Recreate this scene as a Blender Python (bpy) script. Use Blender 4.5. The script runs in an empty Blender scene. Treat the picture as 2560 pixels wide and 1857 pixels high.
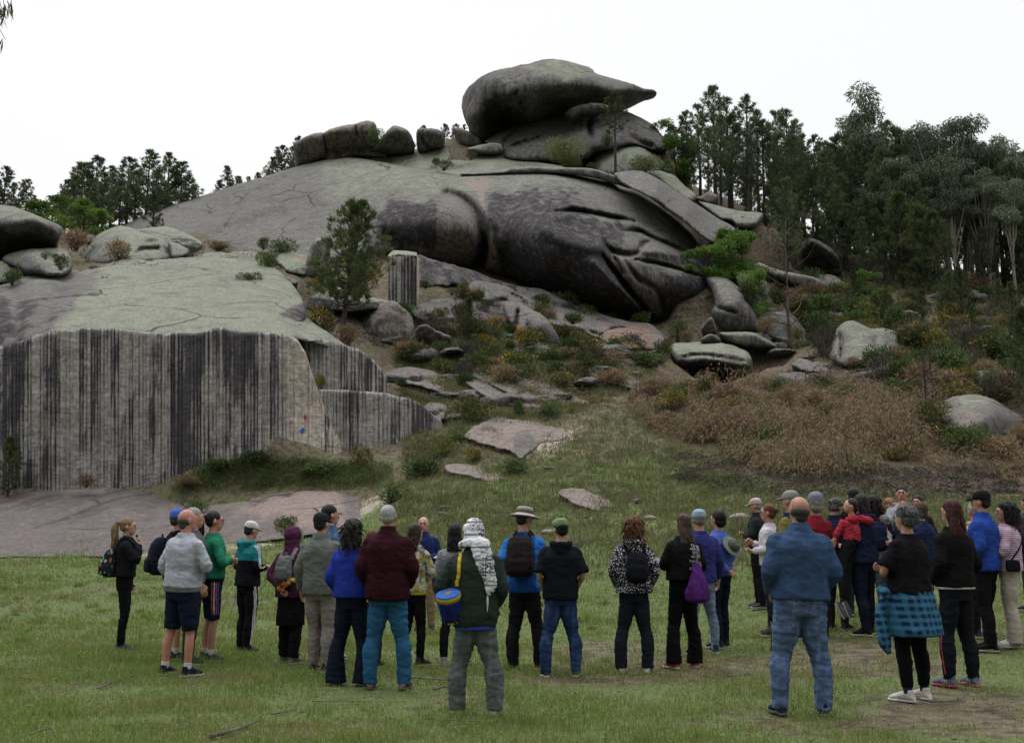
import bpy, bmesh, math, random
import numpy as np
from mathutils import Vector, Matrix
from mathutils.bvhtree import BVHTree
from mathutils.geometry import delaunay_2d_cdt

SC = bpy.context.scene
COL = SC.collection
PI = math.pi
F = 2822.0            # focal length in photograph pixels (2560 wide)
CAMZ = 1.52
PITCH = math.atan(400.0 / F)
cam_d = bpy.data.cameras.new('camera'); cam = bpy.data.objects.new('camera', cam_d); COL.objects.link(cam)
cam_d.sensor_width = 36.0; cam_d.lens = 36.0 * F / 2560.0
cam_d.clip_start = 0.1; cam_d.clip_end = 8000
cam.location = (0, 0, CAMZ); cam.rotation_euler = (PI / 2 + PITCH, 0, 0)
SC.camera = cam
world = bpy.data.worlds.new('World'); SC.world = world; world.use_nodes = True
nt = world.node_tree; nt.nodes.clear()
SUN_EL, SUN_AZ = math.radians(62), math.radians(-35)
sky = nt.nodes.new('ShaderNodeTexSky'); sky.sky_type = 'NISHITA'; sky.sun_disc = False
sky.sun_elevation = SUN_EL; sky.sun_rotation = SUN_AZ; sky.dust_density = 6.0; sky.air_density = 1.0
bg1 = nt.nodes.new('ShaderNodeBackground'); bg1.inputs[1].default_value = 0.12
tc = nt.nodes.new('ShaderNodeTexCoord'); sep = nt.nodes.new('ShaderNodeSeparateXYZ')
nz = nt.nodes.new('ShaderNodeTexNoise'); nz.inputs['Scale'].default_value = 1.6; nz.inputs['Detail'].default_value = 3
rmp = nt.nodes.new('ShaderNodeValToRGB')
rmp.color_ramp.elements[0].position = 0.30; rmp.color_ramp.elements[0].color = (0.94, 0.94, 0.965, 1)
rmp.color_ramp.elements[1].position = 0.60; rmp.color_ramp.elements[1].color = (1.0, 1.0, 1.0, 1)
zm = nt.nodes.new('ShaderNodeMapRange'); zm.inputs['From Min'].default_value = 0.45; zm.inputs['From Max'].default_value = 1.0
zm.inputs['To Min'].default_value = 0.735; zm.inputs['To Max'].default_value = 1.95
bk = nt.nodes.new('ShaderNodeMapRange'); bk.interpolation_type = 'SMOOTHSTEP'; bk.inputs['From Min'].default_value = -0.25; bk.inputs['From Max'].default_value = 0.30; bk.inputs['To Min'].default_value = 0.38; bk.inputs['To Max'].default_value = 1.0
mu = nt.nodes.new('ShaderNodeMath'); mu.operation = 'MULTIPLY'; ad = nt.nodes.new('ShaderNodeMath'); ad.operation = 'ADD'
bg2 = nt.nodes.new('ShaderNodeBackground'); mx = nt.nodes.new('ShaderNodeMixShader'); mx.inputs[0].default_value = 0.93
out = nt.nodes.new('ShaderNodeOutputWorld')
L = nt.links.new
L(sky.outputs[0], bg1.inputs[0]); L(tc.outputs['Generated'], sep.inputs[0]); L(tc.outputs['Generated'], nz.inputs['Vector'])
L(nz.outputs['Fac'], rmp.inputs[0]); L(rmp.outputs[0], bg2.inputs[0]); L(sep.outputs['Z'], zm.inputs[0]); L(zm.outputs[0], mu.inputs[0]); L(sep.outputs['Y'], ad.inputs[0]); L(sep.outputs['Z'], bk.inputs[0]); L(ad.outputs[0], bk.inputs[0]); L(bk.outputs[0], mu.inputs[1]); L(mu.outputs[0], bg2.inputs[1])
zh = nt.nodes.new('ShaderNodeMath'); zh.operation = 'MULTIPLY'; zh.inputs[1].default_value = 0.9; L(sep.outputs['Z'], zh.inputs[0]); L(zh.outputs[0], ad.inputs[1])
L(bg1.outputs[0], mx.inputs[1]); L(bg2.outputs[0], mx.inputs[2]); L(mx.outputs[0], out.inputs[0])
sun_d = bpy.data.lights.new('sun', 'SUN'); sun_d.energy = 0.75; sun_d.angle = math.radians(18); sun_d.color = (1.0, 0.97, 0.93)
sun = bpy.data.objects.new('sun', sun_d); COL.objects.link(sun); sun.location = (0, 0, 60)
sd = Vector((math.sin(SUN_AZ) * math.cos(SUN_EL), math.cos(SUN_AZ) * math.cos(SUN_EL), math.sin(SUN_EL)))   # high, from beyond the hill at left
sun.rotation_euler = sd.to_track_quat('Z', 'Y').to_euler()
SC.view_settings.view_transform = 'Standard'; SC.view_settings.look = 'None'
SC.view_settings.exposure = 0.46; SC.view_settings.gamma = 1.0
SC.cycles.max_bounces = 5; SC.cycles.diffuse_bounces = 3; SC.cycles.transparent_max_bounces = 4

CT, ST = math.cos(PITCH), math.sin(PITCH)
def unproj(u, v, d):
    """photograph pixels (2560 wide) at forward distance d -> world points"""
    u = np.asarray(u, float); v = np.asarray(v, float); d = np.asarray(d, float)
    x = (u - 1280.0) / F; y = (928.5 - v) / F
    fy = CT - ST * y; fz = ST + CT * y
    k = d / fy
    return np.stack([x * k, d + 0 * x, CAMZ + fz * k], -1)
def project(P):
    x, y, z = P[..., 0], P[..., 1], P[..., 2] - CAMZ
    fw = y * CT + z * ST; up = -y * ST + z * CT
    return 1280 + F * x / fw, 928.5 - F * up / fw
PAN = {'P1': (0, 100, 2.6372), 'P2': (700, 100, 2.6372), 'P3': (1150, 100, 2.6372), 'P4': (1700, 180, 2.6372),
       'P5': (0, 680, 2.6372), 'P6': (700, 600, 2.6372), 'P7': (1150, 600, 2.6372), 'P8': (1700, 700, 2.6372),
       'D': (0, 0, 0.88594), 'S': (0, 0, 1.0)}
def pp(pan, pts):
    a, b, s = PAN[pan]
    return [(a + p[0] / s, b + p[1] / s) + tuple(p[2:]) for p in pts]

def _h(i, j, k, seed):
    n = (i * 374761393 + j * 668265263 + k * 2147483647 + seed * 1274126177) & 0xFFFFFFFF
    n = ((n ^ (n >> 13)) * 1274126177) & 0xFFFFFFFF
    n = n ^ (n >> 16)
    return (n & 0xFFFF) / 65535.0
def vn(P, s, seed=0):
    Q = np.asarray(P, float) * s + 1000.0
    I = np.floor(Q).astype(np.int64); f = Q - I; f = f * f * (3 - 2 * f)
    r = 0
    for a in (0, 1):
        for b in (0, 1):
            for c in (0, 1):
                w = (f[:, 0] if a else 1 - f[:, 0]) * (f[:, 1] if b else 1 - f[:, 1]) * (f[:, 2] if c else 1 - f[:, 2])
                r = r + w * _h(I[:, 0] + a, I[:, 1] + b, I[:, 2] + c, seed)
    return r
def fbm(P, s, seed=0, octv=4, rough=0.5):
    r = 0; a = 1; t = 0
    for o in range(octv):
        r = r + a * (vn(P, s * 2 ** o, seed + o * 17) * 2 - 1); t += a; a *= rough
    return r / t

class TPS:
    def __init__(s, X, y, lam=1e-3):
        X = np.asarray(X, float); y = np.asarray(y, float)
        s.m = X.mean(0); s.sc = max(X.std(), 1e-9); s.X = (X - s.m) / s.sc
        n = len(X); K = s.phi(s.X, s.X) + lam * np.eye(n); P = np.hstack([np.ones((n, 1)), s.X])
        A = np.zeros((n + 3, n + 3)); A[:n, :n] = K; A[:n, n:] = P; A[n:, :n] = P.T
        s.c = np.linalg.lstsq(A, np.concatenate([y, np.zeros(3)]), rcond=None)[0]
    def phi(s, A, B):
        r2 = ((A[:, None, :] - B[None, :, :]) ** 2).sum(-1)
        return 0.5 * r2 * np.log(r2 + 1e-9)
    def __call__(s, Q):
        Q = (np.asarray(Q, float) - s.m) / s.sc; outv = np.empty(len(Q)); n = len(s.X)
        for i in range(0, len(Q), 20000):
            q = Q[i:i + 20000]
            outv[i:i + 20000] = s.phi(q, s.X) @ s.c[:n] + s.c[n] + q @ s.c[n + 1:]
        return outv

def seg_dist(P, A, B):
    """distance of points P to polyline segments A->B"""
    best = np.full(len(P), 1e18)
    for a, b in zip(A, B):
        ab = b - a; t = np.clip(((P - a) @ ab) / max(ab @ ab, 1e-12), 0, 1)
        d = ((P - a - t[:, None] * ab) ** 2).sum(1)
        np.minimum(best, d, out=best)
    return np.sqrt(best)
def line_dist(P, line):
    Lp = np.array([q[:2] for q in line], float)
    return seg_dist(P, Lp[:-1], Lp[1:])
def inside(P, poly):
    poly = np.asarray(poly); x, y = P[:, 0], P[:, 1]; r = np.zeros(len(P), bool); n = len(poly)
    for i in range(n):
        x1, y1 = poly[i]; x2, y2 = poly[(i + 1) % n]
        if y1 == y2: continue
        c = ((y1 > y) != (y2 > y)) & (x < (x2 - x1) * (y - y1) / (y2 - y1) + x1)
        r ^= c
    return r
def smooth_closed(pts, step):
    P = np.array([p[:2] for p in pts], float); n = len(P); outp = []
    for i in range(n):
        p0, p1, p2, p3 = P[i - 1], P[i], P[(i + 1) % n], P[(i + 2) % n]
        m = max(2, int(np.linalg.norm(p2 - p1) / step) + 1)
        for k in range(m):
            t = k / m
            outp.append(0.5 * ((2 * p1) + (-p0 + p2) * t + (2 * p0 - 5 * p1 + 4 * p2 - p3) * t * t + (-p0 + 3 * p1 - 3 * p2 + p3) * t ** 3))
    return np.array(outp)
def smooth_open(pts, n=8):
    P = np.array(pts, float); P = np.vstack([2 * P[0] - P[1], P, 2 * P[-1] - P[-2]]); o = []
    for i in range(1, len(P) - 2):
        p0, p1, p2, p3 = P[i - 1:i + 3]
        for k in range(n):
            t = k / n
            o.append(0.5 * ((2 * p1) + (-p0 + p2) * t + (2 * p0 - 5 * p1 + 4 * p2 - p3) * t * t + (-p0 + 3 * p1 - 3 * p2 + p3) * t ** 3))
    o.append(P[-2]); return np.array(o)

def tag(o, label=None, cat=None, group=None, kind=None):
    if label: o['label'] = label
    if cat: o['category'] = cat
    if group: o['group'] = group
    if kind: o['kind'] = kind
    return o
def empty(name, loc=(0, 0, 0), rz=0.0, label=None, cat=None, group=None):
    o = bpy.data.objects.new(name, None); COL.objects.link(o); o.location = loc; o.rotation_euler = (0, 0, rz)
    o.empty_display_size = 0.2
    return tag(o, label, cat, group)
def mesh_np(name, V, Fc, mat=None, attrs=None, smooth=True, fmat=None):
    """V (n,3), Fc (m,3|4) int array or list of arrays"""
    me = bpy.data.meshes.new(name)
    V = np.asarray(V, np.float32)
    if isinstance(Fc, np.ndarray): groups = [Fc]
    else: groups = [np.asarray(g, np.int32) for g in Fc if len(g)]
    nl = sum(g.size for g in groups); nf = sum(len(g) for g in groups)
    me.vertices.add(len(V)); me.vertices.foreach_set('co', V.ravel())
    me.loops.add(nl); me.polygons.add(nf)
    me.loops.foreach_set('vertex_index', np.concatenate([g.ravel() for g in groups]).astype(np.int32))
    tot = np.concatenate([np.full(len(g), g.shape[1]) for g in groups]).astype(np.int32)
    st = np.concatenate([[0], np.cumsum(tot)[:-1]]).astype(np.int32)
    me.polygons.foreach_set('loop_start', st)
    me.polygons.foreach_set('use_smooth', np.full(nf, smooth))
    if mat is not None:
        for m in (mat if isinstance(mat, (list, tuple)) else [mat]): me.materials.append(m)
    if fmat is not None: me.polygons.foreach_set('material_index', np.asarray(fmat, np.int32))
    me.update(calc_edges=True)
    for k, a in (attrs or {}).items():
        a = np.asarray(a, np.float32)
        if a.ndim == 1:
            t = me.attributes.new(k, 'FLOAT', 'POINT'); t.data.foreach_set('value', a)
        else:
            t = me.attributes.new(k, 'FLOAT_COLOR', 'POINT'); t.data.foreach_set('color', a.ravel())
    return me
def link(name, me, parent=None, loc=None):
    o = bpy.data.objects.new(name, me); COL.objects.link(o)
    if parent is not None: o.parent = parent
    if loc is not None: o.location = loc
    return o
def copy_tree(o, parent=None):
    c = o.copy(); COL.objects.link(c); c.parent = parent
    for ch in list(o.children): copy_tree(ch, c)
    return c

class NG:
    def __init__(s, name):
        s.m = bpy.data.materials.new(name); s.m.use_nodes = True; s.t = s.m.node_tree; s.t.nodes.clear()
        s.out = s.t.nodes.new('ShaderNodeOutputMaterial'); s.b = s.t.nodes.new('ShaderNodeBsdfPrincipled')
        s.t.links.new(s.b.outputs[0], s.out.inputs[0]); s.b.inputs['Roughness'].default_value = 0.9
        s.b.inputs['Specular IOR Level'].default_value = 0.25
        s.geo = None
    def n(s, t, **k):
        x = s.t.nodes.new(t)
        for a, v in k.items(): setattr(x, a, v)
        return x
    def put(s, v, sock):
        if isinstance(v, bpy.types.NodeSocket): s.t.links.new(v, sock)
        elif isinstance(v, tuple) and len(v) == 3 and sock.type == 'RGBA': sock.default_value = (*v, 1)
        else: sock.default_value = v
    def pos(s):
        if s.geo is None: s.geo = s.n('ShaderNodeNewGeometry')
        return s.geo.outputs['Position']
    def obj(s): return s.n('ShaderNodeTexCoord').outputs['Object']
    def mapping(s, vec, scale=(1, 1, 1), rot=(0, 0, 0), loc=(0, 0, 0)):
        m = s.n('ShaderNodeMapping'); s.put(vec, m.inputs['Vector'])
        m.inputs['Scale'].default_value = scale; m.inputs['Rotation'].default_value = rot; m.inputs['Location'].default_value = loc
        return m.outputs[0]
    def noise(s, vec, scale, detail=4, rough=0.55, dist=0.0):
        m = s.n('ShaderNodeTexNoise'); s.put(vec, m.inputs['Vector']); m.inputs['Scale'].default_value = scale
        m.inputs['Detail'].default_value = detail; m.inputs['Roughness'].default_value = rough; m.inputs['Distortion'].default_value = dist
        return m.outputs['Fac']
    def vor(s, vec, scale, feat='F1', outp='Distance'):
        m = s.n('ShaderNodeTexVoronoi'); m.feature = feat; s.put(vec, m.inputs['Vector']); m.inputs['Scale'].default_value = scale
        return m.outputs[outp]
    def math(s, op, a, b=0.0, clamp=False):
        m = s.n('ShaderNodeMath', operation=op); m.use_clamp = clamp; s.put(a, m.inputs[0]); s.put(b, m.inputs[1]); return m.outputs[0]
    def rng(s, v, a, b, c=0.0, d=1.0, smooth=True):
        m = s.n('ShaderNodeMapRange'); m.interpolation_type = 'SMOOTHSTEP' if smooth else 'LINEAR'
        s.put(v, m.inputs[0])
        for i, q in enumerate((a, b, c, d)): m.inputs[i + 1].default_value = q
        return m.outputs[0]
    def mix(s, f, a, b, mode='MIX'):
        m = s.n('ShaderNodeMix', data_type='RGBA', blend_type=mode); s.put(f, m.inputs[0]); s.put(a, m.inputs[6]); s.put(b, m.inputs[7]); return m.outputs[2]
    def attr(s, name):
        m = s.n('ShaderNodeAttribute'); m.attribute_name = name; return m
    def sepc(s, c):
        m = s.n('ShaderNodeSeparateColor'); s.put(c, m.inputs[0]); return m.outputs
    def bump(s, h, strength=0.3, dist=0.05, prev=None):
        m = s.n('ShaderNodeBump'); m.inputs['Strength'].default_value = strength; m.inputs['Distance'].default_value = dist
        s.put(h, m.inputs['Height'])
        if prev is not None: s.put(prev, m.inputs['Normal'])
        return m.outputs[0]
    def done(s, col, normal=None, rough=None):
        s.put(col, s.b.inputs['Base Color'])
        if normal is not None: s.put(normal, s.b.inputs['Normal'])
        if rough is not None: s.put(rough, s.b.inputs['Roughness'])
        return s.m

def rock_mat(name, streak_rot=(0, 0, 0), streak_scale=(2.0, 2.0, 0.16), spots=0.5, base=(0.074, 0.070, 0.068), light=(0.185, 0.178, 0.170), fine=1.0):
    g = NG(name); P = g.pos()
    mk = g.attr('mask'); r, gg, b = g.sepc(mk.outputs['Color'])[:3]
    al = mk.outputs['Alpha']
    sv = g.mapping(g.mapping(P, (1, 1, 1), streak_rot) if any(streak_rot) else P, streak_scale)
    s1 = g.noise(sv, 1.0, 7, 0.6, 0.4); s2 = g.noise(P, 0.55, 6, 0.6); s3 = g.noise(P, 9.0, 6, 0.65); s4 = g.noise(P, 40.0, 3, 0.6)
    col = g.mix(g.rng(s3, 0.3, 0.72), base, light)
    col = g.mix(g.rng(s2, 0.35, 0.7, 0, 0.55), col, (0.125, 0.112, 0.105))
    gf = g.math('ADD', gg, g.math('MULTIPLY', g.math('SUBTRACT', g.noise(P, 1.7, 8, 0.68), 0.5), 1.1))
    col = g.mix(g.rng(gf, 0.32, 0.78), col, g.mix(g.rng(s3, 0.3, 0.7), (0.145, 0.160, 0.118), (0.275, 0.295, 0.225)))
    wf = g.math('ADD', b, g.math('MULTIPLY', g.math('SUBTRACT', s1, 0.5), 0.9))
    col = g.mix(g.rng(wf, 0.3, 0.8), col, g.mix(g.rng(s3, 0.3, 0.7), (0.165, 0.122, 0.108), (0.30, 0.238, 0.212)))
    of = g.math('ADD', g.math('SUBTRACT', al, 1.0), g.math('MULTIPLY', g.math('SUBTRACT', g.noise(P, 1.2, 5), 0.5), 0.8))
    col = g.mix(g.rng(of, 0.3, 0.7, 0, 0.85), col, (0.30, 0.13, 0.045))
    sf = g.math('ADD', r, g.math('MULTIPLY', g.math('SUBTRACT', s1, 0.5), 1.25))
    sf = g.math('ADD', sf, g.math('MULTIPLY', g.math('SUBTRACT', s3, 0.5), 0.35))
    col = g.mix(g.rng(sf, 0.42, 0.76, 0, 0.95), col, g.mix(g.rng(s3, 0.35, 0.7), (0.015, 0.012, 0.016), (0.038, 0.033, 0.040)))
    vd = g.vor(P, 3.2); vr = g.sepc(g.vor(P, 3.2, outp='Color'))[0]
    lim = g.math('MULTIPLY', g.math('SUBTRACT', vr, 1.0 - 0.42 * spots), 0.9, clamp=True)
    dist = g.math('ADD', vd, g.math('MULTIPLY', g.math('SUBTRACT', s4, 0.5), 0.25))
    sp = g.math('LESS_THAN', dist, lim)
    pt = g.rng(g.noise(P, 0.35, 3), 0.48, 0.62)
    col = g.mix(g.math('MULTIPLY', g.math('MULTIPLY', sp, pt), 0.6), col, (0.34, 0.35, 0.32))
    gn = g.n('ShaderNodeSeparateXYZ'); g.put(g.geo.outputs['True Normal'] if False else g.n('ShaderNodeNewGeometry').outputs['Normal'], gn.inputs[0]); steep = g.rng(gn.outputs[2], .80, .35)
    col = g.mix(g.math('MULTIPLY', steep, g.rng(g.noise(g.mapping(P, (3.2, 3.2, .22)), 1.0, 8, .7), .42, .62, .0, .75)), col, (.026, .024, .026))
    col = g.mix(g.rng(g.noise(P, .7, 9, .68), .50, .66, 0, .35), col, (.055, .055, .05))
    col = g.mix(g.rng(g.noise(P, 3.1, 9, .75), .50, .66, 0, .35), col, (.27, .265, .24))
    cv = g.n('ShaderNodeVectorMath', operation='ADD'); cn = g.n('ShaderNodeTexNoise'); g.put(P, cn.inputs['Vector']); cn.inputs['Scale'].default_value = .5; g.put(P, cv.inputs[0]); g.put(cn.outputs['Color'], cv.inputs[1])
    ck = g.vor(g.mapping(cv.outputs[0], (.16, .16, .34), (.3, .5, .2)), 1.0, 'DISTANCE_TO_EDGE'); ckm = g.math('MULTIPLY', g.rng(ck, .012, .003), g.rng(g.noise(P, .3, 3), .46, .54)); col = g.mix(g.math('MULTIPLY', ckm, .8), col, (.02, .018, .018))
    n1 = g.bump(s4, 0.4 * fine, 0.03); n2 = g.bump(s3, 0.7 * fine, 0.09, n1); n3 = g.bump(g.noise(P, 1.6, 8, 0.6), 0.4 * fine, 0.35, n2)
    return g.done(col, n3, 0.92)
M_ROCK = rock_mat('granite weathered')
M_ROCK_SPOT = rock_mat('granite with lichen spots', spots=1.5)
M_SLAB = rock_mat('granite sloping slab', streak_rot=(0, 0, math.radians(-68)), streak_scale=(0.10, 1.1, 0.4), spots=0.1, base=(0.095, 0.080, 0.080), light=(0.17, 0.146, 0.142))

GROUND_PTS = []
def rock(name, label, pan, poly, ctrl, R=26, E=1.0, T=3.0, step=6.0, creases=(), masks=(), mat=None, amp=0.12, nsc=0.35,
         group=None, parent=None, cat='boulder', conform='low', base_mask=(0.15, 0.15, 0.0, 0.0), jag=1.2, nzgreen=0.45, smooth_poly=True):
    """closed stone: outline given where it stands, its own distance, thickness and relief"""
    pl = pp(pan, poly)
    B = smooth_closed(pl, step) if smooth_poly else np.array([p[:2] for p in pl])
    ctr = B.mean(0)
    if name == 'rock_sheet': jag = max(jag, 3.2); E *= .45; R *= .6
    seed = abs(hash((name, label))) % 9973 if False else int(abs(ctr[0] * 7 + ctr[1] * 13)) % 9973
    jn = fbm(np.c_[B * 0.06, np.zeros(len(B))], 1.0, seed, 3) * jag * 2
    nv = B - ctr; nv /= np.linalg.norm(nv, axis=1)[:, None] + 1e-9
    B = B + nv * jn[:, None]
    keep = [0]
    for i in range(1, len(B)):
        if np.linalg.norm(B[i] - B[keep[-1]]) > step * 0.35: keep.append(i)
    if np.linalg.norm(B[keep[0]] - B[keep[-1]]) < step * 0.35: keep.pop()
    B = B[keep]
    x0, y0 = B.min(0); x1, y1 = B.max(0)
    gx = np.arange(x0, x1 + step, step); gy = np.arange(y0, y1 + step, step * 0.866)
    GX, GY = np.meshgrid(gx, gy); GX[1::2] += step / 2; G = np.c_[GX.ravel(), GY.ravel()]
    rs = np.random.RandomState(seed); G += rs.uniform(-.18, .18, G.shape) * step
    G = G[inside(G, B)]
    A_, B_ = B, np.roll(B, -1, 0)
    if len(G): G = G[seg_dist(G, A_, B_) > step * 0.55]
    tn = np.roll(B, -1, 0) - np.roll(B, 1, 0); tn = np.c_[tn[:, 1], -tn[:, 0]] / (np.linalg.norm(tn, axis=1)[:, None] + 1e-9)
    for sg in (1, -1):
        I_ = (B + tn * sg * step * .42)[::1]; I_ = I_[inside(I_, B)]; I_ = I_[seg_dist(I_, A_, B_) > step * .3]
        if len(I_) and len(G): dd_ = ((I_[:, None] - G[None]) ** 2).sum(-1).min(1) if len(I_) * len(G) < 4e7 else np.full(len(I_), 9e9); I_ = I_[dd_ > (step * .3) ** 2]
        G = np.vstack([G, I_])
    pts = np.vstack([B, G]); nb = len(B)
    vs, es, fs, *_ = delaunay_2d_cdt([Vector(p) for p in pts], [], [list(range(nb))], 1, 1e-5, False)
    Q = np.array([tuple(v) for v in vs]); tri = np.array([f for f in fs if len(f) == 3], np.int32)
    s = seg_dist(Q, A_, B_); s[s < 1e-3] = 0
    ct = [(*pp(pan if len(c) < 4 else c[3], [c[:2]])[0], c[2]) for c in ctrl]
    if len(ct) >= 5:
        ct = np.array(ct); dep = TPS(ct[:, :2], ct[:, 2], 1e-3)(Q)
        dep = np.clip(dep, ct[:, 2].min() - 1.0, ct[:, 2].max() + 1.0)
    elif len(ct) >= 3:
        ct = np.array(ct); m0 = ct[:, :2].mean(0); X = ct[:, :2] - m0; X = np.c_[X / 40.0, np.ones(len(X))]
        cf = np.linalg.solve(X.T @ X + np.diag([.05, .05, 0]), X.T @ ct[:, 2])
        dep = np.clip(np.c_[(Q - m0) / 40.0, np.ones(len(Q))] @ cf, ct[:, 2].min() - .5, ct[:, 2].max() + .5)
    else: dep = np.full(len(Q), float(ct[0][2]))
    g = np.clip(s / R, 0, 1); prof = np.sqrt(1 - (1 - g) ** 2)
    front = dep + E * (1 - prof)
    wq = np.c_[fbm(np.c_[Q * .022, 0 * s], 1, seed + 31, 4), fbm(np.c_[Q * .022, 0 * s + 9], 1, seed + 37, 4)]
    for cr in creases:
        cpan, line, w, dp = cr[:4]
        lp = smooth_open(pp(cpan, line), 6)[:, :2]; dl = line_dist(Q, lp) / (w * 1.1 / PAN[cpan][2]); le = np.linalg.norm(np.diff(lp, axis=0), axis=1).sum()
        en = np.minimum(np.linalg.norm(Q - lp[0], axis=1), np.linalg.norm(Q - lp[-1], axis=1)); tp = np.clip(en / (.2 * le), .3, 1) * (1 + .5 * wq[:, 0]) if w < 24 else 1.0
        front += dp * 1.05 * tp * np.exp(-dl * dl / (tp ** 1.2 + .05))
    P0 = unproj(Q[:, 0], Q[:, 1], front)
    edge = np.clip(s / (R * 0.7 + 1e-6), 0, 1)
    front = front + (fbm(P0, nsc, seed, 5, 0.55) * amp * 2.0 + fbm(P0, nsc * 5, seed + 5, 3) * amp * 0.25) * (0.25 + 0.75 * edge)
    isb = s == 0; tri = tri[~isb[tri].all(1)]
    front[isb] = (dep + E)[isb]
    back = dep + E + (T + fbm(P0, 0.3, seed + 9, 3) * T * 0.2) * prof
    Pf = unproj(Q[:, 0], Q[:, 1], front); Pb = unproj(Q[:, 0], Q[:, 1], back)
    if conform: Pb[:, 2] -= 0.55 * (1 - np.exp(-s / 3.0))
    n = len(Q); idx = np.arange(n); bidx = idx.copy(); inn = np.where(~isb)[0]; bidx[inn] = n + np.arange(len(inn))
    a, b, c = Pf[tri[:, 0]], Pf[tri[:, 1]], Pf[tri[:, 2]]
    nrm = np.cross(b - a, c - a); flip = ((nrm * (a + b + c - 3 * np.array([0, 0, CAMZ]))).sum(1) > 0); tri[flip] = tri[flip][:, ::-1]
    trib = bidx[tri][:, ::-1]
    V = np.vstack([Pf, Pb[inn]])
    vnrm = np.zeros_like(Pf); fn = np.cross(Pf[tri[:, 1]] - Pf[tri[:, 0]], Pf[tri[:, 2]] - Pf[tri[:, 0]])
    for k in range(3): np.add.at(vnrm, tri[:, k], fn)
    vnrm /= np.linalg.norm(vnrm, axis=1)[:, None] + 1e-9
    Mk = np.tile(np.array(base_mask, float), (n, 1))
    Mk[:, 1] += nzgreen * np.clip(vnrm[:, 2] - 0.35, 0, 1)
    for m in masks:
        ch, mp, mpoly, feather, st = m
        pq = np.array([p[:2] for p in pp(mp, mpoly)]); Qm = Q + wq * min(36, 3 + feather * .4); i_ = inside(Qm, pq)
        sd_ = seg_dist(Qm, pq, np.roll(pq, -1, 0)); sd_ = np.where(i_, sd_, -sd_)
        fth = feather / PAN[mp][2]
        w = np.clip(sd_ / fth * 0.5 + 0.5, 0, 1); w = w * w * (3 - 2 * w)
        if st >= 0: Mk[:, ch] = Mk[:, ch] * (1 - w) + st * w
        else: Mk[:, ch] *= (1 - w)
    Mk[:, 3] += 1.0
    Mk = np.vstack([Mk, Mk[inn]])
    if conform:
        on = B - np.roll(B, 2, 0); on = np.c_[on[:, 1], -on[:, 0]]
        area = np.sum(B[:, 0] * np.roll(B[:, 1], -1) - np.roll(B[:, 0], -1) * B[:, 1]); on *= np.sign(area)
        on /= np.linalg.norm(on, axis=1)[:, None] + 1e-9
        selb = (on[:, 1] > 0.25) if conform == 'low' else np.ones(len(B), bool)
        db = np.interp(0, [0], [0]); dist2 = ((Q[isb][None] - B[selb][:, None]) ** 2).sum(-1).argmin(1)
        GROUND_PTS.append(Pf[isb][dist2])
    org = V.mean(0); org[2] = V[:, 2].min()
    me = mesh_np(name, V - org, [np.vstack([tri, trib])], mat or M_ROCK, {'mask': Mk})
    o = link(name, me, parent, org if parent is None else tuple(np.array(org) - np.array(parent.location)))
    if parent is None: tag(o, label, cat, group)
    return o
def interp(pts, u):
    pts = np.array(sorted(pts)); return np.interp(u, pts[:, 0], pts[:, 1])
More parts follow.
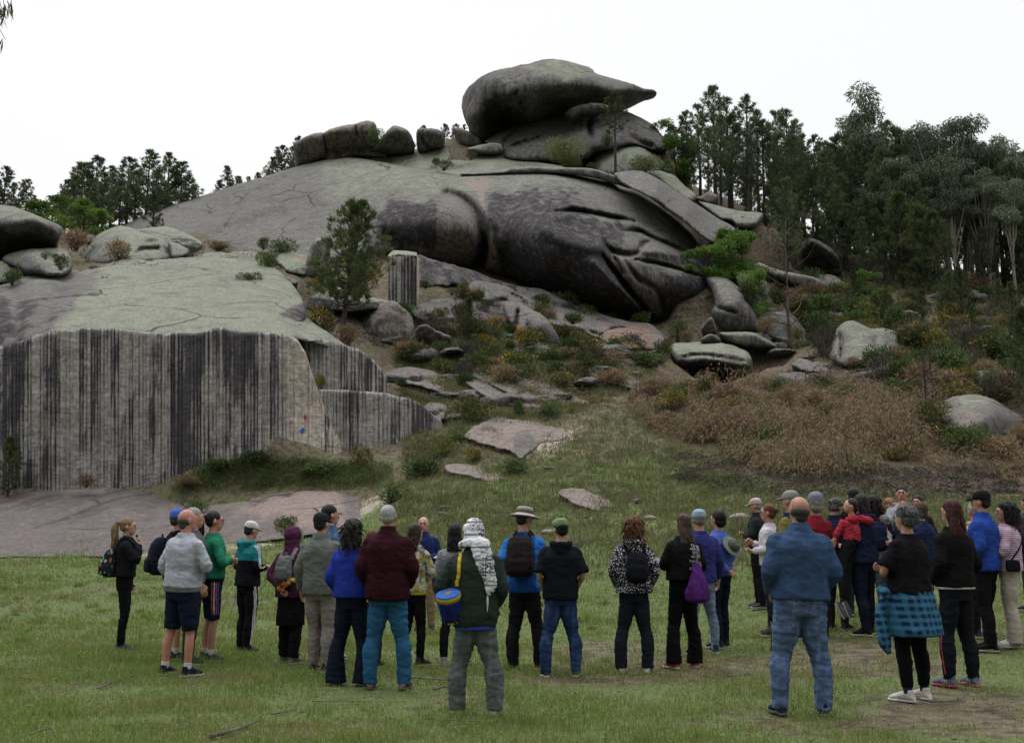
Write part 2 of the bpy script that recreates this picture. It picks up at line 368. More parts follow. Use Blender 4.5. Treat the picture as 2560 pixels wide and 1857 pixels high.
def drilled(name, u0, u1, top, bot, dep, T, bands, parent, rows=70, cw=2.0, seed=1, period=8.6, batter=0.6, gdepth=0.09, dark=0.35, warm=None, label=None, mat=None):
    """wall of stone split along drill holes: columns of half round grooves, top and foot as given"""
    rs = np.random.RandomState(seed)
    u = np.arange(u0, u1 + cw, cw); nu = len(u)
    t = interp(pp('S', top), u); b = interp(pp('S', bot), u); d = interp(dep, u)
    t = t + fbm(np.c_[u * .05, 0 * u, 0 * u], 1, seed, 3) * 3
    gc = [u0 - 5]
    while gc[-1] < u1 + 20: gc.append(gc[-1] + rs.uniform(.7, 1.35) * period)
    gc = np.array(gc); gi = np.searchsorted(gc, u); mid = gc
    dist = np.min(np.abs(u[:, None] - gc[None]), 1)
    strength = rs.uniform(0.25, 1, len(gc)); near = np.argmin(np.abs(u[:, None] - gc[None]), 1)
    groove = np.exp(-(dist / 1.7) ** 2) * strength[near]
    strip = rs.uniform(-1, 1, len(gc) + 2)[gi]; stripd = rs.uniform(-1, 1, len(gc) + 2)[gi]
    base = interp(bands, u)
    w = np.linspace(0, 1, rows)
    U = np.repeat(u[:, None], rows, 1); Vv = t[:, None] + (b - t)[:, None] * w[None]
    D = d[:, None] + 0 * U
    P0 = unproj(U.ravel(), Vv.ravel(), D.ravel())
    rough = fbm(P0, 2.6, seed, 4).reshape(U.shape); big = fbm(P0, 0.35, seed + 3, 3).reshape(U.shape)
    streak = fbm(P0 * np.array([1.5, 1.5, 0.25]), 1.6, seed + 8, 4).reshape(U.shape)
    gd = groove[:, None] * gdepth * (0.55 + 0.9 * (vn(P0 * np.array([2.2, 2.2, .45]), 1, seed + 2).reshape(U.shape)))
    D2 = D + gd + rough * .05 + big * .25 + stripd[:, None] * .035 - w[None] * batter
    edge = np.clip(w[None] * (b - t)[:, None] / 5.0, 0, 1); D2 = D2 + (1 - edge) * .12
    Pf = unproj(U.ravel(), Vv.ravel(), D2.ravel()); Pb = unproj(U.ravel(), Vv.ravel(), (D2 + T).ravel())
    n = nu * rows; I = (np.arange(nu - 1)[:, None] * rows + np.arange(rows - 1)[None]).ravel()
    Ff = np.c_[I, I + 1, I + rows + 1, I + rows]; Fb = Ff[:, ::-1] + n
    def strip_faces(a, b2): return np.c_[a[:-1], a[1:], b2[1:], b2[:-1]]
    tp = np.arange(nu) * rows; bt = tp + rows - 1; lf = np.arange(rows); rt = (nu - 1) * rows + np.arange(rows)
    S = np.vstack([strip_faces(tp, tp + n), strip_faces(bt + n, bt), strip_faces(lf + n, lf), strip_faces(rt, rt + n)])
    M = np.zeros((2 * n, 4)); M[:, 3] = 1
    base = np.convolve(np.pad(base, 7, 'edge'), np.ones(15) / 15, 'valid')
    bj = np.interp((U + 13 * fbm(P0 * np.array([.8, .8, .5]), .9, seed + 41, 3).reshape(U.shape)).ravel(), u, base).reshape(U.shape)
    r = bj * .84 + .08 + 0.16 * strip[:, None] + 0.80 * streak + (0.42 + .3 * base[:, None]) * (groove[:, None] ** .7) * dark * 2.4 * (.5 + vn(P0 * np.array([1, 1, .5]), 1.3, seed + 12).reshape(U.shape))  # grooves darkened in the mask: groove shadow painted in along with dirt
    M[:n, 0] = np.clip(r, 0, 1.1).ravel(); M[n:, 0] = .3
    M[:n, 2] = np.clip((0.50 - base)[:, None] + 0.15 * rough + (0 if warm is None else interp(warm, u)[:, None]), 0, 1).ravel()
    M[:n, 1] = 0.0; M[n:, 1] = .5
    V = np.vstack([Pf, Pb]); org = np.array(parent.location)
    me = mesh_np(name, V - org, [np.vstack([Ff, Fb, S])], mat or M_CUT, {'mask': M}, smooth=True)
    return link(name, me, parent)

def cut_mat():
    g = NG('drilled granite face'); P = g.pos(); mk = g.attr('mask'); r, gg, b = g.sepc(mk.outputs['Color'])[:3]
    n3 = g.noise(P, 6.0, 6, 0.65); n4 = g.noise(P, 34, 4, .6)
    sv = g.mapping(P, (7.5, 7.5, 0.35)); s1 = g.noise(sv, 1.0, 5, 0.6)
    chip = g.noise(g.mapping(P, (2.2, 2.2, 6.0)), 1.0, 6, .65, 0.8)
    col = g.mix(g.rng(n3, .3, .7), (0.19, 0.178, 0.168), (0.38, 0.36, 0.335))
    wf = g.math('ADD', b, g.math('MULTIPLY', g.math('SUBTRACT', g.noise(P, .8, 5), .5), 1.0))
    col = g.mix(g.rng(wf, .35, .8, 0, .8), col, g.mix(g.rng(n3, .3, .7), (0.33, 0.275, 0.225), (0.58, 0.52, 0.45)))
    gf = g.math('ADD', gg, g.math('MULTIPLY', g.math('SUBTRACT', n3, .5), 1.0))
    col = g.mix(g.rng(gf, .4, .8), col, (0.19, 0.22, 0.155))
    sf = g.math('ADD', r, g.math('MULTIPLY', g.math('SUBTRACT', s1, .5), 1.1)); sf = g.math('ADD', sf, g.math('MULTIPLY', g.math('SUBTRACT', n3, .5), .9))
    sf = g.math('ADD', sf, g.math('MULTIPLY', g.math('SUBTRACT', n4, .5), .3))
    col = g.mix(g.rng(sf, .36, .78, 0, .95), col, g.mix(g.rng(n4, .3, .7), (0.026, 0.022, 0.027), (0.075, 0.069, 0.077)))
    nn = g.bump(n4, .4, .02, g.bump(chip, .9, .13, g.bump(n3, .4, .06)))
    return g.done(col, nn, .95)
M_CUT = cut_mat()

qr = empty('quarried_rock', tuple(unproj(560, 1215, 39)), label='huge granite outcrop with a drilled vertical face and pale green top, at left', cat='rock')
DD = lambda pts: pp('D', pts)
front_top = pp('P5', [(-150, 520), (0, 490), (130, 455), (250, 410), (380, 382), (500, 373), (700, 373), (900, 386), (1050, 402), (1150, 402), (1270, 405), (1370, 385), (1420, 368), (1470, 372), (1570, 398), (1690, 395), (1780, 405), (1900, 412), (1960, 445), (2010, 520), (2035, 590), (2055, 660), (2080, 735), (2105, 800), (2125, 850), (2150, 920), (2200, 1020), (2250, 1110)]) + pp('P6', [(450, 1420), (495, 1530)])
front_bot = pp('P5', [(-150, 1400), (0, 1480), (600, 1500), (800, 1520), (1000, 1530), (1400, 1500), (1700, 1450), (2250, 1450)]) + pp('P6', [(500, 1600)])
bands = pp('P5', [(-150, .62), (0, .66), (100, .62), (200, .52), (300, .40), (400, .48), (480, .36), (560, .46), (640, .34), (700, .52), (760, .30), (820, .20), (950, .17), (1040, .18), (1090, .26), (1128, .42), (1145, .88), (1200, .80), (1270, .86), (1300, .45), (1330, .24), (1400, .22), (1440, .22), (1490, .62), (1560, .52), (1600, .85), (1700, .86), (1722, .20), (1750, .28), (1770, .66), (1845, .66), (1870, .3), (1910, .12), (2060, .12), (2150, .08), (2400, .08)])
bands = [(a, c * 1) for a, c in [(x[0], (x[1] - 680) * 2.6372) for x in bands]]
dpt = [(-60, 38.2), (120, 37.8), (330, 38.0), (430, 37.8), (500, 37.3), (650, 37.3), (720, 37.6), (890, 38.4)]
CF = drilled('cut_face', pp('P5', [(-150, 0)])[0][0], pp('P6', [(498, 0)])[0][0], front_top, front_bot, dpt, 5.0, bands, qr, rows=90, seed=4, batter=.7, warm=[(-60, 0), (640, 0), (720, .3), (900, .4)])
rb_top = pp('P6', [(255, 990), (330, 990), (460, 985), (560, 995), (700, 1010), (850, 1045), (930, 1080), (1000, 1140), (1060, 1190), (1080, 1240)])
rb_bot = pp('P6', [(255, 1500), (500, 1560), (760, 1560), (1080, 1440)])
rb_b = [(a[0], a[1]) for a in [(700 + 255 / 2.6372, .12), (700 + 360 / 2.6372, .2), (700 + 480 / 2.6372, .3), (700 + 600 / 2.6372, .22), (700 + 690 / 2.6372, .28), (700 + 740 / 2.6372, .55), (700 + 800 / 2.6372, .72), (700 + 980 / 2.6372, .75), (700 + 1040 / 2.6372, .5), (700 + 1080 / 2.6372, .45)]]
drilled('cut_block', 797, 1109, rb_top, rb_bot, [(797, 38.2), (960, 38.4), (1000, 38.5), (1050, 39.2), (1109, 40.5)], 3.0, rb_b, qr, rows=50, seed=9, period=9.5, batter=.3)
ub_top = pp('P6', [(120, 655), (150, 640), (240, 645), (330, 665), (420, 690), (500, 715), (560, 742), (620, 790), (660, 840), (705, 905)])
ub_bot = pp('P6', [(120, 1020), (705, 1030)])
ub_b = [(745, .1), (790, .12), (822, .2), (835, .35), (850, .3), (862, .62), (960, .7), (968, .6)]
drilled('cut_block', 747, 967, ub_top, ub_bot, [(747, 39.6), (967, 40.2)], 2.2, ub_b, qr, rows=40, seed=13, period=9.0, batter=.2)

dome_poly = [(-90, 785), (-90, 640), (0, 632), (60, 612), (160, 603), (250, 588), (330, 578), (430, 569), (520, 573), (600, 590), (640, 622), (668, 660), (676, 700), (735, 742), (763, 764), (768, 778), (700, 762), (640, 749), (570, 745), (500, 738), (470, 740), (430, 746), (350, 744), (300, 737), (170, 735), (128, 738), (84, 747), (44, 762), (0, 774)]
dome_ctrl = [(-60, 770, 38.9), (0, 765, 38.7), (100, 730, 38.4), (200, 728, 38.5), (300, 728, 38.7), (430, 738, 38.5), (530, 735, 38.0), (640, 740, 38.3), (700, 745, 39.9), (765, 762, 40.8), (0, 800, 37.5), (300, 760, 37.8), (530, 765, 37.2), (700, 790, 38.6), (430, 570, 53), (330, 580, 53), (540, 574, 54), (640, 625, 50), (690, 715, 44), (160, 605, 50), (0, 635, 47), (-80, 640, 46), (300, 650, 45), (500, 650, 46), (100, 670, 42.6), (0, 700, 41)]
rock('dome_top', '', 'D', dome_poly, dome_ctrl, R=10, E=.35, T=2.5, step=6.5, parent=qr, conform=None, base_mask=(0.0, 0.56, 0.0, 0), nzgreen=.2, amp=.10,
     masks=[(0, 'P5', [(-200, 60), (0, 120), (180, 90), (420, 60), (640, 30), (420, 130), (330, 260), (290, 370), (150, 470), (-200, 560)], 110, .42),
            (1, 'P5', [(-200, 60), (0, 120), (180, 90), (640, 20), (430, 130), (380, 260), (330, 380), (150, 470), (-200, 560)], 110, .08),
            (0, 'P5', [(-200, 230), (60, 200), (70, 330), (60, 480), (-200, 560)], 60, .8), (0, 'P5', [(150, 200), (240, 190), (180, 330), (110, 470), (90, 460)], 50, .78), (0, 'P5', [(330, 230), (420, 160), (520, 120), (400, 250), (330, 360), (280, 380), (270, 330)], 60, .62),
            (2, 'P5', [(0, 130), (280, 100), (200, 180), (100, 260), (0, 260)], 60, .4), (2, 'P5', [(1500, 300), (1700, 330), (2000, 420), (1780, 390), (1600, 360)], 40, .4), (0, 'P1', [(1500, 1380), (1700, 1400), (1840, 1520), (1700, 1500)], 60, .15)],
     creases=[('P1', [(1100, 1490), (1240, 1500), (1350, 1515), (1480, 1530)], 7, .25), ('P5', [(420, 80), (350, 200), (290, 330), (250, 400)], 45, .5), ('P5', [(80, 130), (130, 260), (80, 400)], 40, .5)])
rock('ledge', '', 'P5', [(1340, 180), (1450, 70), (1560, 30), (1700, 60), (1850, 120), (1960, 170), (2008, 215), (2015, 270), (1995, 325), (1900, 330), (1800, 305), (1640, 292), (1560, 284), (1470, 272)],
     [(1400, 150, 46.0), (1500, 60, 49.0), (1800, 110, 48.5), (2000, 220, 46.0), (1470, 270, 42.6), (1640, 285, 42.4), (1850, 270, 42.4), (2000, 300, 43.5), (1700, 180, 45.0)], R=9, E=.5, T=1.4, step=6, parent=qr, conform=None, base_mask=(.05, .6, 0, 0),
     masks=[(0, 'P5', [(1780, 270), (1900, 240), (2020, 190), (2040, 340), (1800, 330)], 20, .62), (1, 'P5', [(1780, 280), (1900, 245), (2020, 195), (2040, 340), (1800, 330)], 20, .0)])

def on_face(o, u, v):
    off = np.array(o.location) + (np.array(o.parent.location) if o.parent else 0); b = BVHTree.FromPolygons([Vector(np.array(x.co) + off) for x in o.data.vertices], [p.vertices for p in o.data.polygons]); o0 = Vector((0, 0, CAMZ)); h = b.ray_cast(o0, (Vector(unproj(u, v, 1.0)) - o0).normalized()); return h[0][1] - .05
def star_mesh(name, u, v, d, r, k, mat, parent, rot=0.0, inner=.42):
    c = unproj(u, v, d); V = []
    for i in range(2 * k):
        a = rot + PI * i / k; q = r * (1 if i % 2 == 0 else inner) * (1 + .12 * math.sin(i * 7.3))
        V.append((math.cos(a) * q, 0, math.sin(a) * q))
    n = len(V); V = [(0, 0, 0)] + V; V2 = [(x, .02, z) for x, y, z in V]
    Fc = [(0, 1 + (i + 1) % n, 1 + i) for i in range(n)] + [(n + 1, n + 2 + i, n + 2 + (i + 1) % n) for i in range(n)]
    for i in range(n):
        a, b2 = 1 + i, 1 + (i + 1) % n; Fc += [(a, b2, b2 + n + 1), (a, b2 + n + 1, a + n + 1)]
    me = mesh_np(name, np.array(V + V2) + c - np.array(parent.location), np.array(Fc), mat, smooth=False)
    return link(name, me, parent)
def plain(name, col, rough=.8, spec=.2, noise_amt=.25, sc=14):
    g = NG(name); P = g.obj(); n = g.noise(P, sc, 4, .6)
    c2 = tuple(min(1, x * (1 + noise_amt)) for x in col); c1 = tuple(x * (1 - noise_amt) for x in col)
    g.b.inputs['Specular IOR Level'].default_value = spec
    return g.done(g.mix(g.rng(n, .3, .7), c1, c2), None, rough)
star_mesh('painted_star', 762, 1043, on_face(CF, 762, 1043), .11, 5, plain('red paint', (.42, .05, .08)), qr, rot=.4)
star_mesh('painted_star', 756.5, 1076, on_face(CF, 756.5, 1076), .12, 6, plain('blue paint', (.045, .12, .42)), qr, rot=.1, inner=.5)

md_poly = [(262, 512), (300, 486), (360, 462), (450, 433), (560, 399), (650, 371), (720, 354), (780, 350), (850, 360), (920, 372), (1000, 385), (1080, 380), (1160, 376), (1230, 380), (1300, 390), (1380, 408), (1440, 436), (1500, 486), (1545, 535), (1565, 575), (1572, 612), (1584, 650), (1586, 700), (1560, 728), (1500, 722), (1450, 715), (1400, 700), (1330, 690), (1250, 666), (1170, 638), (1110, 614), (1060, 604), (1000, 597), (950, 583), (880, 563), (820, 572), (700, 585), (600, 585), (520, 575), (440, 556), (380, 545), (300, 530)]
md_ctrl = [(300, 490, 76), (450, 435, 79), (650, 372, 80), (760, 350, 79), (900, 372, 76), (1000, 388, 74), (1150, 378, 73.5), (1300, 392, 73), (1440, 440, 72.5), (600, 480, 69), (520, 440, 74), (700, 430, 72), (850, 420, 70), (1000, 430, 67.5), (1200, 430, 67), (1350, 470, 66.5), (1480, 520, 67), (1545, 560, 68),
           (850, 500, 64.4), (950, 480, 63.6), (1040, 520, 63.3), (1150, 520, 62.5), (1250, 520, 62), (1350, 560, 61.4), (1450, 590, 62.2), (1540, 620, 63.4), (1575, 680, 65.5), (870, 550, 65.0), (950, 560, 64.6), (1000, 590, 66), (1060, 598, 66.5), (1150, 620, 65.6), (1250, 655, 64.6), (1340, 680, 64), (1420, 705, 64), (1500, 710, 65), (1340, 640, 61.6), (1200, 590, 62.2),
           (300, 530, 72), (350, 500, 72), (440, 550, 64), (600, 570, 60), (700, 565, 60.5), (800, 550, 62.5), (750, 500, 65.5)]
def P2_(*a): return list(a)
main = rock('granite_dome', 'enormous rounded granite mass with black stained bulges and a long dark slit, in the centre', 'D', md_poly, [(a, b, c) for a, b, c in md_ctrl], R=22, E=1.6, T=9, step=4.4, cat='rock', conform=None, amp=.22, nsc=.22,
     base_mask=(.22, .22, .0, 0), nzgreen=.35,
     creases=[('P3', [(630, 1132), (700, 1128), (760, 1127), (900, 1150), (1010, 1172), (1100, 1186), (1150, 1196)], 15, 2.0),
              ('P3', [(640, 1160), (900, 1185), (1120, 1215)], 26, -.35),
              ('P3', [(1060, 1255), (1180, 1262), (1260, 1300), (1400, 1360), (1540, 1425)], 12, 1.1),
              ('P2', [(1100, 1015), (1200, 1055), (1270, 1120), (1320, 1200), (1345, 1300), (1345, 1400), (1310, 1490), (1270, 1540)], 34, 2.3),
              ('P2', [(1390, 1190), (1430, 1330), (1465, 1450), (1480, 1540)], 16, .5),
              ('P3', [(940, 1270), (960, 1340), (1010, 1395), (1120, 1415), (1180, 1395), (1215, 1340), (1290, 1330)], 14, .9),
              ('P7', [(940, 100), (990, 170), (1060, 260), (1130, 350), (1200, 430), (1250, 510), (1340, 560)], 15, 1.7),
              ('P7', [(1000, 90), (1050, 170), (1090, 250)], 10, .8), ('P7', [(880, 150), (990, 270), (1090, 360), (1170, 430)], 26, -.8),
              ('P7', [(1150, 128), (1300, 155), (1450, 195), (1540, 225), (1620, 245)], 10, 1.3), ('P7', [(1200, 70), (1400, 100), (1600, 190)], 24, -.6),
              ('P2', [(440, 1075), (560, 1000), (660, 930), (740, 880), (820, 855)], 5, .35), ('P2', [(610, 900), (680, 885)], 5, .2), ('P2', [(770, 1000), (880, 940), (1000, 905), (1060, 895)], 14, .35),
              ('P1', [(1465, 1270), (1530, 1170), (1580, 1090), (1610, 1030)], 10, .6), ('P1', [(1300, 1310), (1450, 1270), (1600, 1230), (1750, 1180), (1850, 1150)], 40, .9), ('P2', [(1500, 1080), (1480, 1250), (1520, 1500)], 60, .6), ('P2', [(1750, 1250), (1900, 1330), (2100, 1370)], 50, -.6), ('P2', [(560, 1150), (620, 1250), (700, 1300)], 50, .5), ('P3', [(1150, 1000), (1300, 1100), (1450, 1230), (1540, 1330)], 30, -.6),
              ('P7', [(1640, 200), (1665, 330), (1680, 430), (1640, 560)], 14, 1.2), ('P7', [(1090, 140), (1180, 260), (1290, 320), (1330, 420), (1340, 500)], 14, .7),
              ('P3', [(1060, 960), (1200, 1010), (1330, 1090), (1430, 1160), (1520, 1240), (1640, 1345)], 26, 1.6),
              ('P2', [(0, 930), (60, 880), (100, 840)], 14, .6), ('P2', [(-60, 960), (200, 990), (430, 1100)], 70, -.5)],
     masks=[(1, 'P2', [(-900, 1100), (-300, 950), (100, 800), (300, 760), (700, 760), (1020, 880), (850, 980), (700, 1060), (400, 1240), (0, 1400), (-600, 1400)], 380, .34),
            (1, 'P2', [(300, 780), (800, 800), (1020, 890), (760, 1010), (560, 1040), (430, 1090), (350, 950)], 220, .70),
            (1, 'P2', [(1000, 900), (1500, 890), (1900, 890), (2268, 940), (2268, 1010), (1900, 960), (1500, 1010), (1200, 1040), (900, 1060)], 60, .55),
            (0, 'P2', [(670, 1090), (820, 1060), (1040, 1060), (1060, 1160), (1035, 1400), (900, 1400), (740, 1360), (680, 1240)], 60, .82),
            (0, 'P2', [(1180, 1040), (1290, 1110), (1360, 1200), (1400, 1200), (1400, 1400), (1350, 1500), (1290, 1500), (1300, 1280), (1240, 1120)], 26, .85),
            (0, 'P2', [(1380, 1010), (1600, 960), (1900, 980), (2100, 1020), (2268, 1100), (2268, 1640), (1700, 1640), (1470, 1560), (1420, 1400), (1370, 1180)], 70, .70),
            (0, 'P3', [(600, 1250), (900, 1300), (1000, 1400), (980, 1640), (400, 1640), (260, 1540), (240, 1200)], 60, .86),
            (0, 'P3', [(900, 960), (1200, 1030), (1450, 1200), (1560, 1330), (1300, 1260), (1000, 1180), (800, 1080)], 90, .30),
            (0, 'P7', [(280, 180), (800, 60), (1000, 150), (1200, 420), (1240, 540), (900, 470), (600, 360), (280, 280)], 40, .88),
            (0, 'P7', [(1330, 200), (1600, 280), (1680, 420), (1600, 600), (1350, 540), (1320, 400)], 40, .85),
            (0, 'P7', [(1200, 20), (1600, 150), (1600, 220), (1400, 190), (1180, 130)], 30, .62),
            (0, 'P2', [(1070, 1100), (1240, 1110), (1292, 1200), (1292, 1475), (1040, 1415), (1050, 1250)], 26, .26),
            (2, 'P2', [(1070, 1180), (1230, 1190), (1288, 1260), (1288, 1470), (1040, 1405), (1050, 1280)], 40, .55),
            (0, 'P2', [(1395, 1200), (1430, 1320), (1455, 1450), (1458, 1545), (1350, 1525), (1385, 1400)], 14, .0),
            (2, 'P2', [(1395, 1200), (1430, 1320), (1455, 1450), (1458, 1545), (1350, 1525), (1385, 1400)], 16, .7),
            (2, 'P2', [(1130, 890), (1420, 890), (1370, 960), (1360, 1180), (1310, 1170), (1280, 1030), (1180, 930)], 30, .66), (0, 'P2', [(1270, 1000), (1370, 1000), (1362, 1190), (1310, 1180)], 16, .05),
            (2, 'P3', [(560, 940), (700, 930), (680, 965), (560, 970)], 20, .5),
            (0, 'P7', [(1010, 105), (1120, 120), (1170, 160), (1175, 250), (1150, 300), (1090, 260), (1040, 170)], 14, .03), (2, 'P7', [(1010, 105), (1120, 120), (1170, 160), (1175, 250), (1150, 300), (1090, 260), (1040, 170)], 14, .45),
            (0, 'P7', [(1185, 160), (1285, 190), (1285, 320), (1200, 340), (1170, 300)], 14, .38), (0, 'P7', [(1160, 340), (1270, 330), (1330, 470), (1310, 540), (1240, 480)], 20, .3),
            (0, 'P3', [(1230, 1345), (1290, 1345), (1240, 1400), (1180, 1425), (1160, 1420)], 10, .0), (2, 'P3', [(1230, 1345), (1290, 1345), (1240, 1400), (1180, 1425), (1160, 1420)], 10, .4),
            (0, 'P1', [(1280, 1050), (1600, 950), (1950, 850), (1900, 930), (1600, 1060), (1350, 1080)], 60, .5),
            (0, 'P1', [(900, 1150), (1280, 1060), (1560, 1060), (1500, 1180), (1440, 1290), (1200, 1300), (800, 1200)], 60, .36),
            (0, 'P1', [(1340, 1300), (1500, 1240), (1650, 1230), (1750, 1280), (1650, 1380), (1400, 1400)], 60, .45)])
star_mesh('painted_mark', 1158, 619, on_face(main, 1158, 619), .14, 4, plain('faded red paint', (.22, .06, .05)), main, rot=.2, inner=.3)

RG = 'boulders on top of the hill'
RG2 = 'boulders down the right flank'
RG3 = 'low rocks on the slope'
RG4 = 'boulders on the left shoulder'
rock('balancing_boulder', 'gigantic whale shaped boulder with a pointed overhanging beak, balanced on the summit', 'P3',
     [(12, 420), (20, 365), (60, 310), (130, 250), (220, 205), (340, 180), (400, 163), (460, 155), (520, 135), (620, 126), (700, 135), (780, 160), (850, 182), (880, 200), (890, 218), (950, 238), (1060, 268), (1150, 295), (1210, 320), (1270, 328), (1297, 350), (1270, 368), (1200, 390), (1100, 440), (1000, 462), (930, 475), (850, 495), (720, 508), (600, 530), (500, 548), (430, 562), (380, 578), (300, 608), (170, 672), (140, 676), (110, 640), (62, 600), (40, 540), (15, 470)],
     [(12, 420, 83.5), (60, 600, 81.3), (100, 500, 79.6), (110, 630, 80.6), (200, 300, 80), (450, 250, 79.2), (450, 350, 78.8), (300, 400, 78.9), (700, 320, 79), (900, 290, 80), (1130, 305, 82.2), (1290, 350, 84.6), (620, 130, 81.6), (340, 185, 81.8), (850, 192, 81.5), (950, 240, 82.3), (1060, 270, 83.0), (1200, 320, 84.2), (960, 300, 80.6), (1040, 318, 81.0), (1040, 335, 81.0), (940, 340, 80.3), (1140, 332, 82.0), (1210, 338, 83.0), (250, 520, 85.0), (180, 600, 85), (180, 660, 84.6), (400, 565, 86), (300, 450, 82.5), (440, 450, 80.6), (440, 520, 82.2), (600, 520, 87), (600, 440, 83.5), (800, 480, 87.5), (760, 400, 82.2), (940, 380, 83.6), (1000, 440, 87), (1100, 400, 86), (1200, 372, 85.6)],
     R=36, E=1.3, T=7, step=5, amp=.16, group=None, base_mask=(.30, .15, 0, 0), nzgreen=.35,
     creases=[('P3', [(125, 530), (180, 480), (240, 425), (320, 400), (400, 405), (430, 440), (440, 500)], 16, .9), ('P3', [(470, 385), (600, 378), (760, 378), (930, 352), (1060, 336), (1200, 338)], 12, -.35),
              ('P3', [(430, 205), (455, 230), (448, 290)], 6, .35), ('P3', [(320, 378), (360, 355), (388, 338)], 8, .5), ('P3', [(215, 415), (260, 380), (285, 370)], 8, .4), ('P3', [(30, 330), (140, 270), (250, 240)], 60, -.5), ('P3', [(600, 330), (700, 300), (830, 300)], 40, -.3)],
     masks=[(0, 'P3', [(0, 250), (220, 200), (420, 180), (450, 300), (470, 400), (120, 520), (100, 680), (0, 600)], 60, .55), (1, 'P3', [(400, 165), (620, 120), (870, 185), (900, 240), (700, 260), (460, 240)], 50, .75),
            (2, 'P3', [(560, 240), (760, 260), (900, 310), (700, 340), (560, 320)], 60, .35), (0, 'P3', [(130, 480), (250, 430), (400, 420), (430, 500), (400, 560), (160, 670), (120, 660)], 20, .62), (0, 'P3', [(480, 400), (760, 390), (1060, 350), (1000, 460), (600, 530), (480, 540)], 24, .52),  # dark masks paint the shade of cave and underside into the stone colour
            (0, 'P3', [(760, 270), (1100, 290), (1180, 320), (900, 345)], 40, .15)])
rock('summit_slab', 'broad sloping slab carrying the whale shaped boulder', 'P3', [(165, 682), (190, 650), (270, 605), (350, 575), (400, 553), (520, 513), (700, 490), (760, 498), (900, 478), (1000, 466), (1080, 468), (1180, 508), (1270, 558), (1330, 630), (1375, 697), (1300, 725), (1200, 700), (1120, 690), (1000, 720), (900, 730), (800, 790), (500, 800), (300, 780), (280, 715)],
     [(170, 680, 81), (400, 555, 85), (700, 490, 86), (1080, 468, 86), (1300, 600, 84), (1370, 695, 82), (500, 700, 79.4), (800, 640, 79.6), (500, 800, 78.6), (800, 790, 78.8), (1100, 690, 80), (300, 770, 79), (1000, 560, 81.5), (900, 700, 79)], R=16, E=1.0, T=4, step=6,
     creases=[('P3', [(270, 700), (300, 655), (330, 620), (365, 575)], 8, .9), ('P3', [(290, 722), (400, 680), (500, 650), (570, 615)], 8, .9), ('P3', [(540, 590), (610, 575)], 6, .4), ('P3', [(860, 500), (850, 570), (870, 660)], 12, 1.2), ('P3', [(1110, 600), (1160, 660), (1300, 720)], 18, .9)],
     base_mask=(.44, .05, 0.1, 0), nzgreen=.25, masks=[(2, 'P3', [(180, 650), (380, 570), (300, 660), (190, 690)], 20, .4), (1, 'P3', [(1080, 470), (1280, 560), (1330, 640), (1150, 560)], 40, .5)])
rock('wedged_stone', 'small curved stone wedged under the whale shaped boulder', 'P3', [(695, 492), (710, 470), (740, 445), (800, 425), (880, 415), (960, 426), (985, 440), (975, 462), (920, 480), (830, 490), (775, 505), (745, 526), (725, 510)], [(700, 480, 80.2), (980, 440, 80.2), (840, 450, 79.8)], R=9, E=.8, T=1.6, step=4.5, base_mask=(.45, .3, 0, 0), amp=.05, group=RG)
rock('boulder', 'pale lichen covered boulder below the right end of the summit slab', 'P3', [(890, 720), (1000, 682), (1130, 663), (1200, 680), (1260, 722), (1330, 790), (1375, 850), (1380, 910), (1200, 930), (1040, 910), (900, 880)], [(900, 800, 80), (1130, 665, 83), (1370, 860, 81.5), (1100, 880, 77.5), (1130, 770, 78.4)], R=24, E=1.4, T=4, step=6, base_mask=(.1, .6, 0, 0), group=RG, creases=[('P3', [(1085, 745), (1075, 800), (1060, 840)], 8, .6)])
rock('boulder', 'squarish end boulder at the left tip of the summit wall', 'P2', [(88, 700), (110, 668), (200, 625), (262, 613), (290, 622), (296, 700), (292, 785), (200, 812), (118, 838), (96, 780)], [(90, 750, 81.5), (200, 700, 80), (280, 700, 80)], R=12, E=.8, T=3.5, step=5, base_mask=(.22, .1, .5, 0), group=RG)
rock('boulder', 'longest brown block of the summit wall, with a knob at its right end', 'P2', [(286, 622), (320, 595), (420, 562), (510, 552), (532, 540), (590, 533), (625, 545), (640, 590), (652, 640), (665, 700), (700, 775), (560, 768), (470, 772), (350, 796), (288, 790), (290, 700)], [(300, 700, 80.4), (500, 660, 79.6), (650, 680, 80.4)], R=12, E=.8, T=4, step=5, base_mask=(.18, .1, .62, 0), group=RG, creases=[('P2', [(515, 545), (500, 590), (520, 650)], 9, .6), ('P2', [(300, 770), (500, 740), (690, 720)], 30, .4)])
rock('boulder', 'rounded dark boulder right of the summit wall, leaning on a thin slab', 'P2', [(600, 735), (630, 690), (680, 635), (735, 570), (780, 566), (850, 608), (885, 675), (882, 740), (820, 758), (740, 760), (680, 745)], [(620, 710, 80), (760, 650, 79), (880, 700, 80)], R=16, E=1.1, T=3, step=5, base_mask=(.28, .2, .4, 0), group=RG)
rock('boulder', 'small grey boulder split by a diagonal crack, alone on the ridge', 'P2', [(898, 640), (905, 600), (925, 582), (1000, 583), (1062, 600), (1088, 640), (1075, 705), (1000, 722), (950, 745), (908, 730)], [(900, 660, 80), (1000, 650, 79.3), (1080, 660, 80.2)], R=14, E=1.0, T=2.6, step=5, base_mask=(.22, .25, .35, 0), group=RG, creases=[('P2', [(925, 630), (950, 680), (985, 720)], 8, .7)])
rock('boulder', 'broken brown boulder leaning at the foot of the whale shaped boulder', 'P2', [(1138, 582), (1190, 588), (1285, 618), (1330, 692), (1260, 712), (1190, 690), (1160, 640)], [(1140, 600, 82), (1250, 650, 81.4), (1320, 690, 82)], R=10, E=.7, T=2, step=5, base_mask=(.3, .1, .3, 0), group=RG)
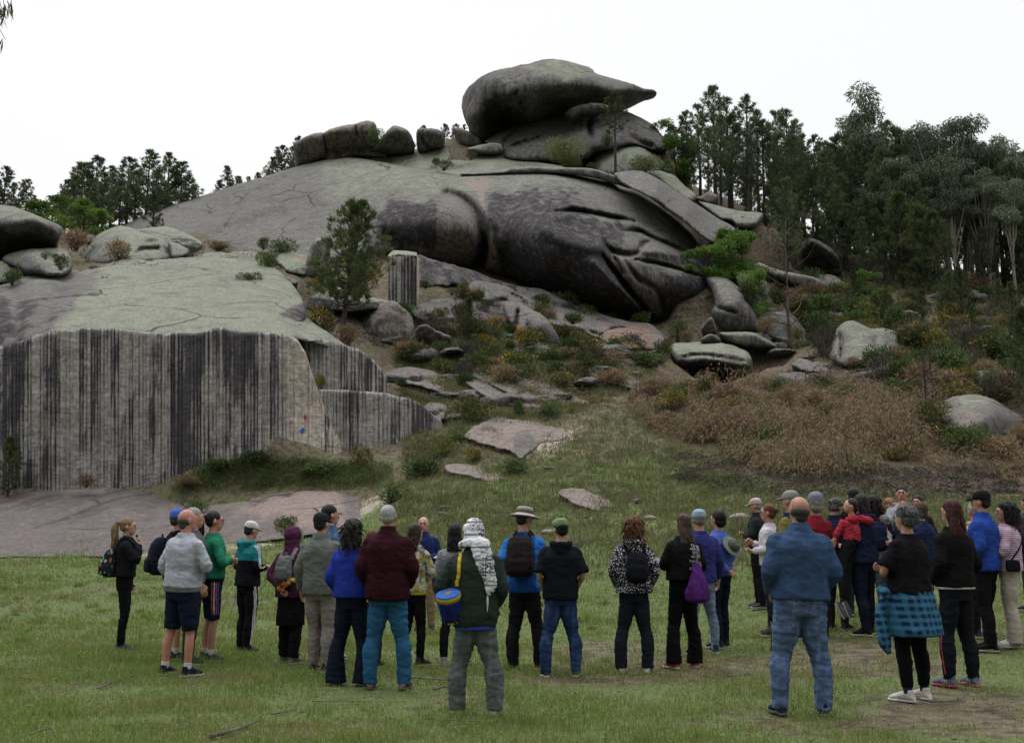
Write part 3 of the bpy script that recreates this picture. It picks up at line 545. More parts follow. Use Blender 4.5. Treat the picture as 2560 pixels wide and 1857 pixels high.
rock('boulder', 'flat grey stone lying on the ridge just left of the summit slab', 'P2', [(1230, 718), (1330, 690), (1400, 678), (1460, 688), (1472, 730), (1400, 750), (1280, 740)], [(1250, 720, 79.3), (1460, 700, 79.3), (1350, 720, 78.8)], R=8, E=.6, T=1.2, step=5, base_mask=(.3, .5, 0, 0), group=RG)
rock('rock_sheet', 'pale green rock sheet between the summit boulders and the dome', 'P2', [(350, 800), (470, 765), (560, 762), (690, 765), (750, 768), (860, 753), (1000, 728), (1130, 705), (1250, 715), (1330, 745), (1480, 770), (1600, 795), (1750, 815), (1900, 838), (2050, 870), (2100, 930), (1700, 920), (1480, 910), (1300, 930), (1130, 920), (1000, 900), (880, 870), (700, 850), (500, 830)],
     [(350, 800, 83), (700, 770, 82), (1130, 705, 82), (1330, 745, 81), (1600, 795, 79.6), (2050, 870, 77.5), (880, 850, 77.8), (1300, 890, 75.8), (1700, 880, 75.2), (700, 830, 80.2), (1130, 800, 78.6), (1400, 830, 77.4), (2080, 925, 74.4), (1300, 925, 74.8), (1000, 890, 76.4), (500, 820, 81)], conform=None, R=5, E=.2, T=3, step=6, base_mask=(.05, .62, 0, 0), cat='rock', creases=[('P2', [(960, 860), (1030, 845), (1120, 800)], 10, .5), ('P2', [(1000, 880), (1180, 850), (1300, 820)], 12, .4)],
     masks=[(0, 'P2', [(350, 770), (700, 765), (720, 800), (500, 805), (350, 810)], 20, .5), (2, 'P2', [(1580, 795), (1750, 800), (1850, 830), (1700, 840)], 16, .6), (0, 'P2', [(790, 760), (900, 750), (900, 840), (780, 810)], 30, .4)])
rock('rock_lip', 'thin curved lip of rock running along the top edge of the dome', 'P3', [(-80, 884), (100, 878), (280, 862), (340, 846), (420, 838), (520, 838), (730, 842), (860, 848), (960, 874), (1045, 908), (1075, 955), (990, 946), (900, 916), (720, 888), (540, 880), (300, 886), (100, 892)], [(-80, 888, 73.6), (300, 870, 72.6), (700, 860, 72), (1060, 930, 71.2)], conform=None, R=6, E=.5, T=1.5, step=4.5, base_mask=(.3, .4, .15, 0), cat='rock')
rock('rock_flake', 'long lichen speckled flake peeling off the right side of the dome', 'P3', [(1020, 885), (1100, 864), (1200, 868), (1290, 908), (1400, 978), (1500, 1048), (1600, 1108), (1700, 1175), (1815, 1242), (1800, 1295), (1705, 1340), (1655, 1335), (1600, 1302), (1520, 1236), (1430, 1160), (1330, 1088), (1250, 1040), (1150, 990), (1065, 940)],
     [(1020, 885, 71), (1200, 868, 72.5), (1400, 978, 71.5), (1600, 1108, 71), (1810, 1250, 69.5), (1150, 980, 66.6), (1330, 1080, 65.6), (1520, 1230, 65.2), (1700, 1330, 66), (1300, 980, 68), (1500, 1130, 67.2)], conform=None, R=9, E=.9, T=1.6, step=5.5, base_mask=(.30, .2, 0, 0), nzgreen=.3, mat=M_ROCK_SPOT, cat='rock')
rock('boulder', 'narrow rounded shoulder of stone behind the lichen speckled flake', 'P3', [(1200, 885), (1225, 866), (1330, 866), (1420, 898), (1480, 958), (1560, 1030), (1500, 1070), (1400, 1000), (1290, 920)], [(1200, 880, 77), (1400, 900, 77), (1550, 1030, 75.5), (1400, 960, 74.5)], R=10, E=.8, T=2.4, step=5.5, base_mask=(.3, .5, 0, 0), group=RG2)
rock('boulder', 'small pinkish pointed stone perched beyond the right end of the flake', 'P3', [(1545, 1042), (1600, 1024), (1625, 1004), (1650, 998), (1700, 1022), (1705, 1055), (1680, 1082), (1640, 1084), (1590, 1068)], [(1550, 1050, 76), (1700, 1040, 76), (1640, 1050, 75.5)], R=9, E=.6, T=1.4, step=4.5, base_mask=(.05, .1, .5, 0), amp=.06, group=RG2)
rock('boulder', 'flat stepped slab running right from the small pinkish stone', 'P3', [(1560, 1062), (1620, 1070), (1700, 1092), (1850, 1128), (1975, 1138), (1995, 1165), (1930, 1240), (1830, 1240), (1800, 1200), (1720, 1180), (1640, 1125)], [(1570, 1070, 75.5), (1990, 1150, 73.5), (1850, 1180, 72.4), (1700, 1120, 73.8)], R=9, E=.8, T=1.6, step=5, base_mask=(.3, .4, 0, 0), group=RG2)
rock('boulder', 'pale rounded boulder behind the bright green bush', 'P7', [(1755, 215), (1770, 185), (1800, 160), (1880, 150), (1940, 178), (1985, 240), (2060, 310), (2078, 360), (2075, 440), (1990, 450), (1900, 430), (1840, 320), (1790, 250)], [(1760, 200, 67), (1880, 150, 68), (2070, 380, 66.5), (1950, 400, 64.6), (1880, 260, 65)], R=16, E=1.2, T=3, step=5.5, base_mask=(.05, .45, .15, 0), group=RG2)
rock('boulder', 'long overhanging slab with a thick pale edge, near the bare tree', 'P4', [(488, 1278), (520, 1256), (600, 1288), (700, 1318), (820, 1338), (920, 1368), (968, 1412), (935, 1442), (870, 1436), (800, 1424), (690, 1385), (600, 1350), (520, 1315)], [(490, 1280, 70), (960, 1410, 69), (700, 1350, 67), (900, 1430, 68.6), (560, 1300, 68)], R=9, E=.8, T=3, step=5, base_mask=(.15, .4, 0, 0), mat=M_ROCK_SPOT, group=RG2)
rock('boulder', 'dark cracked boulder at the foot of the forest', 'P4', [(790, 1180), (850, 1098), (950, 1128), (1030, 1198), (1060, 1280), (1060, 1345), (900, 1350), (810, 1320)], [(800, 1200, 76), (1050, 1300, 75), (930, 1240, 73.6)], R=14, E=1.2, T=3, step=5.5, base_mask=(.62, .1, 0, 0), group=RG2, creases=[('P4', [(985, 1240), (980, 1330)], 8, .6)])
rock('boulder', 'sloping dark boulder between the overhanging slab and the forest', 'P4', [(890, 1350), (1000, 1338), (1090, 1390), (1190, 1480), (1180, 1500), (1100, 1510), (1000, 1500), (960, 1440)], [(890, 1350, 72.5), (1190, 1490, 71), (1020, 1420, 70.4)], R=12, E=1.0, T=2.5, step=5.5, base_mask=(.5, .3, 0, 0), group=RG2)
rock('boulder', 'pale low boulder on the slope at the base of the tall eucalyptus', 'P4', [(1150, 1290), (1180, 1228), (1220, 1250), (1265, 1300), (1262, 1340), (1180, 1345)], [(1160, 1290, 77), (1220, 1290, 76.4), (1262, 1310, 77)], R=9, E=.6, T=1.5, step=5, base_mask=(.2, .4, 0, 0), group=RG2)
rock('boulder', 'tall lichen spotted boulder leaning against the right end of the dome', 'P7', [(1618, 255), (1650, 230), (1720, 238), (1800, 278), (1870, 348), (1890, 400), (1940, 468), (1982, 560), (1978, 602), (1850, 612), (1740, 606), (1705, 570), (1672, 520), (1660, 470), (1682, 420), (1662, 340)], [(1640, 250, 63.5), (1750, 260, 63), (1980, 590, 61), (1700, 560, 60.6), (1780, 420, 59.6), (1900, 600, 60.4)], R=20, E=1.5, T=3.5, step=5.5, mat=M_ROCK_SPOT, base_mask=(.36, .25, 0, 0), creases=[('P7', [(1675, 440), (1740, 455), (1790, 470), (1835, 485)], 9, .7)], group=RG2)
rock('boulder', 'small pinkish triangular stone propping the lichen spotted boulder', 'P7', [(1588, 592), (1600, 560), (1650, 507), (1678, 530), (1692, 600), (1650, 612)], [(1590, 590, 59.3), (1690, 590, 59.3), (1645, 560, 58.9)], R=8, E=.5, T=1.2, step=4, base_mask=(.05, .1, .55, 0), amp=.04, group=RG2)
rock('boulder', 'lens shaped grey stone below the lichen spotted boulder', 'P7', [(1705, 615), (1800, 606), (1920, 608), (2000, 640), (2085, 698), (2060, 715), (1900, 708), (1780, 675)], [(1710, 620, 59.5), (2080, 700, 58.5), (1900, 660, 57.5)], R=10, E=.8, T=1.8, step=5, base_mask=(.2, .45, 0, 0), group=RG2)
rock('boulder', 'small flat stone left of the lens shaped one', 'P7', [(1585, 655), (1650, 618), (1700, 638), (1718, 668), (1650, 678), (1598, 672)], [(1590, 655, 58), (1710, 660, 58), (1650, 650, 57.6)], R=7, E=.4, T=.9, step=4.5, base_mask=(.4, .3, 0, 0), group=RG2)
rock('boulder', 'great flat oval boulder, grey above and black below, over the brown bracken', 'P7', [(1385, 705), (1450, 676), (1600, 670), (1750, 682), (1850, 712), (1912, 760), (1935, 850), (1930, 930), (1880, 990), (1760, 975), (1500, 930), (1435, 830)], [(1390, 705, 57.5), (1600, 672, 58.5), (1850, 715, 58), (1920, 780, 56.5), (1600, 760, 54.6), (1750, 790, 54.6), (1500, 900, 57), (1750, 950, 57.5), (1880, 960, 57.5), (1600, 850, 56.2), (1450, 780, 56)], R=14, E=1.0, T=4, step=5.5,
     base_mask=(.12, .5, 0, 0), masks=[(0, 'P7', [(1400, 770), (1600, 790), (1800, 840), (1930, 840), (1960, 1000), (1400, 960)], 24, .85), (1, 'P7', [(1400, 770), (1600, 790), (1800, 840), (1930, 840), (1960, 1000), (1400, 960)], 24, 0)], creases=[('P7', [(1440, 775), (1600, 758), (1760, 780), (1905, 805)], 12, .6), ('P7', [(1620, 800), (1760, 830), (1920, 850)], 10, .7)], group=RG2)
rock('boulder', 'dark humped boulder right of the lichen spotted one, with a gorse bush at its end', 'P8', [(465, 185), (560, 170), (700, 188), (760, 228), (820, 298), (862, 368), (858, 435), (790, 435), (650, 410), (560, 360), (510, 270)], [(470, 185, 65), (760, 230, 65), (860, 400, 62.5), (620, 350, 61.5), (700, 270, 62.2)], R=16, E=1.2, T=3, step=5.5, base_mask=(.55, .2, 0, 0), mat=M_ROCK_SPOT, group=RG2)
rock('boulder', 'large upright brown boulder with a vertical crack, alone among the bushes', 'P8', [(985, 520), (990, 440), (1005, 395), (1040, 310), (1110, 266), (1170, 278), (1260, 318), (1340, 316), (1440, 348), (1468, 400), (1440, 490), (1300, 560), (1100, 570), (1040, 560)], [(990, 450, 52), (1110, 270, 53), (1460, 400, 52.5), (1250, 450, 50), (1080, 500, 50), (1300, 340, 52)], R=16, E=1.2, T=3.5, step=5.5, base_mask=(.3, .3, .3, 0), creases=[('P8', [(1045, 330), (1062, 420), (1055, 520)], 9, .7), ('P8', [(1290, 360), (1300, 450)], 20, .3)], group=RG2)
rock('boulder', 'smooth round pinkish boulder at the right edge', 'P8', [(1680, 840), (1750, 788), (1850, 760), (1950, 754), (2050, 780), (2150, 840), (2255, 905), (2262, 950), (2220, 1000), (2150, 1070), (1950, 1110), (1850, 1060), (1770, 975), (1700, 905)], [(1690, 840, 36.5), (1950, 756, 37), (2255, 920, 36.3), (1850, 960, 34), (2000, 900, 33.8), (1950, 1090, 33.8), (2150, 1060, 34.4)], R=30, E=1.4, T=3, step=5.5, base_mask=(.2, .1, .3, 0), nzgreen=.5, amp=.06,
     masks=[(2, 'P8', [(1800, 870), (1950, 850), (1980, 960), (1880, 1000), (1800, 960)], 60, .62), (1, 'P8', [(1750, 760), (2050, 760), (2000, 830), (1850, 850)], 60, .6), (0, 'P8', [(1980, 930), (2268, 900), (2200, 1090), (1950, 1110)], 70, .55)], group=RG2)
for k, (lab, pl, d) in enumerate([('flat purple rock sheet below the upright brown boulder', [(725, 555), (800, 518), (900, 538), (1005, 562), (970, 605), (880, 615), (800, 595)], 50),
                    ('low purple rock sheet between the great oval boulder and the bracken', [(640, 625), (750, 608), (850, 628), (925, 650), (905, 700), (760, 715), (650, 700)], 48)]):
    rock('rock_sheet', lab, 'P8', pl, [(pl[0][0], pl[0][1], d + .5), (pl[3][0], pl[3][1], d + .6), (pl[5][0], pl[5][1], d - .7)], conform='all', R=7, E=.35, T=.8, step=5, base_mask=(.15, .05, .42, 0), group=RG3, cat='rock')

rock('rock_sheet', 'long dark smooth bank of rock under the left bulge of the dome', 'P6', [(905, 110), (1000, 128), (1150, 168), (1300, 212), (1400, 255), (1470, 290), (1380, 310), (1200, 300), (1050, 305), (900, 300)], [(910, 120, 60.5), (1300, 215, 62), (1460, 290, 62), (1050, 290, 58.8), (900, 290, 58.5), (1200, 240, 60)], R=12, E=.7, T=2, step=5.5, base_mask=(.62, .1, 0, 0), group=RG3, cat='rock')
rock('rock_sheet', 'wide brownish rock apron with a mossy hollow, below the dome', 'P6', [(880, 360), (905, 328), (1000, 322), (1100, 283), (1180, 262), (1300, 272), (1450, 288), (1550, 338), (1640, 378), (1760, 450), (1840, 560), (1860, 700), (1740, 690), (1600, 640), (1500, 600), (1400, 560), (1250, 530), (1100, 520), (980, 500), (900, 450)],
     [(900, 340, 59), (1180, 264, 60.5), (1450, 290, 61), (1640, 380, 60), (1840, 560, 58), (1000, 480, 55.6), (1300, 480, 56.3), (1500, 560, 55.6), (1800, 680, 54.6), (1250, 380, 58)], R=12, E=.7, T=3, step=5.5, base_mask=(.42, .1, .25, 0), amp=.2, group=RG3, cat='rock',
     creases=[('P6', [(1060, 330), (1120, 345), (1200, 350)], 22, .35), ('P6', [(1300, 440), (1480, 400), (1500, 500)], 14, .6), ('P6', [(1500, 345), (1620, 400)], 8, .5)], masks=[(0, 'P6', [(1290, 440), (1470, 400), (1490, 560), (1400, 560), (1290, 500)], 20, .62)])
rock('rock_sheet', 'pale sloping rock shelf directly under the black overhang of the dome', 'P7', [(270, 290), (400, 305), (560, 330), (750, 425), (900, 475), (1100, 535), (1245, 550), (1300, 590), (1350, 660), (1300, 740), (1150, 740), (1000, 690), (900, 640), (800, 600), (650, 575), (540, 520), (420, 450), (300, 370)],
     [(280, 300, 62.5), (560, 335, 62.5), (900, 478, 62), (1245, 555, 61.5), (1340, 660, 58), (420, 440, 59.6), (800, 590, 56.6), (1150, 730, 54.6), (700, 480, 60), (1000, 600, 58)], R=10, E=.6, T=3, step=5.5, base_mask=(.2, .05, .42, 0), group=RG3, cat='rock', creases=[('P7', [(800, 555), (860, 605), (950, 625), (1000, 590), (1070, 585), (1130, 600)], 8, .8), ('P7', [(430, 360), (600, 420), (760, 450)], 10, .5)],
     masks=[(3, 'P7', [(940, 560), (1130, 560), (1250, 590), (1300, 640), (1180, 620), (1000, 620)], 24, .62), (3, 'P7', [(700, 560), (760, 560), (740, 600)], 14, .5), (0, 'P7', [(280, 295), (560, 335), (640, 420), (450, 440), (300, 370)], 30, .5)])
rock('boulder', 'cracked brown boulder with an orange broken underside, in mid slope', 'P6', [(1470, 430), (1480, 405), (1530, 402), (1600, 428), (1680, 468), (1760, 518), (1800, 575), (1840, 640), (1840, 700), (1700, 690), (1640, 655), (1560, 620), (1545, 580), (1492, 525), (1474, 465)], [(1475, 430, 55.6), (1600, 430, 56.2), (1840, 660, 54.4), (1550, 580, 54), (1700, 570, 54), (1700, 680, 54.2)], R=12, E=.9, T=2.4, step=5, base_mask=(.22, .1, .42, 0), group=RG3,
     masks=[(3, 'P6', [(1550, 560), (1590, 560), (1650, 640), (1560, 625)], 14, .9)], creases=[('P6', [(1578, 445), (1562, 500), (1556, 580)], 9, .9), ('P6', [(1620, 520), (1650, 600), (1700, 680)], 8, .4)])
rock('boulder', 'orange stained layered rock at the foot of the pale shelf', 'P7', [(930, 640), (960, 605), (1020, 585), (1110, 583), (1200, 615), (1275, 665), (1310, 730), (1200, 722), (1100, 725), (1000, 690)], [(935, 640, 56), (1110, 585, 57.5), (1300, 725, 55.5), (1050, 700, 54.6), (1150, 650, 55.2)], R=9, E=.6, T=1.6, step=4.5, base_mask=(.3, 0, .4, .45), group=RG3, creases=[('P7', [(930, 650), (1010, 700), (1110, 715)], 8, .7), ('P7', [(1170, 620), (1230, 645), (1270, 680)], 8, .6)])
rock('rock_sheet', 'smooth purple rock sheet below the orange stained rock', 'P7', [(905, 680), (1050, 695), (1150, 722), (1205, 800), (1140, 830), (1000, 800), (920, 745)], [(910, 690, 54.6), (1200, 780, 53.6), (1050, 800, 52.2), (1080, 700, 54.8)], conform='all', R=8, E=.5, T=1.4, step=5, base_mask=(.2, 0, .42, 0), group=RG3, cat='rock')
rock('boulder', 'pink rock shelf behind the cut granite corner', 'P6', [(680, 885), (740, 855), (820, 838), (950, 850), (1080, 888), (1150, 928), (1235, 1005), (1190, 1040), (1060, 1010), (880, 960), (740, 950)], [(690, 880, 46), (1080, 890, 46.5), (1225, 1010, 44), (880, 960, 43.2), (1050, 1000, 43.2), (900, 890, 45)], R=8, E=.5, T=1.6, step=5, base_mask=(.12, .05, .5, 0), group=RG3, cat='rock', creases=[('P6', [(830, 870), (880, 920), (980, 900)], 12, .35)])
rock('rock_sheet', 'long whaleback of bare pink rock crossing the slope above the path', 'P6', [(1240, 860), (1280, 838), (1340, 838), (1500, 888), (1650, 918), (1780, 948), (1880, 1008), (2000, 1048), (2040, 1090), (1850, 1090), (1700, 1050), (1560, 1030), (1400, 960), (1290, 910)], [(1250, 860, 47), (1500, 888, 46.5), (1880, 1010, 45), (2030, 1085, 43), (1400, 950, 44.2), (1700, 1040, 43), (1650, 960, 45)], conform='all', R=9, E=.6, T=1.6, step=5, base_mask=(.15, .05, .45, 0), group=RG3, cat='rock')
rock('rock_sheet', 'lower bare pink rock strip just under the long whaleback', 'P6', [(1230, 930), (1340, 928), (1450, 978), (1560, 1038), (1710, 1070), (1720, 1110), (1550, 1100), (1400, 1050), (1280, 985)], [(1240, 935, 44.5), (1450, 980, 44), (1710, 1090, 42), (1400, 1040, 42)], conform='all', R=7, E=.4, T=1, step=5, base_mask=(.1, .1, .45, 0), group=RG3, cat='rock')
rock('rock_sheet', 'pale pink slab with a triangular grey facet beside the sandy path', 'P6', [(1205, 1305), (1230, 1265), (1290, 1218), (1400, 1178), (1480, 1172), (1600, 1188), (1750, 1218), (1890, 1270), (1850, 1320), (1720, 1335), (1650, 1395), (1585, 1432), (1530, 1390), (1400, 1360), (1300, 1330)], [(1210, 1305, 37.2), (1290, 1220, 38.6), (1480, 1175, 40), (1750, 1220, 39.4), (1890, 1280, 37.8), (1585, 1425, 34.6), (1400, 1350, 36), (1550, 1280, 37)], conform='all', R=6, E=.3, T=.8, step=4.5, base_mask=(.05, 0, .6, 0), group=RG3, cat='rock', amp=.16, nsc=.8,
     masks=[(0, 'P6', [(1540, 1290), (1640, 1270), (1710, 1330), (1590, 1425), (1530, 1385)], 10, .35), (2, 'P6', [(1540, 1290), (1640, 1270), (1710, 1330), (1590, 1425), (1530, 1385)], 10, .2)], creases=[('P6', [(1500, 1300), (1640, 1262), (1740, 1300), (1850, 1310)], 7, .25), ('P6', [(1310, 1260), (1400, 1250), (1450, 1290)], 10, .3)])
rock('rock_sheet', 'flat pale slab half sunk in the grass by the yellow gorse', 'P6', [(1090, 1485), (1200, 1473), (1330, 1488), (1440, 1528), (1530, 1556), (1400, 1595), (1250, 1552), (1120, 1530)], [(1095, 1490, 34.6), (1330, 1488, 34.8), (1525, 1556, 33), (1250, 1550, 32.8), (1400, 1590, 32.2)], conform='all', R=5, E=.2, T=.5, step=4.5, base_mask=(.05, 0, .6, 0), group=RG3, cat='rock', amp=.07)
rock('rock_sheet', 'small flat pale slab in the middle of the grassy slope', 'D', [(1240, 1092), (1262, 1082), (1300, 1086), (1345, 1106), (1385, 1132), (1330, 1128), (1280, 1118)], [(1245, 1092, 29.3), (1300, 1086, 29.6), (1380, 1130, 28.2), (1280, 1116, 28.4)], conform='all', R=5, E=.15, T=.4, step=4, base_mask=(.05, 0, .6, 0), group=RG3, cat='rock', amp=.05)
rock('boulder', 'small pale angular block behind the cut granite corner', 'P6', [(930, 1120), (945, 1085), (1000, 1062), (1080, 1078), (1108, 1118), (1060, 1200), (995, 1190), (950, 1160)], [(935, 1120, 42), (1000, 1065, 42.6), (1105, 1120, 42), (1030, 1150, 41.2)], R=7, E=.5, T=1, step=4, base_mask=(.05, .2, .5, 0), group=RG3, amp=.1, nsc=.9)
rock('boulder', 'grey ledge below the drilled pillar', 'P6', [(830, 440), (860, 425), (920, 455), (985, 505), (965, 545), (900, 520), (850, 480)], [(835, 440, 52.4), (985, 510, 51.6), (900, 490, 51.4)], R=6, E=.4, T=1, step=4.5, base_mask=(.15, .2, .3, 0), group=RG3)
rock('rock_sheet', 'pale rock hump above the path, right of the yellow gorse', 'P7', [(835, 830), (870, 815), (960, 840), (1100, 880), (1235, 960), (1235, 1000), (1150, 990), (1000, 930), (880, 890)], [(840, 830, 49.5), (1100, 880, 49), (1235, 975, 46.5), (1000, 920, 46.8)], conform='all', R=7, E=.4, T=1.2, step=5, base_mask=(.1, .05, .5, 0), group=RG3, cat='rock')
rock('rock_sheet', 'dark ledge running down right from the cracked brown boulder', 'P7', [(460, 690), (500, 672), (600, 700), (700, 735), (770, 750), (760, 790), (700, 830), (560, 830), (500, 770)], [(465, 690, 53), (770, 750, 51.8), (600, 800, 50.6), (600, 710, 52.8)], conform='all', R=7, E=.5, T=1.4, step=5, base_mask=(.3, .1, .35, 0), group=RG3, cat='rock', creases=[('P7', [(520, 750), (640, 775), (760, 790)], 9, .5)])
rock('boulder', 'pile of broken grey stone between the gorse and the quarried block', 'P6', [(880, 620), (905, 585), (960, 560), (1040, 600), (1110, 625), (1125, 660), (1060, 700), (960, 690), (890, 670)], [(885, 640, 49.6), (1120, 650, 49.4), (1000, 640, 48.8)], R=7, E=.5, T=1.1, step=4.5, base_mask=(.3, .2, .2, 0), group=RG3, amp=.25, nsc=1.0, jag=2.5)
bl = empty('drilled_pillar', tuple(unproj(1005, 760, 53)), label='upright squared granite pillar with drill grooves and a pale green top, beside the pine', cat='stone block')
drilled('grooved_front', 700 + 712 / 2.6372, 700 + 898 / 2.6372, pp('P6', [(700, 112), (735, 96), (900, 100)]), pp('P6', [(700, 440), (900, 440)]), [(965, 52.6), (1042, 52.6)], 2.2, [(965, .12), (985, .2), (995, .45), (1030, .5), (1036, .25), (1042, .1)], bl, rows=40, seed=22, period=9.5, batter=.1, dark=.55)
drilled('side_face', 700 + 898 / 2.6372, 700 + 914 / 2.6372, pp('P6', [(896, 100), (914, 118)]), pp('P6', [(896, 420), (905, 400), (914, 360)]), [(1040, 52.62), (1047, 53.6)], 1.2, [(1040, .0), (1047, .0)], bl, rows=40, seed=24, period=30, batter=.1, warm=[(1040, .3), (1047, .3)])
rock('top_face', '', 'P6', [(702, 118), (720, 90), (745, 68), (830, 72), (900, 82), (914, 116), (896, 106), (735, 104)], [(705, 115, 52.7), (745, 68, 54.8), (900, 84, 54.8), (900, 104, 52.7), (740, 102, 52.6)], R=3, E=.1, T=.6, step=4, parent=bl, conform=None, base_mask=(0, .9, 0, 0), jag=.4, amp=.03, smooth_poly=False)
rock('quarry_block', 'big roughly squared block with a dark wet left side, right of the pine trunk', 'P6', [(470, 530), (490, 470), (520, 430), (620, 412), (740, 405), (800, 435), (870, 515), (892, 600), (884, 680), (800, 685), (720, 700), (600, 690), (500, 660)], [(475, 540, 51.5), (620, 415, 51.5), (880, 600, 50.6), (700, 650, 49.6), (650, 500, 50)], R=4, E=.4, T=3, step=5, base_mask=(.12, .05, .5, 0), amp=.3, nsc=.7, jag=2, masks=[(0, 'P6', [(460, 400), (620, 400), (600, 700), (460, 700)], 30, .72)], group=RG3, cat='stone block')
rock('quarry_block', 'long ledge block with a pale top and dark front behind the pine', 'P6', [(110, 365), (130, 345), (200, 318), (400, 312), (520, 355), (640, 385), (725, 403), (700, 440), (480, 475), (300, 460), (150, 455)], [(115, 370, 51.6), (300, 315, 53.6), (720, 405, 52), (300, 450, 50.4), (500, 470, 50.3), (300, 385, 50.8), (550, 400, 50.9)], R=6, E=.4, T=2.4, step=5, base_mask=(0, .75, 0, 0), masks=[(0, 'P6', [(100, 388), (300, 388), (450, 408), (720, 408), (720, 480), (100, 480)], 8, .85), (1, 'P6', [(100, 388), (300, 388), (450, 408), (720, 408), (720, 480), (100, 480)], 8, 0)], group=RG3, cat='stone block')
rock('quarry_block', 'pale cut block with an orange edge beside the standing stone', 'P1', [(1812, 1455), (1830, 1420), (1860, 1402), (1930, 1397), (2035, 1438), (2020, 1540), (1960, 1545), (1895, 1535), (1865, 1505)], [(1815, 1455, 54.6), (1930, 1400, 55.6), (2030, 1440, 54.8), (1900, 1530, 53.2), (1960, 1490, 53.5)], R=6, E=.4, T=1.6, step=4.5, base_mask=(0, .7, 0, 0), masks=[(0, 'P1', [(1860, 1510), (1960, 1500), (2030, 1460), (2030, 1560), (1860, 1550)], 12, .7), (3, 'P1', [(1920, 1400), (2030, 1430), (2020, 1450), (1930, 1420)], 8, .6)], cat='stone block', group=RG3)
rock('quarry_block', 'pale upright standing stone at the left of the pine crown', 'P1', [(2005, 1570), (2018, 1490), (2040, 1380), (2065, 1325), (2105, 1298), (2160, 1325), (2175, 1400), (2168, 1550), (2100, 1570)], [(2010, 1540, 53.6), (2100, 1300, 54), (2170, 1480, 53.8), (2080, 1450, 53)], R=7, E=.6, T=1.6, step=4.5, base_mask=(.2, .4, .3, 0), cat='stone block', group=RG3, jag=2.2, creases=[('P1', [(2085, 1460), (2110, 1520), (2160, 1540)], 8, .4)], masks=[(0, 'P1', [(2060, 1510), (2090, 1450), (2150, 1560), (2060, 1570)], 12, .6)])
rock('rock_sheet', 'flat grey slab on the shelf left of the pale cut block', 'P1', [(1290, 1425), (1400, 1402), (1530, 1400), (1690, 1398), (1722, 1475), (1640, 1478), (1560, 1450), (1430, 1448)], [(1300, 1420, 57), (1690, 1400, 57), (1715, 1470, 54.8), (1450, 1440, 55.4)], conform='all', R=6, E=.4, T=.9, step=4.5, base_mask=(.15, .4, .1, 0), cat='rock', group=RG4)
rock('boulder', 'small pale stone lying on the edge of the green dome top', 'P1', [(1865, 1575), (1900, 1565), (1965, 1590), (1945, 1615), (1880, 1605)], [(1865, 1575, 51), (1960, 1590, 51), (1910, 1605, 50.4)], R=5, E=.3, T=.6, step=4, base_mask=(.1, .2, .5, 0), group=RG4, amp=.04)
rock('boulder', 'big dark overhanging boulder cut by the left edge', 'P1', [(-120, 1120), (-60, 1092), (0, 1084), (60, 1094), (150, 1120), (300, 1180), (405, 1234), (402, 1275), (385, 1340), (370, 1385), (250, 1400), (100, 1430), (0, 1470), (-120, 1480)], [(-100, 1150, 50), (60, 1095, 53), (400, 1240, 53), (100, 1200, 49.5), (300, 1240, 50.2), (380, 1280, 51.4), (300, 1370, 56), (100, 1400, 56), (-80, 1450, 55), (200, 1310, 53)], R=14, E=1.2, T=4, step=5.5, base_mask=(.2, .3, .15, 0), masks=[(0, 'P1', [(-120, 1290), (100, 1270), (220, 1250), (340, 1290), (410, 1300), (390, 1400), (-120, 1490)], 26, .7)], creases=[('P1', [(150, 1225), (260, 1250), (380, 1285)], 12, .5)], group=RG4)  # dark mask puts the shade beneath the overhang into the stone colour
rock('boulder', 'elongated grey boulder under the overhang at left, with gorse growing before it', 'P1', [(18, 1442), (60, 1408), (180, 1378), (300, 1374), (400, 1372), (450, 1398), (475, 1450), (465, 1520), (380, 1560), (230, 1545), (120, 1502), (50, 1475)], [(20, 1445, 50.5), (300, 1375, 51), (460, 1430, 50), (250, 1530, 48), (250, 1450, 48.4)], R=12, E=.9, T=2.4, step=5, base_mask=(.12, .3, .1, 0), group=RG4, creases=[('P1', [(270, 1385), (330, 1420), (400, 1440)], 9, .4)])
rock('boulder', 'large rounded boulder with a puckered fold on its right side, left shoulder', 'P1', [(545, 1450), (560, 1400), (590, 1350), (640, 1290), (720, 1248), (800, 1228), (880, 1243), (940, 1268), (1040, 1290), (1105, 1330), (1138, 1400), (1132, 1450), (1040, 1475), (900, 1480), (700, 1490), (580, 1490)], [(550, 1440, 58), (800, 1230, 60), (1130, 1400, 58), (700, 1450, 55.5), (1000, 1450, 55.5), (850, 1350, 56.5)], R=18, E=1.3, T=4, step=5.5, base_mask=(.15, .42, 0, 0), group=RG4, creases=[('P1', [(880, 1410), (940, 1382), (1000, 1378), (1080, 1370)], 10, .7), ('P1', [(960, 1335), (1010, 1325), (1050, 1335)], 9, .5)], masks=[(0, 'P1', [(1080, 1330), (1150, 1390), (1140, 1470), (1060, 1470), (1090, 1420)], 16, .7)])
rock('boulder', 'smooth pale boulder behind the puckered one', 'P1', [(880, 1262), (950, 1242), (1030, 1234), (1100, 1232), (1200, 1258), (1290, 1308), (1340, 1345), (1290, 1385), (1200, 1370), (1110, 1345), (1000, 1300)], [(890, 1262, 63), (1100, 1235, 63.5), (1335, 1345, 61.5), (1150, 1330, 60)], R=12, E=1, T=2.5, step=5, base_mask=(.08, .5, 0, 0), group=RG4, masks=[(0, 'P1', [(1100, 1305), (1220, 1310), (1340, 1335), (1300, 1395), (1120, 1360)], 12, .7)])
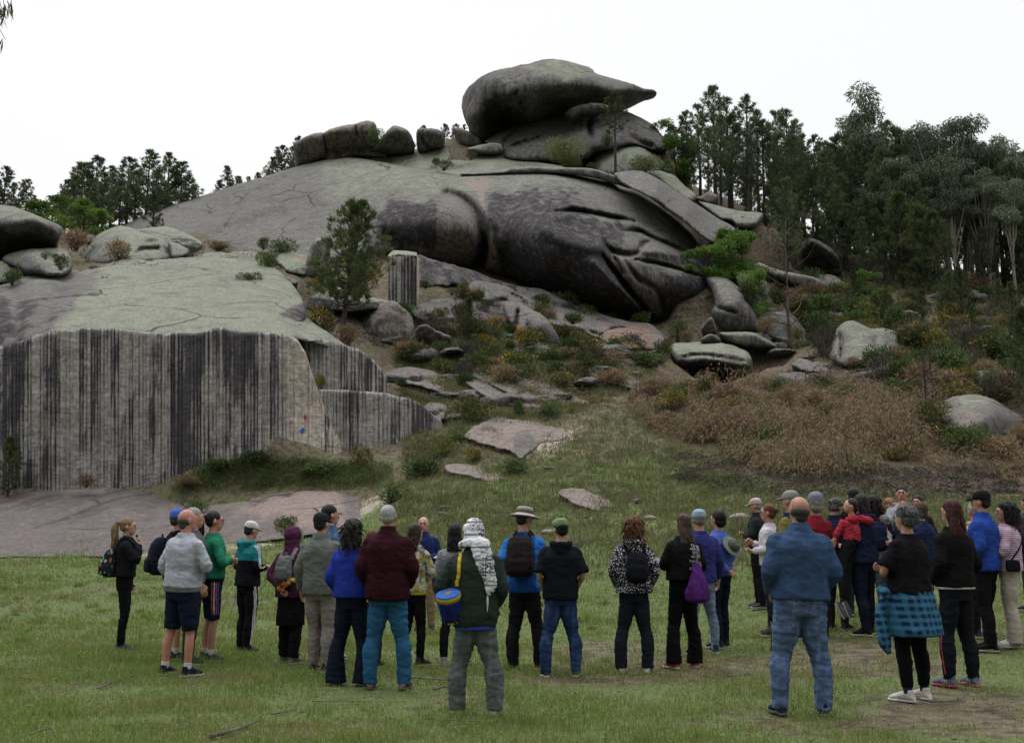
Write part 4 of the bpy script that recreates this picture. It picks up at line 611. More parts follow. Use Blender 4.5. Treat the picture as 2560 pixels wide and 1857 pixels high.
rock('boulder', 'small pale stone wedged at the right foot of the puckered boulder', 'P1', [(1105, 1340), (1150, 1335), (1210, 1360), (1258, 1390), (1225, 1435), (1140, 1440)], [(1110, 1345, 58), (1250, 1390, 57.6), (1180, 1420, 57)], R=9, E=.6, T=1.2, step=4.5, base_mask=(.1, .4, .1, 0), group=RG4)
rock('rock_sheet', 'thin flat ledge in front of the puckered boulder', 'P1', [(620, 1500), (700, 1478), (800, 1455), (940, 1445), (958, 1468), (860, 1495), (700, 1525), (640, 1530)], [(630, 1500, 53), (940, 1447, 53.6), (700, 1522, 51.6), (900, 1480, 52)], conform='all', R=5, E=.3, T=.7, step=4, base_mask=(.2, .4, 0, 0), cat='rock', group=RG4)
rock('rock_sheet', 'long thin ledge curving down to the left edge, above the green dome top', 'P1', [(-60, 1660), (0, 1625), (100, 1580), (300, 1520), (460, 1508), (520, 1530), (440, 1552), (300, 1575), (120, 1625), (20, 1660)], [(-50, 1650, 48), (100, 1580, 50.5), (460, 1510, 52.5), (300, 1572, 50), (50, 1640, 48)], conform='all', R=5, E=.35, T=.8, step=4, base_mask=(.3, .35, 0, 0), cat='rock', group=RG4)
rock('boulder', 'small stone showing above the left shoulder scrub', 'P1', [(555, 1300), (600, 1280), (635, 1305), (620, 1345), (570, 1345)], [(560, 1300, 63), (630, 1310, 63), (600, 1330, 62.5)], R=7, E=.5, T=1, step=4.5, base_mask=(.2, .3, .2, 0), group=RG4)
rock('boulder', 'low dark boulder at the left edge beneath the elongated one', 'P1', [(-60, 1480), (0, 1455), (60, 1490), (100, 1530), (60, 1590), (0, 1610), (-60, 1620)], [(-50, 1500, 49.5), (90, 1540, 49), (20, 1560, 48.5)], R=10, E=.7, T=1.5, step=5, base_mask=(.3, .3, .1, 0), group=RG4)
rock('sloping_slab', 'wide bare sloping rock apron streaked pink and grey at the foot of the quarried face', 'D', [(-80, 1222), (-80, 1085), (0, 1078), (60, 1068), (150, 1072), (250, 1080), (350, 1086), (450, 1084), (560, 1080), (660, 1074), (780, 1078), (850, 1084), (830, 1110), (800, 1150), (710, 1180), (570, 1200), (460, 1212), (330, 1234), (200, 1234), (60, 1233)],
     [(-60, 1078, 37.9), (150, 1070, 38.0), (350, 1080, 38.0), (560, 1078, 37.4), (840, 1084, 36.2), (-60, 1215, 30.2), (200, 1215, 30), (330, 1215, 29.8), (560, 1185, 30.6), (790, 1135, 32.6), (300, 1150, 32.6), (600, 1130, 33.2)], conform=None, R=5, E=.1, T=.9, step=5.5, mat=M_SLAB, base_mask=(.3, 0, .32, 0), nzgreen=0, amp=.12, cat='rock',
     masks=[(0, 'P5', [(-100, 1440), (400, 1420), (1150, 1450), (1000, 1640), (-100, 1640)], 60, .52), (2, 'P5', [(1150, 1450), (1500, 1440), (1900, 1420), (2268, 1430), (2268, 1640), (1900, 1640), (1500, 1560), (1300, 1480)], 80, .85), (0, 'P5', [(1150, 1440), (2268, 1420), (2268, 1640), (1600, 1640), (1300, 1500)], 80, .05), (2, 'P5', [(380, 1410), (700, 1420), (700, 1460), (400, 1440)], 20, .7), (0, 'P5', [(1440, 1470), (1860, 1450), (1700, 1580), (1600, 1560)], 30, .5), (1, 'P5', [(0, 1560), (2000, 1660), (0, 1660)], 2, 0)])
def WD(u, v, d): return tuple(unproj(u / 0.88594, v / 0.88594, d))
TC = [(x, y, 0.0) for x in (-14, -5, 4) for y in (5, 11, 16)] + [(12, 5, 0), (13, 10, .02), (4, 15, .12), (6, 14, .27), (8, 14.5, .32), (5, 17, .38), (7.5, 17, .46), (4, 18.6, .36), (2.7, 15.6, .12), (1.6, 14, .03), (0, 13, 0), (-3, 13, 0), (-5, 14.5, 0), (2.5, 10.2, 0), (4.5, 11, .03), (-1, 10, 0), (-4, 10, 0), (-9, 20, 0.02), (-3, 19, 0.0), (3, 19, 0.05), (-14, 22, .1)]
TC += [WD(*p) for p in [
    (0, 1223, 30), (-90, 1223, 30), (150, 1223, 30), (300, 1222, 29.7), (450, 1205, 30.1), (600, 1190, 30.7), (720, 1172, 31.3), (760, 1180, 31), (-300, 1200, 33),
    (-200, 1090, 37), (0, 1085, 37), (350, 1092, 37), (480, 1030, 37.3), (600, 1030, 36.8), (700, 1050, 36.4), (860, 1050, 36.5),
    (900, 1180, 27), (1150, 1180, 27), (1400, 1180, 25), (1670, 1340, 18.6), (1900, 1330, 18.5), (2230, 1350, 18.5),
    (1650, 1180, 23), (1950, 1150, 23), (2268, 1150, 23.5), (2500, 1180, 22),
    (900, 1110, 31), (1150, 1090, 31.5), (1400, 1100, 29), (1600, 1060, 30), (1800, 1040, 30), (2050, 1060, 29), (2268, 1040, 30),
    (1080, 1000, 37), (1250, 985, 37), (1450, 980, 36), (1700, 930, 37), (1950, 910, 38), (2200, 930, 36), (2500, 950, 34),
    (960, 880, 43), (1150, 880, 43.5), (1330, 880, 43.5), (1500, 845, 46), (1760, 850, 47), (2000, 815, 47), (2268, 830, 46),
    (900, 790, 47.5), (1050, 780, 49), (1250, 770, 51), (1400, 800, 51), (1500, 850, 50), (1600, 858, 50), (1690, 855, 50), (1560, 852, 56), (1660, 850, 56), (1730, 775, 60), (1690, 800, 57), (1850, 750, 55), (2100, 740, 56), (2300, 740, 56), (2600, 760, 54),
    (820, 740, 47.5), (900, 694, 54), (1050, 700, 58.5), (1250, 735, 58.5), (1450, 740, 56), (1620, 745, 60), (1850, 715, 63), (2000, 680, 66), (2268, 680, 68), (2600, 680, 68),
    (1000, 612, 64), (1200, 650, 65), (1500, 724, 63), (1400, 728, 62.5), (1580, 735, 61), (1450, 765, 59.5), (1450, 705, 68), (1540, 700, 67), (1600, 690, 66), (1500, 650, 74), (1400, 570, 78), (1590, 600, 72), (1800, 600, 74), (1950, 620, 78), (2268, 640, 82), (2600, 640, 84),
    (700, 610, 56), (600, 585, 57), (700, 680, 50), (500, 572, 59), (330, 560, 60), (200, 585, 56), (60, 615, 51), (-100, 640, 50),
    (700, 420, 84), (800, 400, 86), (1050, 420, 84), (1250, 395, 87), (1400, 400, 87), (1500, 400, 90), (1580, 480, 84), (1700, 480, 92), (1900, 560, 96), (2268, 610, 100),
    (500, 470, 84), (300, 520, 80), (150, 520, 76), (0, 520, 72), (-200, 540, 70), (0, 600, 54)]]
TC += [(-70, 110, 25), (-30, 110, 28), (10, 115, 31), (45, 115, 26), (90, 115, 25), (-70, 150, 22), (0, 150, 26), (90, 150, 22), (-60, 60, 14), (-60, 30, 2), (-60, 8, 0), (60, 10, .2), (60, 25, 1.5), (70, 60, 14)]
TC += [WD(*p) for p in [(0, 1168, 33.3), (300, 1168, 32.6), (560, 1150, 33.2), (760, 1132, 33.8), (-80, 1168, 33.3), (250, 1137, 35.8), (360, 1137, 35.8), (460, 1137, 35.6), (560, 1128, 35.2), (100, 1135, 35.9), (660, 1118, 34.8)]]
TC = np.array(TC)
_T = TPS(TC[:, :2], TC[:, 2], 4e-3)
xs = np.concatenate([[-3000, -1200, -500, -220, -140], np.arange(-100, -34, 2.0), np.arange(-34, 44, 0.5), np.arange(44, 112, 2.0), [140, 220, 500, 1200, 3000]])
ys = np.concatenate([[-600, -200, -60, -20], np.arange(-4, 4, 1.0), np.arange(4, 70, 0.5), np.arange(70, 150, 1.5), [160, 200, 300, 700, 1500, 4000]])
GX, GY = np.meshgrid(xs, ys)
cx = np.clip(GX, -90, 100); cy = np.clip(GY, 4, 150)
Z = _T(np.c_[cx.ravel(), cy.ravel()]).reshape(GX.shape)
far = np.clip(np.hypot(GX - cx, np.maximum(GY - cy, 0)) / 300, 0, 1)
Z = Z * (1 - far) + 14 * far * (GY > 20)
nearb = np.clip((7.0 - GY) / 3.0, 0, 1); Z = Z * (1 - nearb)
PN = np.c_[GX.ravel(), GY.ravel(), 0 * GX.ravel()]
am = (0.02 + 0.16 * np.clip((GY.ravel() - 24) / 18, 0, 1))
Z = Z + ((fbm(PN, 0.35, 3, 4) * am) + fbm(PN, 1.6, 5, 3) * 0.03 * (1 + 3 * np.clip((GY.ravel() - 24) / 15, 0, 1))).reshape(Z.shape)
gp = np.vstack(GROUND_PTS); gp = gp[::2]
jx = np.clip(np.searchsorted(xs, gp[:, 0]), 1, len(xs) - 1); jy = np.clip(np.searchsorted(ys, gp[:, 1]), 1, len(ys) - 1)
dz = gp[:, 2] + 0.03 - Z[jy, jx]
num = np.zeros_like(Z); den = np.zeros_like(Z); SG = 0.9
for (px, py, _), q in zip(gp, dz):
    a0, a1 = np.searchsorted(xs, px - 3.2), np.searchsorted(xs, px + 3.2); b0, b1 = np.searchsorted(ys, py - 3.2), np.searchsorted(ys, py + 3.2)
    wgt = np.exp(-((xs[None, a0:a1] - px) ** 2 + (ys[b0:b1, None] - py) ** 2) / (2 * SG * SG))
    num[b0:b1, a0:a1] += wgt * q; den[b0:b1, a0:a1] += wgt
fade = np.clip(den / 0.6, 0, 1)
Z = Z + np.clip(num / (den + 1e-6), -2.5, 4.0) * fade
for bu, bd, bh in [(400, 36.6, .35), (450, 36.9, .7), (500, 37.1, 1.0), (560, 37.1, 1.05), (620, 37.0, 1.05), (680, 36.8, .85), (740, 36.6, .6), (800, 36.6, .5), (850, 36.4, .4)]:
    q = WD(bu, 1060, bd); Z = Z + bh * .62 * np.exp(-(((xs[None] - q[0]) / .8) ** 2 + ((ys[:, None] - q[1] - .1) / .55) ** 2))
_xs, _ys, _Z = xs, ys, Z
def TH(x, y):
    x = np.atleast_1d(np.asarray(x, float)); y = np.atleast_1d(np.asarray(y, float))
    i = np.clip(np.searchsorted(_xs, x) - 1, 0, len(_xs) - 2); j = np.clip(np.searchsorted(_ys, y) - 1, 0, len(_ys) - 2)
    tx = (x - _xs[i]) / (_xs[i + 1] - _xs[i]); ty = (y - _ys[j]) / (_ys[j + 1] - _ys[j])
    return (_Z[j, i] * (1 - tx) + _Z[j, i + 1] * tx) * (1 - ty) + (_Z[j + 1, i] * (1 - tx) + _Z[j + 1, i + 1] * tx) * ty
def hit(u, v, dmin=8, dmax=110):
    """where the sight lines through photo pixels meet the ground (first crossing)"""
    u = np.atleast_1d(np.asarray(u, float)); v = np.atleast_1d(np.asarray(v, float))
    ds = np.concatenate([np.arange(dmin, 30, 0.15), np.arange(max(30, dmin), dmax, 0.5)])
    res = np.full(len(u), np.nan)
    pd, pg = dmin, np.full(len(u), 1.0)
    for d in ds:
        P = unproj(u, v, np.full(len(u), d)); gp_ = P[:, 2] - TH(P[:, 0], P[:, 1])
        m = (gp_ <= 0) & np.isnan(res); res[m] = (d - (d - pd) * (gp_ / (gp_ - np.maximum(pg, 1e-4))))[m]; pd, pg = d, gp_
    P = unproj(u, v, np.where(np.isnan(res), dmax, res)); P[:, 2] = TH(P[:, 0], P[:, 1])
    return P, ~np.isnan(res)

def ground_mat():
    g = NG('ground'); P = g.pos(); mk = g.attr('mask'); grass, sand, brown = g.sepc(mk.outputs['Color'])[:3]
    n1 = g.noise(P, 0.8, 6, 0.6); n2 = g.noise(P, 5.0, 6, 0.65); n3 = g.noise(P, 30, 4, 0.6)
    soil = g.mix(g.rng(n2, .35, .65), (0.060, 0.045, 0.034), (0.135, 0.108, 0.082))
    straw = g.mix(g.rng(n3, .3, .7), (0.095, 0.080, 0.045), (0.17, 0.15, 0.09))
    col = g.mix(g.rng(n2, .4, .6), soil, straw)
    gr = g.mix(g.rng(n3, .3, .7), (0.045, 0.066, 0.020), (0.13, 0.17, 0.055))
    gf = g.math('ADD', grass, g.math('MULTIPLY', g.math('SUBTRACT', n1, .5), 1.4)); gf = g.math('ADD', gf, g.math('MULTIPLY', g.math('SUBTRACT', n2, .5), .8))
    col = g.mix(g.rng(gf, .3, .6), col, gr)
    sf = g.math('ADD', sand, g.math('MULTIPLY', g.math('SUBTRACT', n2, .5), 1.0))
    col = g.mix(g.rng(sf, .35, .65), col, g.mix(g.rng(n3, .3, .7), (0.24, 0.20, 0.16), (0.42, 0.37, 0.31)))
    bf = g.math('ADD', brown, g.math('MULTIPLY', g.math('SUBTRACT', n1, .5), .9))
    col = g.mix(g.rng(bf, .35, .65), col, g.mix(g.rng(n2, .3, .7), (0.045, 0.032, 0.025), (0.11, 0.075, 0.05)))
    nn = g.bump(n3, .5, .03, g.bump(n2, .6, .12))
    return g.done(col, nn, .95)
GV = np.c_[GX.ravel(), GY.ravel(), Z.ravel()]
ny, nx = GX.shape
ii = (np.arange(ny - 1)[:, None] * nx + np.arange(nx - 1)[None]).ravel()
GF = np.c_[ii, ii + 1, ii + nx + 1, ii + nx]
pu, pv = project(GV); ok = GV[:, 1] > 3; gu, gv = pu * 0.88594, pv * 0.88594    # shape of the beaten path and scree, read off once
GM = np.zeros((len(GV), 4)); GM[:, 3] = 1
yy = GV[:, 1]
GM[:, 0] = np.where(yy < 34, 0.62, 0.30); GM[:, 2] = np.where(yy > 40, .42, 0)
def gmask(ch, poly, feather, st, ymin=0, ymax=1e9):
    pq = np.array(poly, float); Q = np.c_[gu, gv]; i_ = inside(Q, pq); s_ = seg_dist(Q, pq, np.roll(pq, -1, 0)); s_ = np.where(i_, s_, -s_)
    w = np.clip(s_ / feather * .5 + .5, 0, 1) * ok * (yy > ymin) * (yy < ymax); GM[:, ch] = GM[:, ch] * (1 - w) + st * w
gmask(1, [(1170, 1000), (1200, 960), (1290, 930), (1340, 880), (1390, 870), (1330, 920), (1260, 985), (1200, 1040)], 18, 0.5)
gmask(1, [(560, 1190), (700, 1165), (830, 1090), (900, 1075), (860, 1120), (760, 1180), (640, 1215), (300, 1245), (200, 1225)], 16, 0.62)
gmask(1, [(1030, 960), (1120, 930), (1280, 955), (1240, 1000), (1140, 1010)], 16, 0.55)
gmask(1, [(1180, 1095), (1420, 1120), (1560, 1160), (1400, 1180), (1200, 1130)], 20, 0.42)
gmask(1, [(1830, 1050), (2120, 1040), (2200, 1090), (1900, 1100)], 26, 0.36)
gmask(2, [(1400, 860), (1560, 830), (1800, 840), (2100, 860), (2300, 900), (2300, 1110), (1900, 1090), (1750, 1080), (1650, 1060), (1500, 1010), (1420, 930)], 40, 0.8)
gmask(0, [(1400, 860), (1560, 830), (1800, 840), (2100, 860), (2300, 900), (2300, 1110), (1900, 1090), (1750, 1080), (1650, 1060), (1500, 1010), (1420, 930)], 40, 0.2)
gmask(2, [(1560, 300), (3000, 300), (3000, 760), (1800, 700), (1560, 560)], 40, 0.7, 55)
for (a, b, r1, r2, st) in [(1500, 1480, 160, 22, .32), (1900, 1460, 200, 30, .38), (2150, 1560, 120, 26, .4), (470, 1330, 90, 10, .34), (1330, 1440, 110, 14, .36), (1940, 1600, 90, 22, .42),
                           (2200, 1610, 120, 26, .46), (560, 1500, 100, 8, .36), (980, 1630, 90, 12, .44), (900, 1300, 120, 10, .2), (1250, 1500, 120, 14, .3), (560, 1610, 120, 14, .3)]:
    w = np.exp(-((gu - a) / r1) ** 2 - ((gv - b) / r2) ** 2) * ok * (yy < 25)
    GM[:, 0] -= w * 0.75; GM[:, 1] += w * st * .8
ME_GROUND = mesh_np('ground', GV, GF, ground_mat(), {'mask': GM})
tag(link('ground', ME_GROUND), kind='structure')
_gi = None
def gmask_at(x, y):
    """grass / sand / brown value at ground points"""
    i = np.clip(np.searchsorted(_xs, x), 1, len(_xs) - 1); j = np.clip(np.searchsorted(_ys, y), 1, len(_ys) - 1)
    return GM.reshape(ny, nx, 4)[j, i]
_mats = {}
def cloth(col, kind='plain', col2=None, rough=.9):
    key = (tuple(col), kind, col2)
    if key in _mats: return _mats[key]
    g = NG('cloth ' + kind); lum = sum(col) / 3; col = tuple(c * .72 + lum * .06 for c in col); P = g.obj(); n = g.noise(P, 9, 5, .6); fine = g.noise(P, 160, 2, .5)
    c = g.mix(g.rng(n, .3, .7), tuple(x * .78 for x in col), tuple(min(1, x * 1.18) for x in col))
    c = g.mix(g.rng(fine, .3, .7, 0, .35), c, tuple(min(1, x * 1.5) for x in col))
    h = fine; hs = .25
    if kind == 'denim':
        n2 = g.noise(g.mapping(P, (14, 14, 3)), 1, 5, .65)
        c = g.mix(g.rng(n2, .45, .75, 0, .8), c, col2 or (.20, .29, .42))
    elif kind == 'leaf':
        v = g.n('ShaderNodeTexVoronoi'); v.feature = 'DISTANCE_TO_EDGE'; g.put(g.mapping(P, (46, 46, 30), (.5, .4, .7)), v.inputs['Vector']); v.inputs['Scale'].default_value = 1.0
        c = g.mix(g.rng(v.outputs['Distance'], .16, .26), col, col2)
    elif kind == 'plaid':
        sx = g.sepc(g.n('ShaderNodeCombineColor').outputs[0]) if False else None
        s = g.n('ShaderNodeSeparateXYZ'); g.put(P, s.inputs[0])
        a = g.math('SINE', g.math('MULTIPLY', g.math('ADD', s.outputs[0], g.math('MULTIPLY', n, .03)), 95)); b = g.math('SINE', g.math('MULTIPLY', g.math('ADD', s.outputs[2], g.math('MULTIPLY', n, .03)), 95))
        c = g.mix(g.rng(a, -.3, .4), (.010, .02, .055), (.025, .075, .14)); c = g.mix(g.math('MULTIPLY', g.rng(b, -.3, .4), .6), c, (.04, .16, .23))
    elif kind == 'knit':
        s = g.n('ShaderNodeSeparateXYZ'); g.put(P, s.inputs[0]); a = g.math('SINE', g.math('MULTIPLY', s.outputs[2], 520)); c = g.mix(g.rng(a, -.2, .3), col, col2)
    elif kind == 'stripes':
        s = g.n('ShaderNodeSeparateXYZ'); g.put(P, s.inputs[0]); a = g.math('SINE', g.math('MULTIPLY', s.outputs[2], 260)); c = g.mix(g.rng(a, .2, .6), col, col2)
    elif kind == 'keffiyeh':
        v = g.n('ShaderNodeTexChecker'); v.inputs['Scale'].default_value = 62; g.put(g.mapping(P, (1, 1, .8), (.3, .7, .4)), v.inputs['Vector'])
        w = g.rng(g.noise(P, 6, 3), .42, .56); c = g.mix(g.math('MULTIPLY', v.outputs['Fac'], w), (.62, .62, .66), (.05, .05, .06))
        s = g.n('ShaderNodeSeparateXYZ'); g.put(P, s.inputs[0]); a = g.math('SINE', g.math('MULTIPLY', s.outputs[2], 60)); c = g.mix(g.rng(a, .86, .95, 0, .8), c, (.06, .06, .09))
    elif kind == 'floral':
        v = g.n('ShaderNodeTexVoronoi'); g.put(g.mapping(P, (24, 24, 16), (.5, .7, .4)), v.inputs['Vector']); v.inputs['Scale'].default_value = 1
        r = g.n('ShaderNodeValToRGB'); g.put(g.sepc(v.outputs['Color'])[0], r.inputs[0]); r.color_ramp.interpolation = 'CONSTANT'
        for i, (p, q) in enumerate([(0, (.02, .03, .035)), (.34, (.42, .44, .40)), (.5, (.03, .17, .14)), (.64, (.20, .36, .30)), (.78, (.42, .08, .06)), (.88, (.02, .03, .04))]):
            e = r.color_ramp.elements[i] if i < 2 else r.color_ramp.elements.new(p); e.position = p; e.color = (*q, 1)
        c = g.mix(g.rng(v.outputs['Distance'], .3, .5), r.outputs[0], col)
    elif kind == 'patches':
        v = g.n('ShaderNodeTexVoronoi'); g.put(P, v.inputs['Vector']); v.inputs['Scale'].default_value = 22
        q = g.sepc(v.outputs['Color']); c = g.mix(g.rng(q[0], .55, .6), col, col2); c = g.mix(g.rng(q[1], .75, .8), c, (.35, .27, .05))
    g.b.inputs['Specular IOR Level'].default_value = .05
    m = g.done(c, g.bump(h, hs, .004, g.bump(g.noise(P, 26, 4, .6), .45, .012)), rough)
    _mats[key] = m; return m
def skin(col=(.40, .215, .15)):
    key = ('skin', col)
    if key in _mats: return _mats[key]
    g = NG('skin'); P = g.obj(); n = g.noise(P, 22, 4, .6)
    g.b.inputs['Subsurface Weight'].default_value = 0.08; g.b.inputs['Subsurface Radius'].default_value = (.02, .008, .005); g.b.inputs['Specular IOR Level'].default_value = .35
    m = g.done(g.mix(g.rng(n, .3, .7), tuple(x * .85 for x in col), tuple(x * 1.12 for x in col)), g.bump(g.noise(P, 180, 2), .1, .002), .55)
    _mats[key] = m; return m
def hairm(col, col2=None):
    key = ('hair', col, col2)
    if key in _mats: return _mats[key]
    g = NG('hair'); P = g.obj(); n = g.noise(g.mapping(P, (90, 90, 14)), 1, 5, .65, 1.2); n2 = g.noise(P, 14, 4, .6)
    c = g.mix(g.rng(n, .3, .7), tuple(x * .55 for x in col), col2 or tuple(min(1, x * 1.3) for x in col)); c = g.mix(g.rng(n2, .35, .7, 0, .4), c, tuple(x * .5 for x in col))
    g.b.inputs['Specular IOR Level'].default_value = .18
    m = g.done(c, g.bump(n, .9, .008), .55); _mats[key] = m; return m

def ell(c, r, nu=14, nv=9, M=None):
    V = []; 
    for j in range(nv + 1):
        th = PI * j / nv
        for i in range(nu): ph = 2 * PI * i / nu; V.append((r[0] * math.sin(th) * math.cos(ph), r[1] * math.sin(th) * math.sin(ph), r[2] * math.cos(th)))
    V = np.array(V)
    if M is not None: V = V @ np.array(M.to_3x3()).T
    V = V + np.array(c)
    Fc = [(j * nu + i, (j + 1) * nu + i, (j + 1) * nu + (i + 1) % nu, j * nu + (i + 1) % nu) for j in range(nv) for i in range(nu)]
    return V, np.array(Fc)
def rings(rs, n=20, e=2.4):
    """stack of horizontal super-ellipse rings (z, hx, hy, y, x)"""
    V = []
    for r in rs:
        z, hx, hy = r[:3]; y = r[3] if len(r) > 3 else 0; x = r[4] if len(r) > 4 else 0
        for i in range(n):
            a = 2 * PI * i / n; c, s_ = math.cos(a), math.sin(a)
            V.append((x + hx * math.copysign(abs(c) ** (2 / e), c), y + hy * math.copysign(abs(s_) ** (2 / e), s_), z))
    m = len(rs); V.append((rs[0][4] if len(rs[0]) > 4 else 0, rs[0][3] if len(rs[0]) > 3 else 0, rs[0][0])); V.append((rs[-1][4] if len(rs[-1]) > 4 else 0, rs[-1][3] if len(rs[-1]) > 3 else 0, rs[-1][0]))
    Fc = [(j * n + i, j * n + (i + 1) % n, (j + 1) * n + (i + 1) % n, (j + 1) * n + i) for j in range(m - 1) for i in range(n)]
    T3 = [(m * n, (i + 1) % n, i) for i in range(n)] + [(m * n + 1, (m - 1) * n + i, (m - 1) * n + (i + 1) % n) for i in range(n)]
    return np.array(V), (np.array(Fc), np.array(T3))
def tube(pts, rad, up=(0, 1, 0), n=10, sub=3):
    pts = np.array(pts, float); R_ = np.array([(r, r) if np.isscalar(r) else r for r in rad], float)
    if sub > 1 and len(pts) > 2:
        k = np.arange(len(pts)); kk = np.linspace(0, len(pts) - 1, (len(pts) - 1) * sub + 1)
        P2 = smooth_open(pts, sub); R2 = np.c_[np.interp(kk, k, R_[:, 0]), np.interp(kk, k, R_[:, 1])]
        pts, R_ = P2[:len(R2)], R2[:len(P2)]
    V = []; up = np.array(up, float)
    for i in range(len(pts)):
        t = pts[min(i + 1, len(pts) - 1)] - pts[max(i - 1, 0)]; t = t / (np.linalg.norm(t) + 1e-9)
        s_ = np.cross(t, up); ns = np.linalg.norm(s_)
        if ns < 1e-3: s_ = np.cross(t, (1, .2, .1)); ns = np.linalg.norm(s_)
        s_ /= ns; u_ = np.cross(s_, t)
        for k in range(n): a = 2 * PI * k / n; V.append(pts[i] + s_ * R_[i, 0] * math.cos(a) + u_ * R_[i, 1] * math.sin(a))
    m = len(pts); V.append(pts[0]); V.append(pts[-1])
    Fc = [(j * n + i, (j + 1) * n + i, (j + 1) * n + (i + 1) % n, j * n + (i + 1) % n) for j in range(m - 1) for i in range(n)]
    T3 = [(m * n, i, (i + 1) % n) for i in range(n)] + [(m * n + 1, (m - 1) * n + (i + 1) % n, (m - 1) * n + i) for i in range(n)]
    return np.array(V), (np.array(Fc), np.array(T3))
def join(parts):
    Vs, Qs, Ts, o = [], [], [], 0
    for V, Fc in parts:
        fl = Fc if isinstance(Fc, tuple) else (Fc,)
        for f in fl: (Qs if f.shape[1] == 4 else Ts).append(f + o)
        Vs.append(V); o += len(V)
    return np.vstack(Vs), [x for x in (np.vstack(Qs) if Qs else np.zeros((0, 4), int), np.vstack(Ts) if Ts else np.zeros((0, 3), int)) if len(x)]
def solid(name, parts, mat, voxel=.012, smooth=2, parent=None, wr=None, scale=1.0, seed=0, xf=None):
    """grow one continuous skin over overlapping lofts"""
    V, Fc = join(parts); me = mesh_np(name + '_tmp', V, Fc)
    o = bpy.data.objects.new('tmp', me); COL.objects.link(o)
    r = o.modifiers.new('r', 'REMESH'); r.mode = 'VOXEL'; r.voxel_size = voxel; r.use_smooth_shade = True
    if smooth: q = o.modifiers.new('s', 'SMOOTH'); q.factor = .5; q.iterations = smooth
    dg = bpy.context.evaluated_depsgraph_get(); ne = bpy.data.meshes.new_from_object(o.evaluated_get(dg))
    bpy.data.objects.remove(o); bpy.data.meshes.remove(me)
    n = len(ne.vertices); co = np.empty(n * 3, np.float32); ne.vertices.foreach_get('co', co); co = co.reshape(-1, 3).astype(float)
    if wr:
        nr = np.empty(n * 3, np.float32); ne.vertices.foreach_get('normal', nr); nr = nr.reshape(-1, 3)
        for (amp, sx, sy, sz, ridge) in wr:
            q = co * np.array([sx, sy, sz]); q[:, 2] += q[:, 0] * .35
            f = fbm(q, 1.0, seed, 3)
            if ridge: f = 1 - 2 * np.abs(f) * 1.6
            co = co + nr * (f * amp)[:, None]
    if xf is not None: co = xf(co)
    co *= scale
    ne.vertices.foreach_set('co', co.astype(np.float32).ravel())
    ne.polygons.foreach_set('use_smooth', np.ones(len(ne.polygons), bool))
    ne.materials.clear(); ne.materials.append(mat); ne.name = name; ne.update()
    return link(name, ne, parent)
def lump(name, parts, mat, parent=None, scale=1.0, xf=None):
    V, Fc = join(parts)
    if xf is not None: V = xf(V)
    return link(name, mesh_np(name, V * scale, Fc, mat), parent)

def hand_parts(w, e, side, curl=.5, palm_in=None):
    """palm, four unequal fingers and a thumb leaving the side of the palm"""
    w = np.array(w, float); a = w - np.array(e, float); a /= np.linalg.norm(a)
    pn = np.array(palm_in if palm_in is not None else (-side, 0.1, 0), float); pn -= a * (pn @ a); pn /= np.linalg.norm(pn) + 1e-9
    s_ = np.cross(a, pn); s_ = s_ * (1 if s_[1] > 0 else -1)          # towards the thumb side
    outp = [tube([w - a * .03, w, w + a * .04, w + a * .085, w + a * .095], [(.027, .024), (.028, .020), (.040, .015), (.040, .013), (.034, .009)], up=pn, n=10, sub=1)]
    k0 = w + a * .085
    for i, (off, L_) in enumerate([(.030, .068), (.010, .076), (-.011, .070), (-.030, .056)]):
        p = k0 + s_ * off; d = a.copy(); ch = [p - a * .02, p]; c_ = curl * (.8 + .12 * i)
        for f in (.42, .32, .26):
            d = d * math.cos(c_) + pn * math.sin(c_); d /= np.linalg.norm(d); p = p + d * L_ * f; ch.append(p); c_ = curl * 1.1
        outp.append(tube(ch, [.0095, .0098, .0092, .0086, .0072], up=s_, n=7, sub=1))
    p = w + a * .022 + s_ * .026; d = a * .62 + s_ * .62 + pn * .35; d /= np.linalg.norm(d)
    outp.append(tube([p - d * .015, p, p + d * .035, p + d * .035 + (a * .8 + pn * .5 + s_ * .1) * .032], [.014, .0135, .0115, .0088], up=pn, n=7, sub=1))
    return outp

ARM = {'down': ((.245, -.03, 1.14), (.255, .05, .895), .35, None), 'pocket': ((.262, -.05, 1.15), (.215, .03, .95), .5, None),
       'frontpocket': ((.246, -.05, 1.14), (.185, .12, .96), .5, None), 'crossed': ((.262, .07, 1.155), (-.02, .225, 1.17), .4, (0, -1, 0)),
       'mouth': ((.20, .16, 1.19), (.035, .17, 1.42), .7, (0, -1, .2)), 'hold': ((.245, -.01, 1.15), (.10, .22, 1.13), .6, (-.6, 0, .6)),
       'phone': ((.23, .05, 1.17), (.10, .30, 1.17), .55, (0, -.5, 1)), 'back': ((.275, -.09, 1.14), (.045, -.19, .98), .5, (0, 1, 0)),
       'chin': ((.21, .14, 1.20), (.06, .19, 1.36), .7, (0, -1, .2)), 'carry': ((.24, .05, 1.13), (.02, .26, 1.10), .5, (0, -.4, 1)), 'cup': ((.23, .10, 1.14), (.08, .26, 1.24), .8, (-1, 0, 0)),
       'hip': ((.30, -.04, 1.17), (.20, .03, 1.02), .4, None), 'fold': ((.25, .04, 1.15), (.05, .21, 1.02), .4, (0, -1, 0))}
PEOPLE = {}
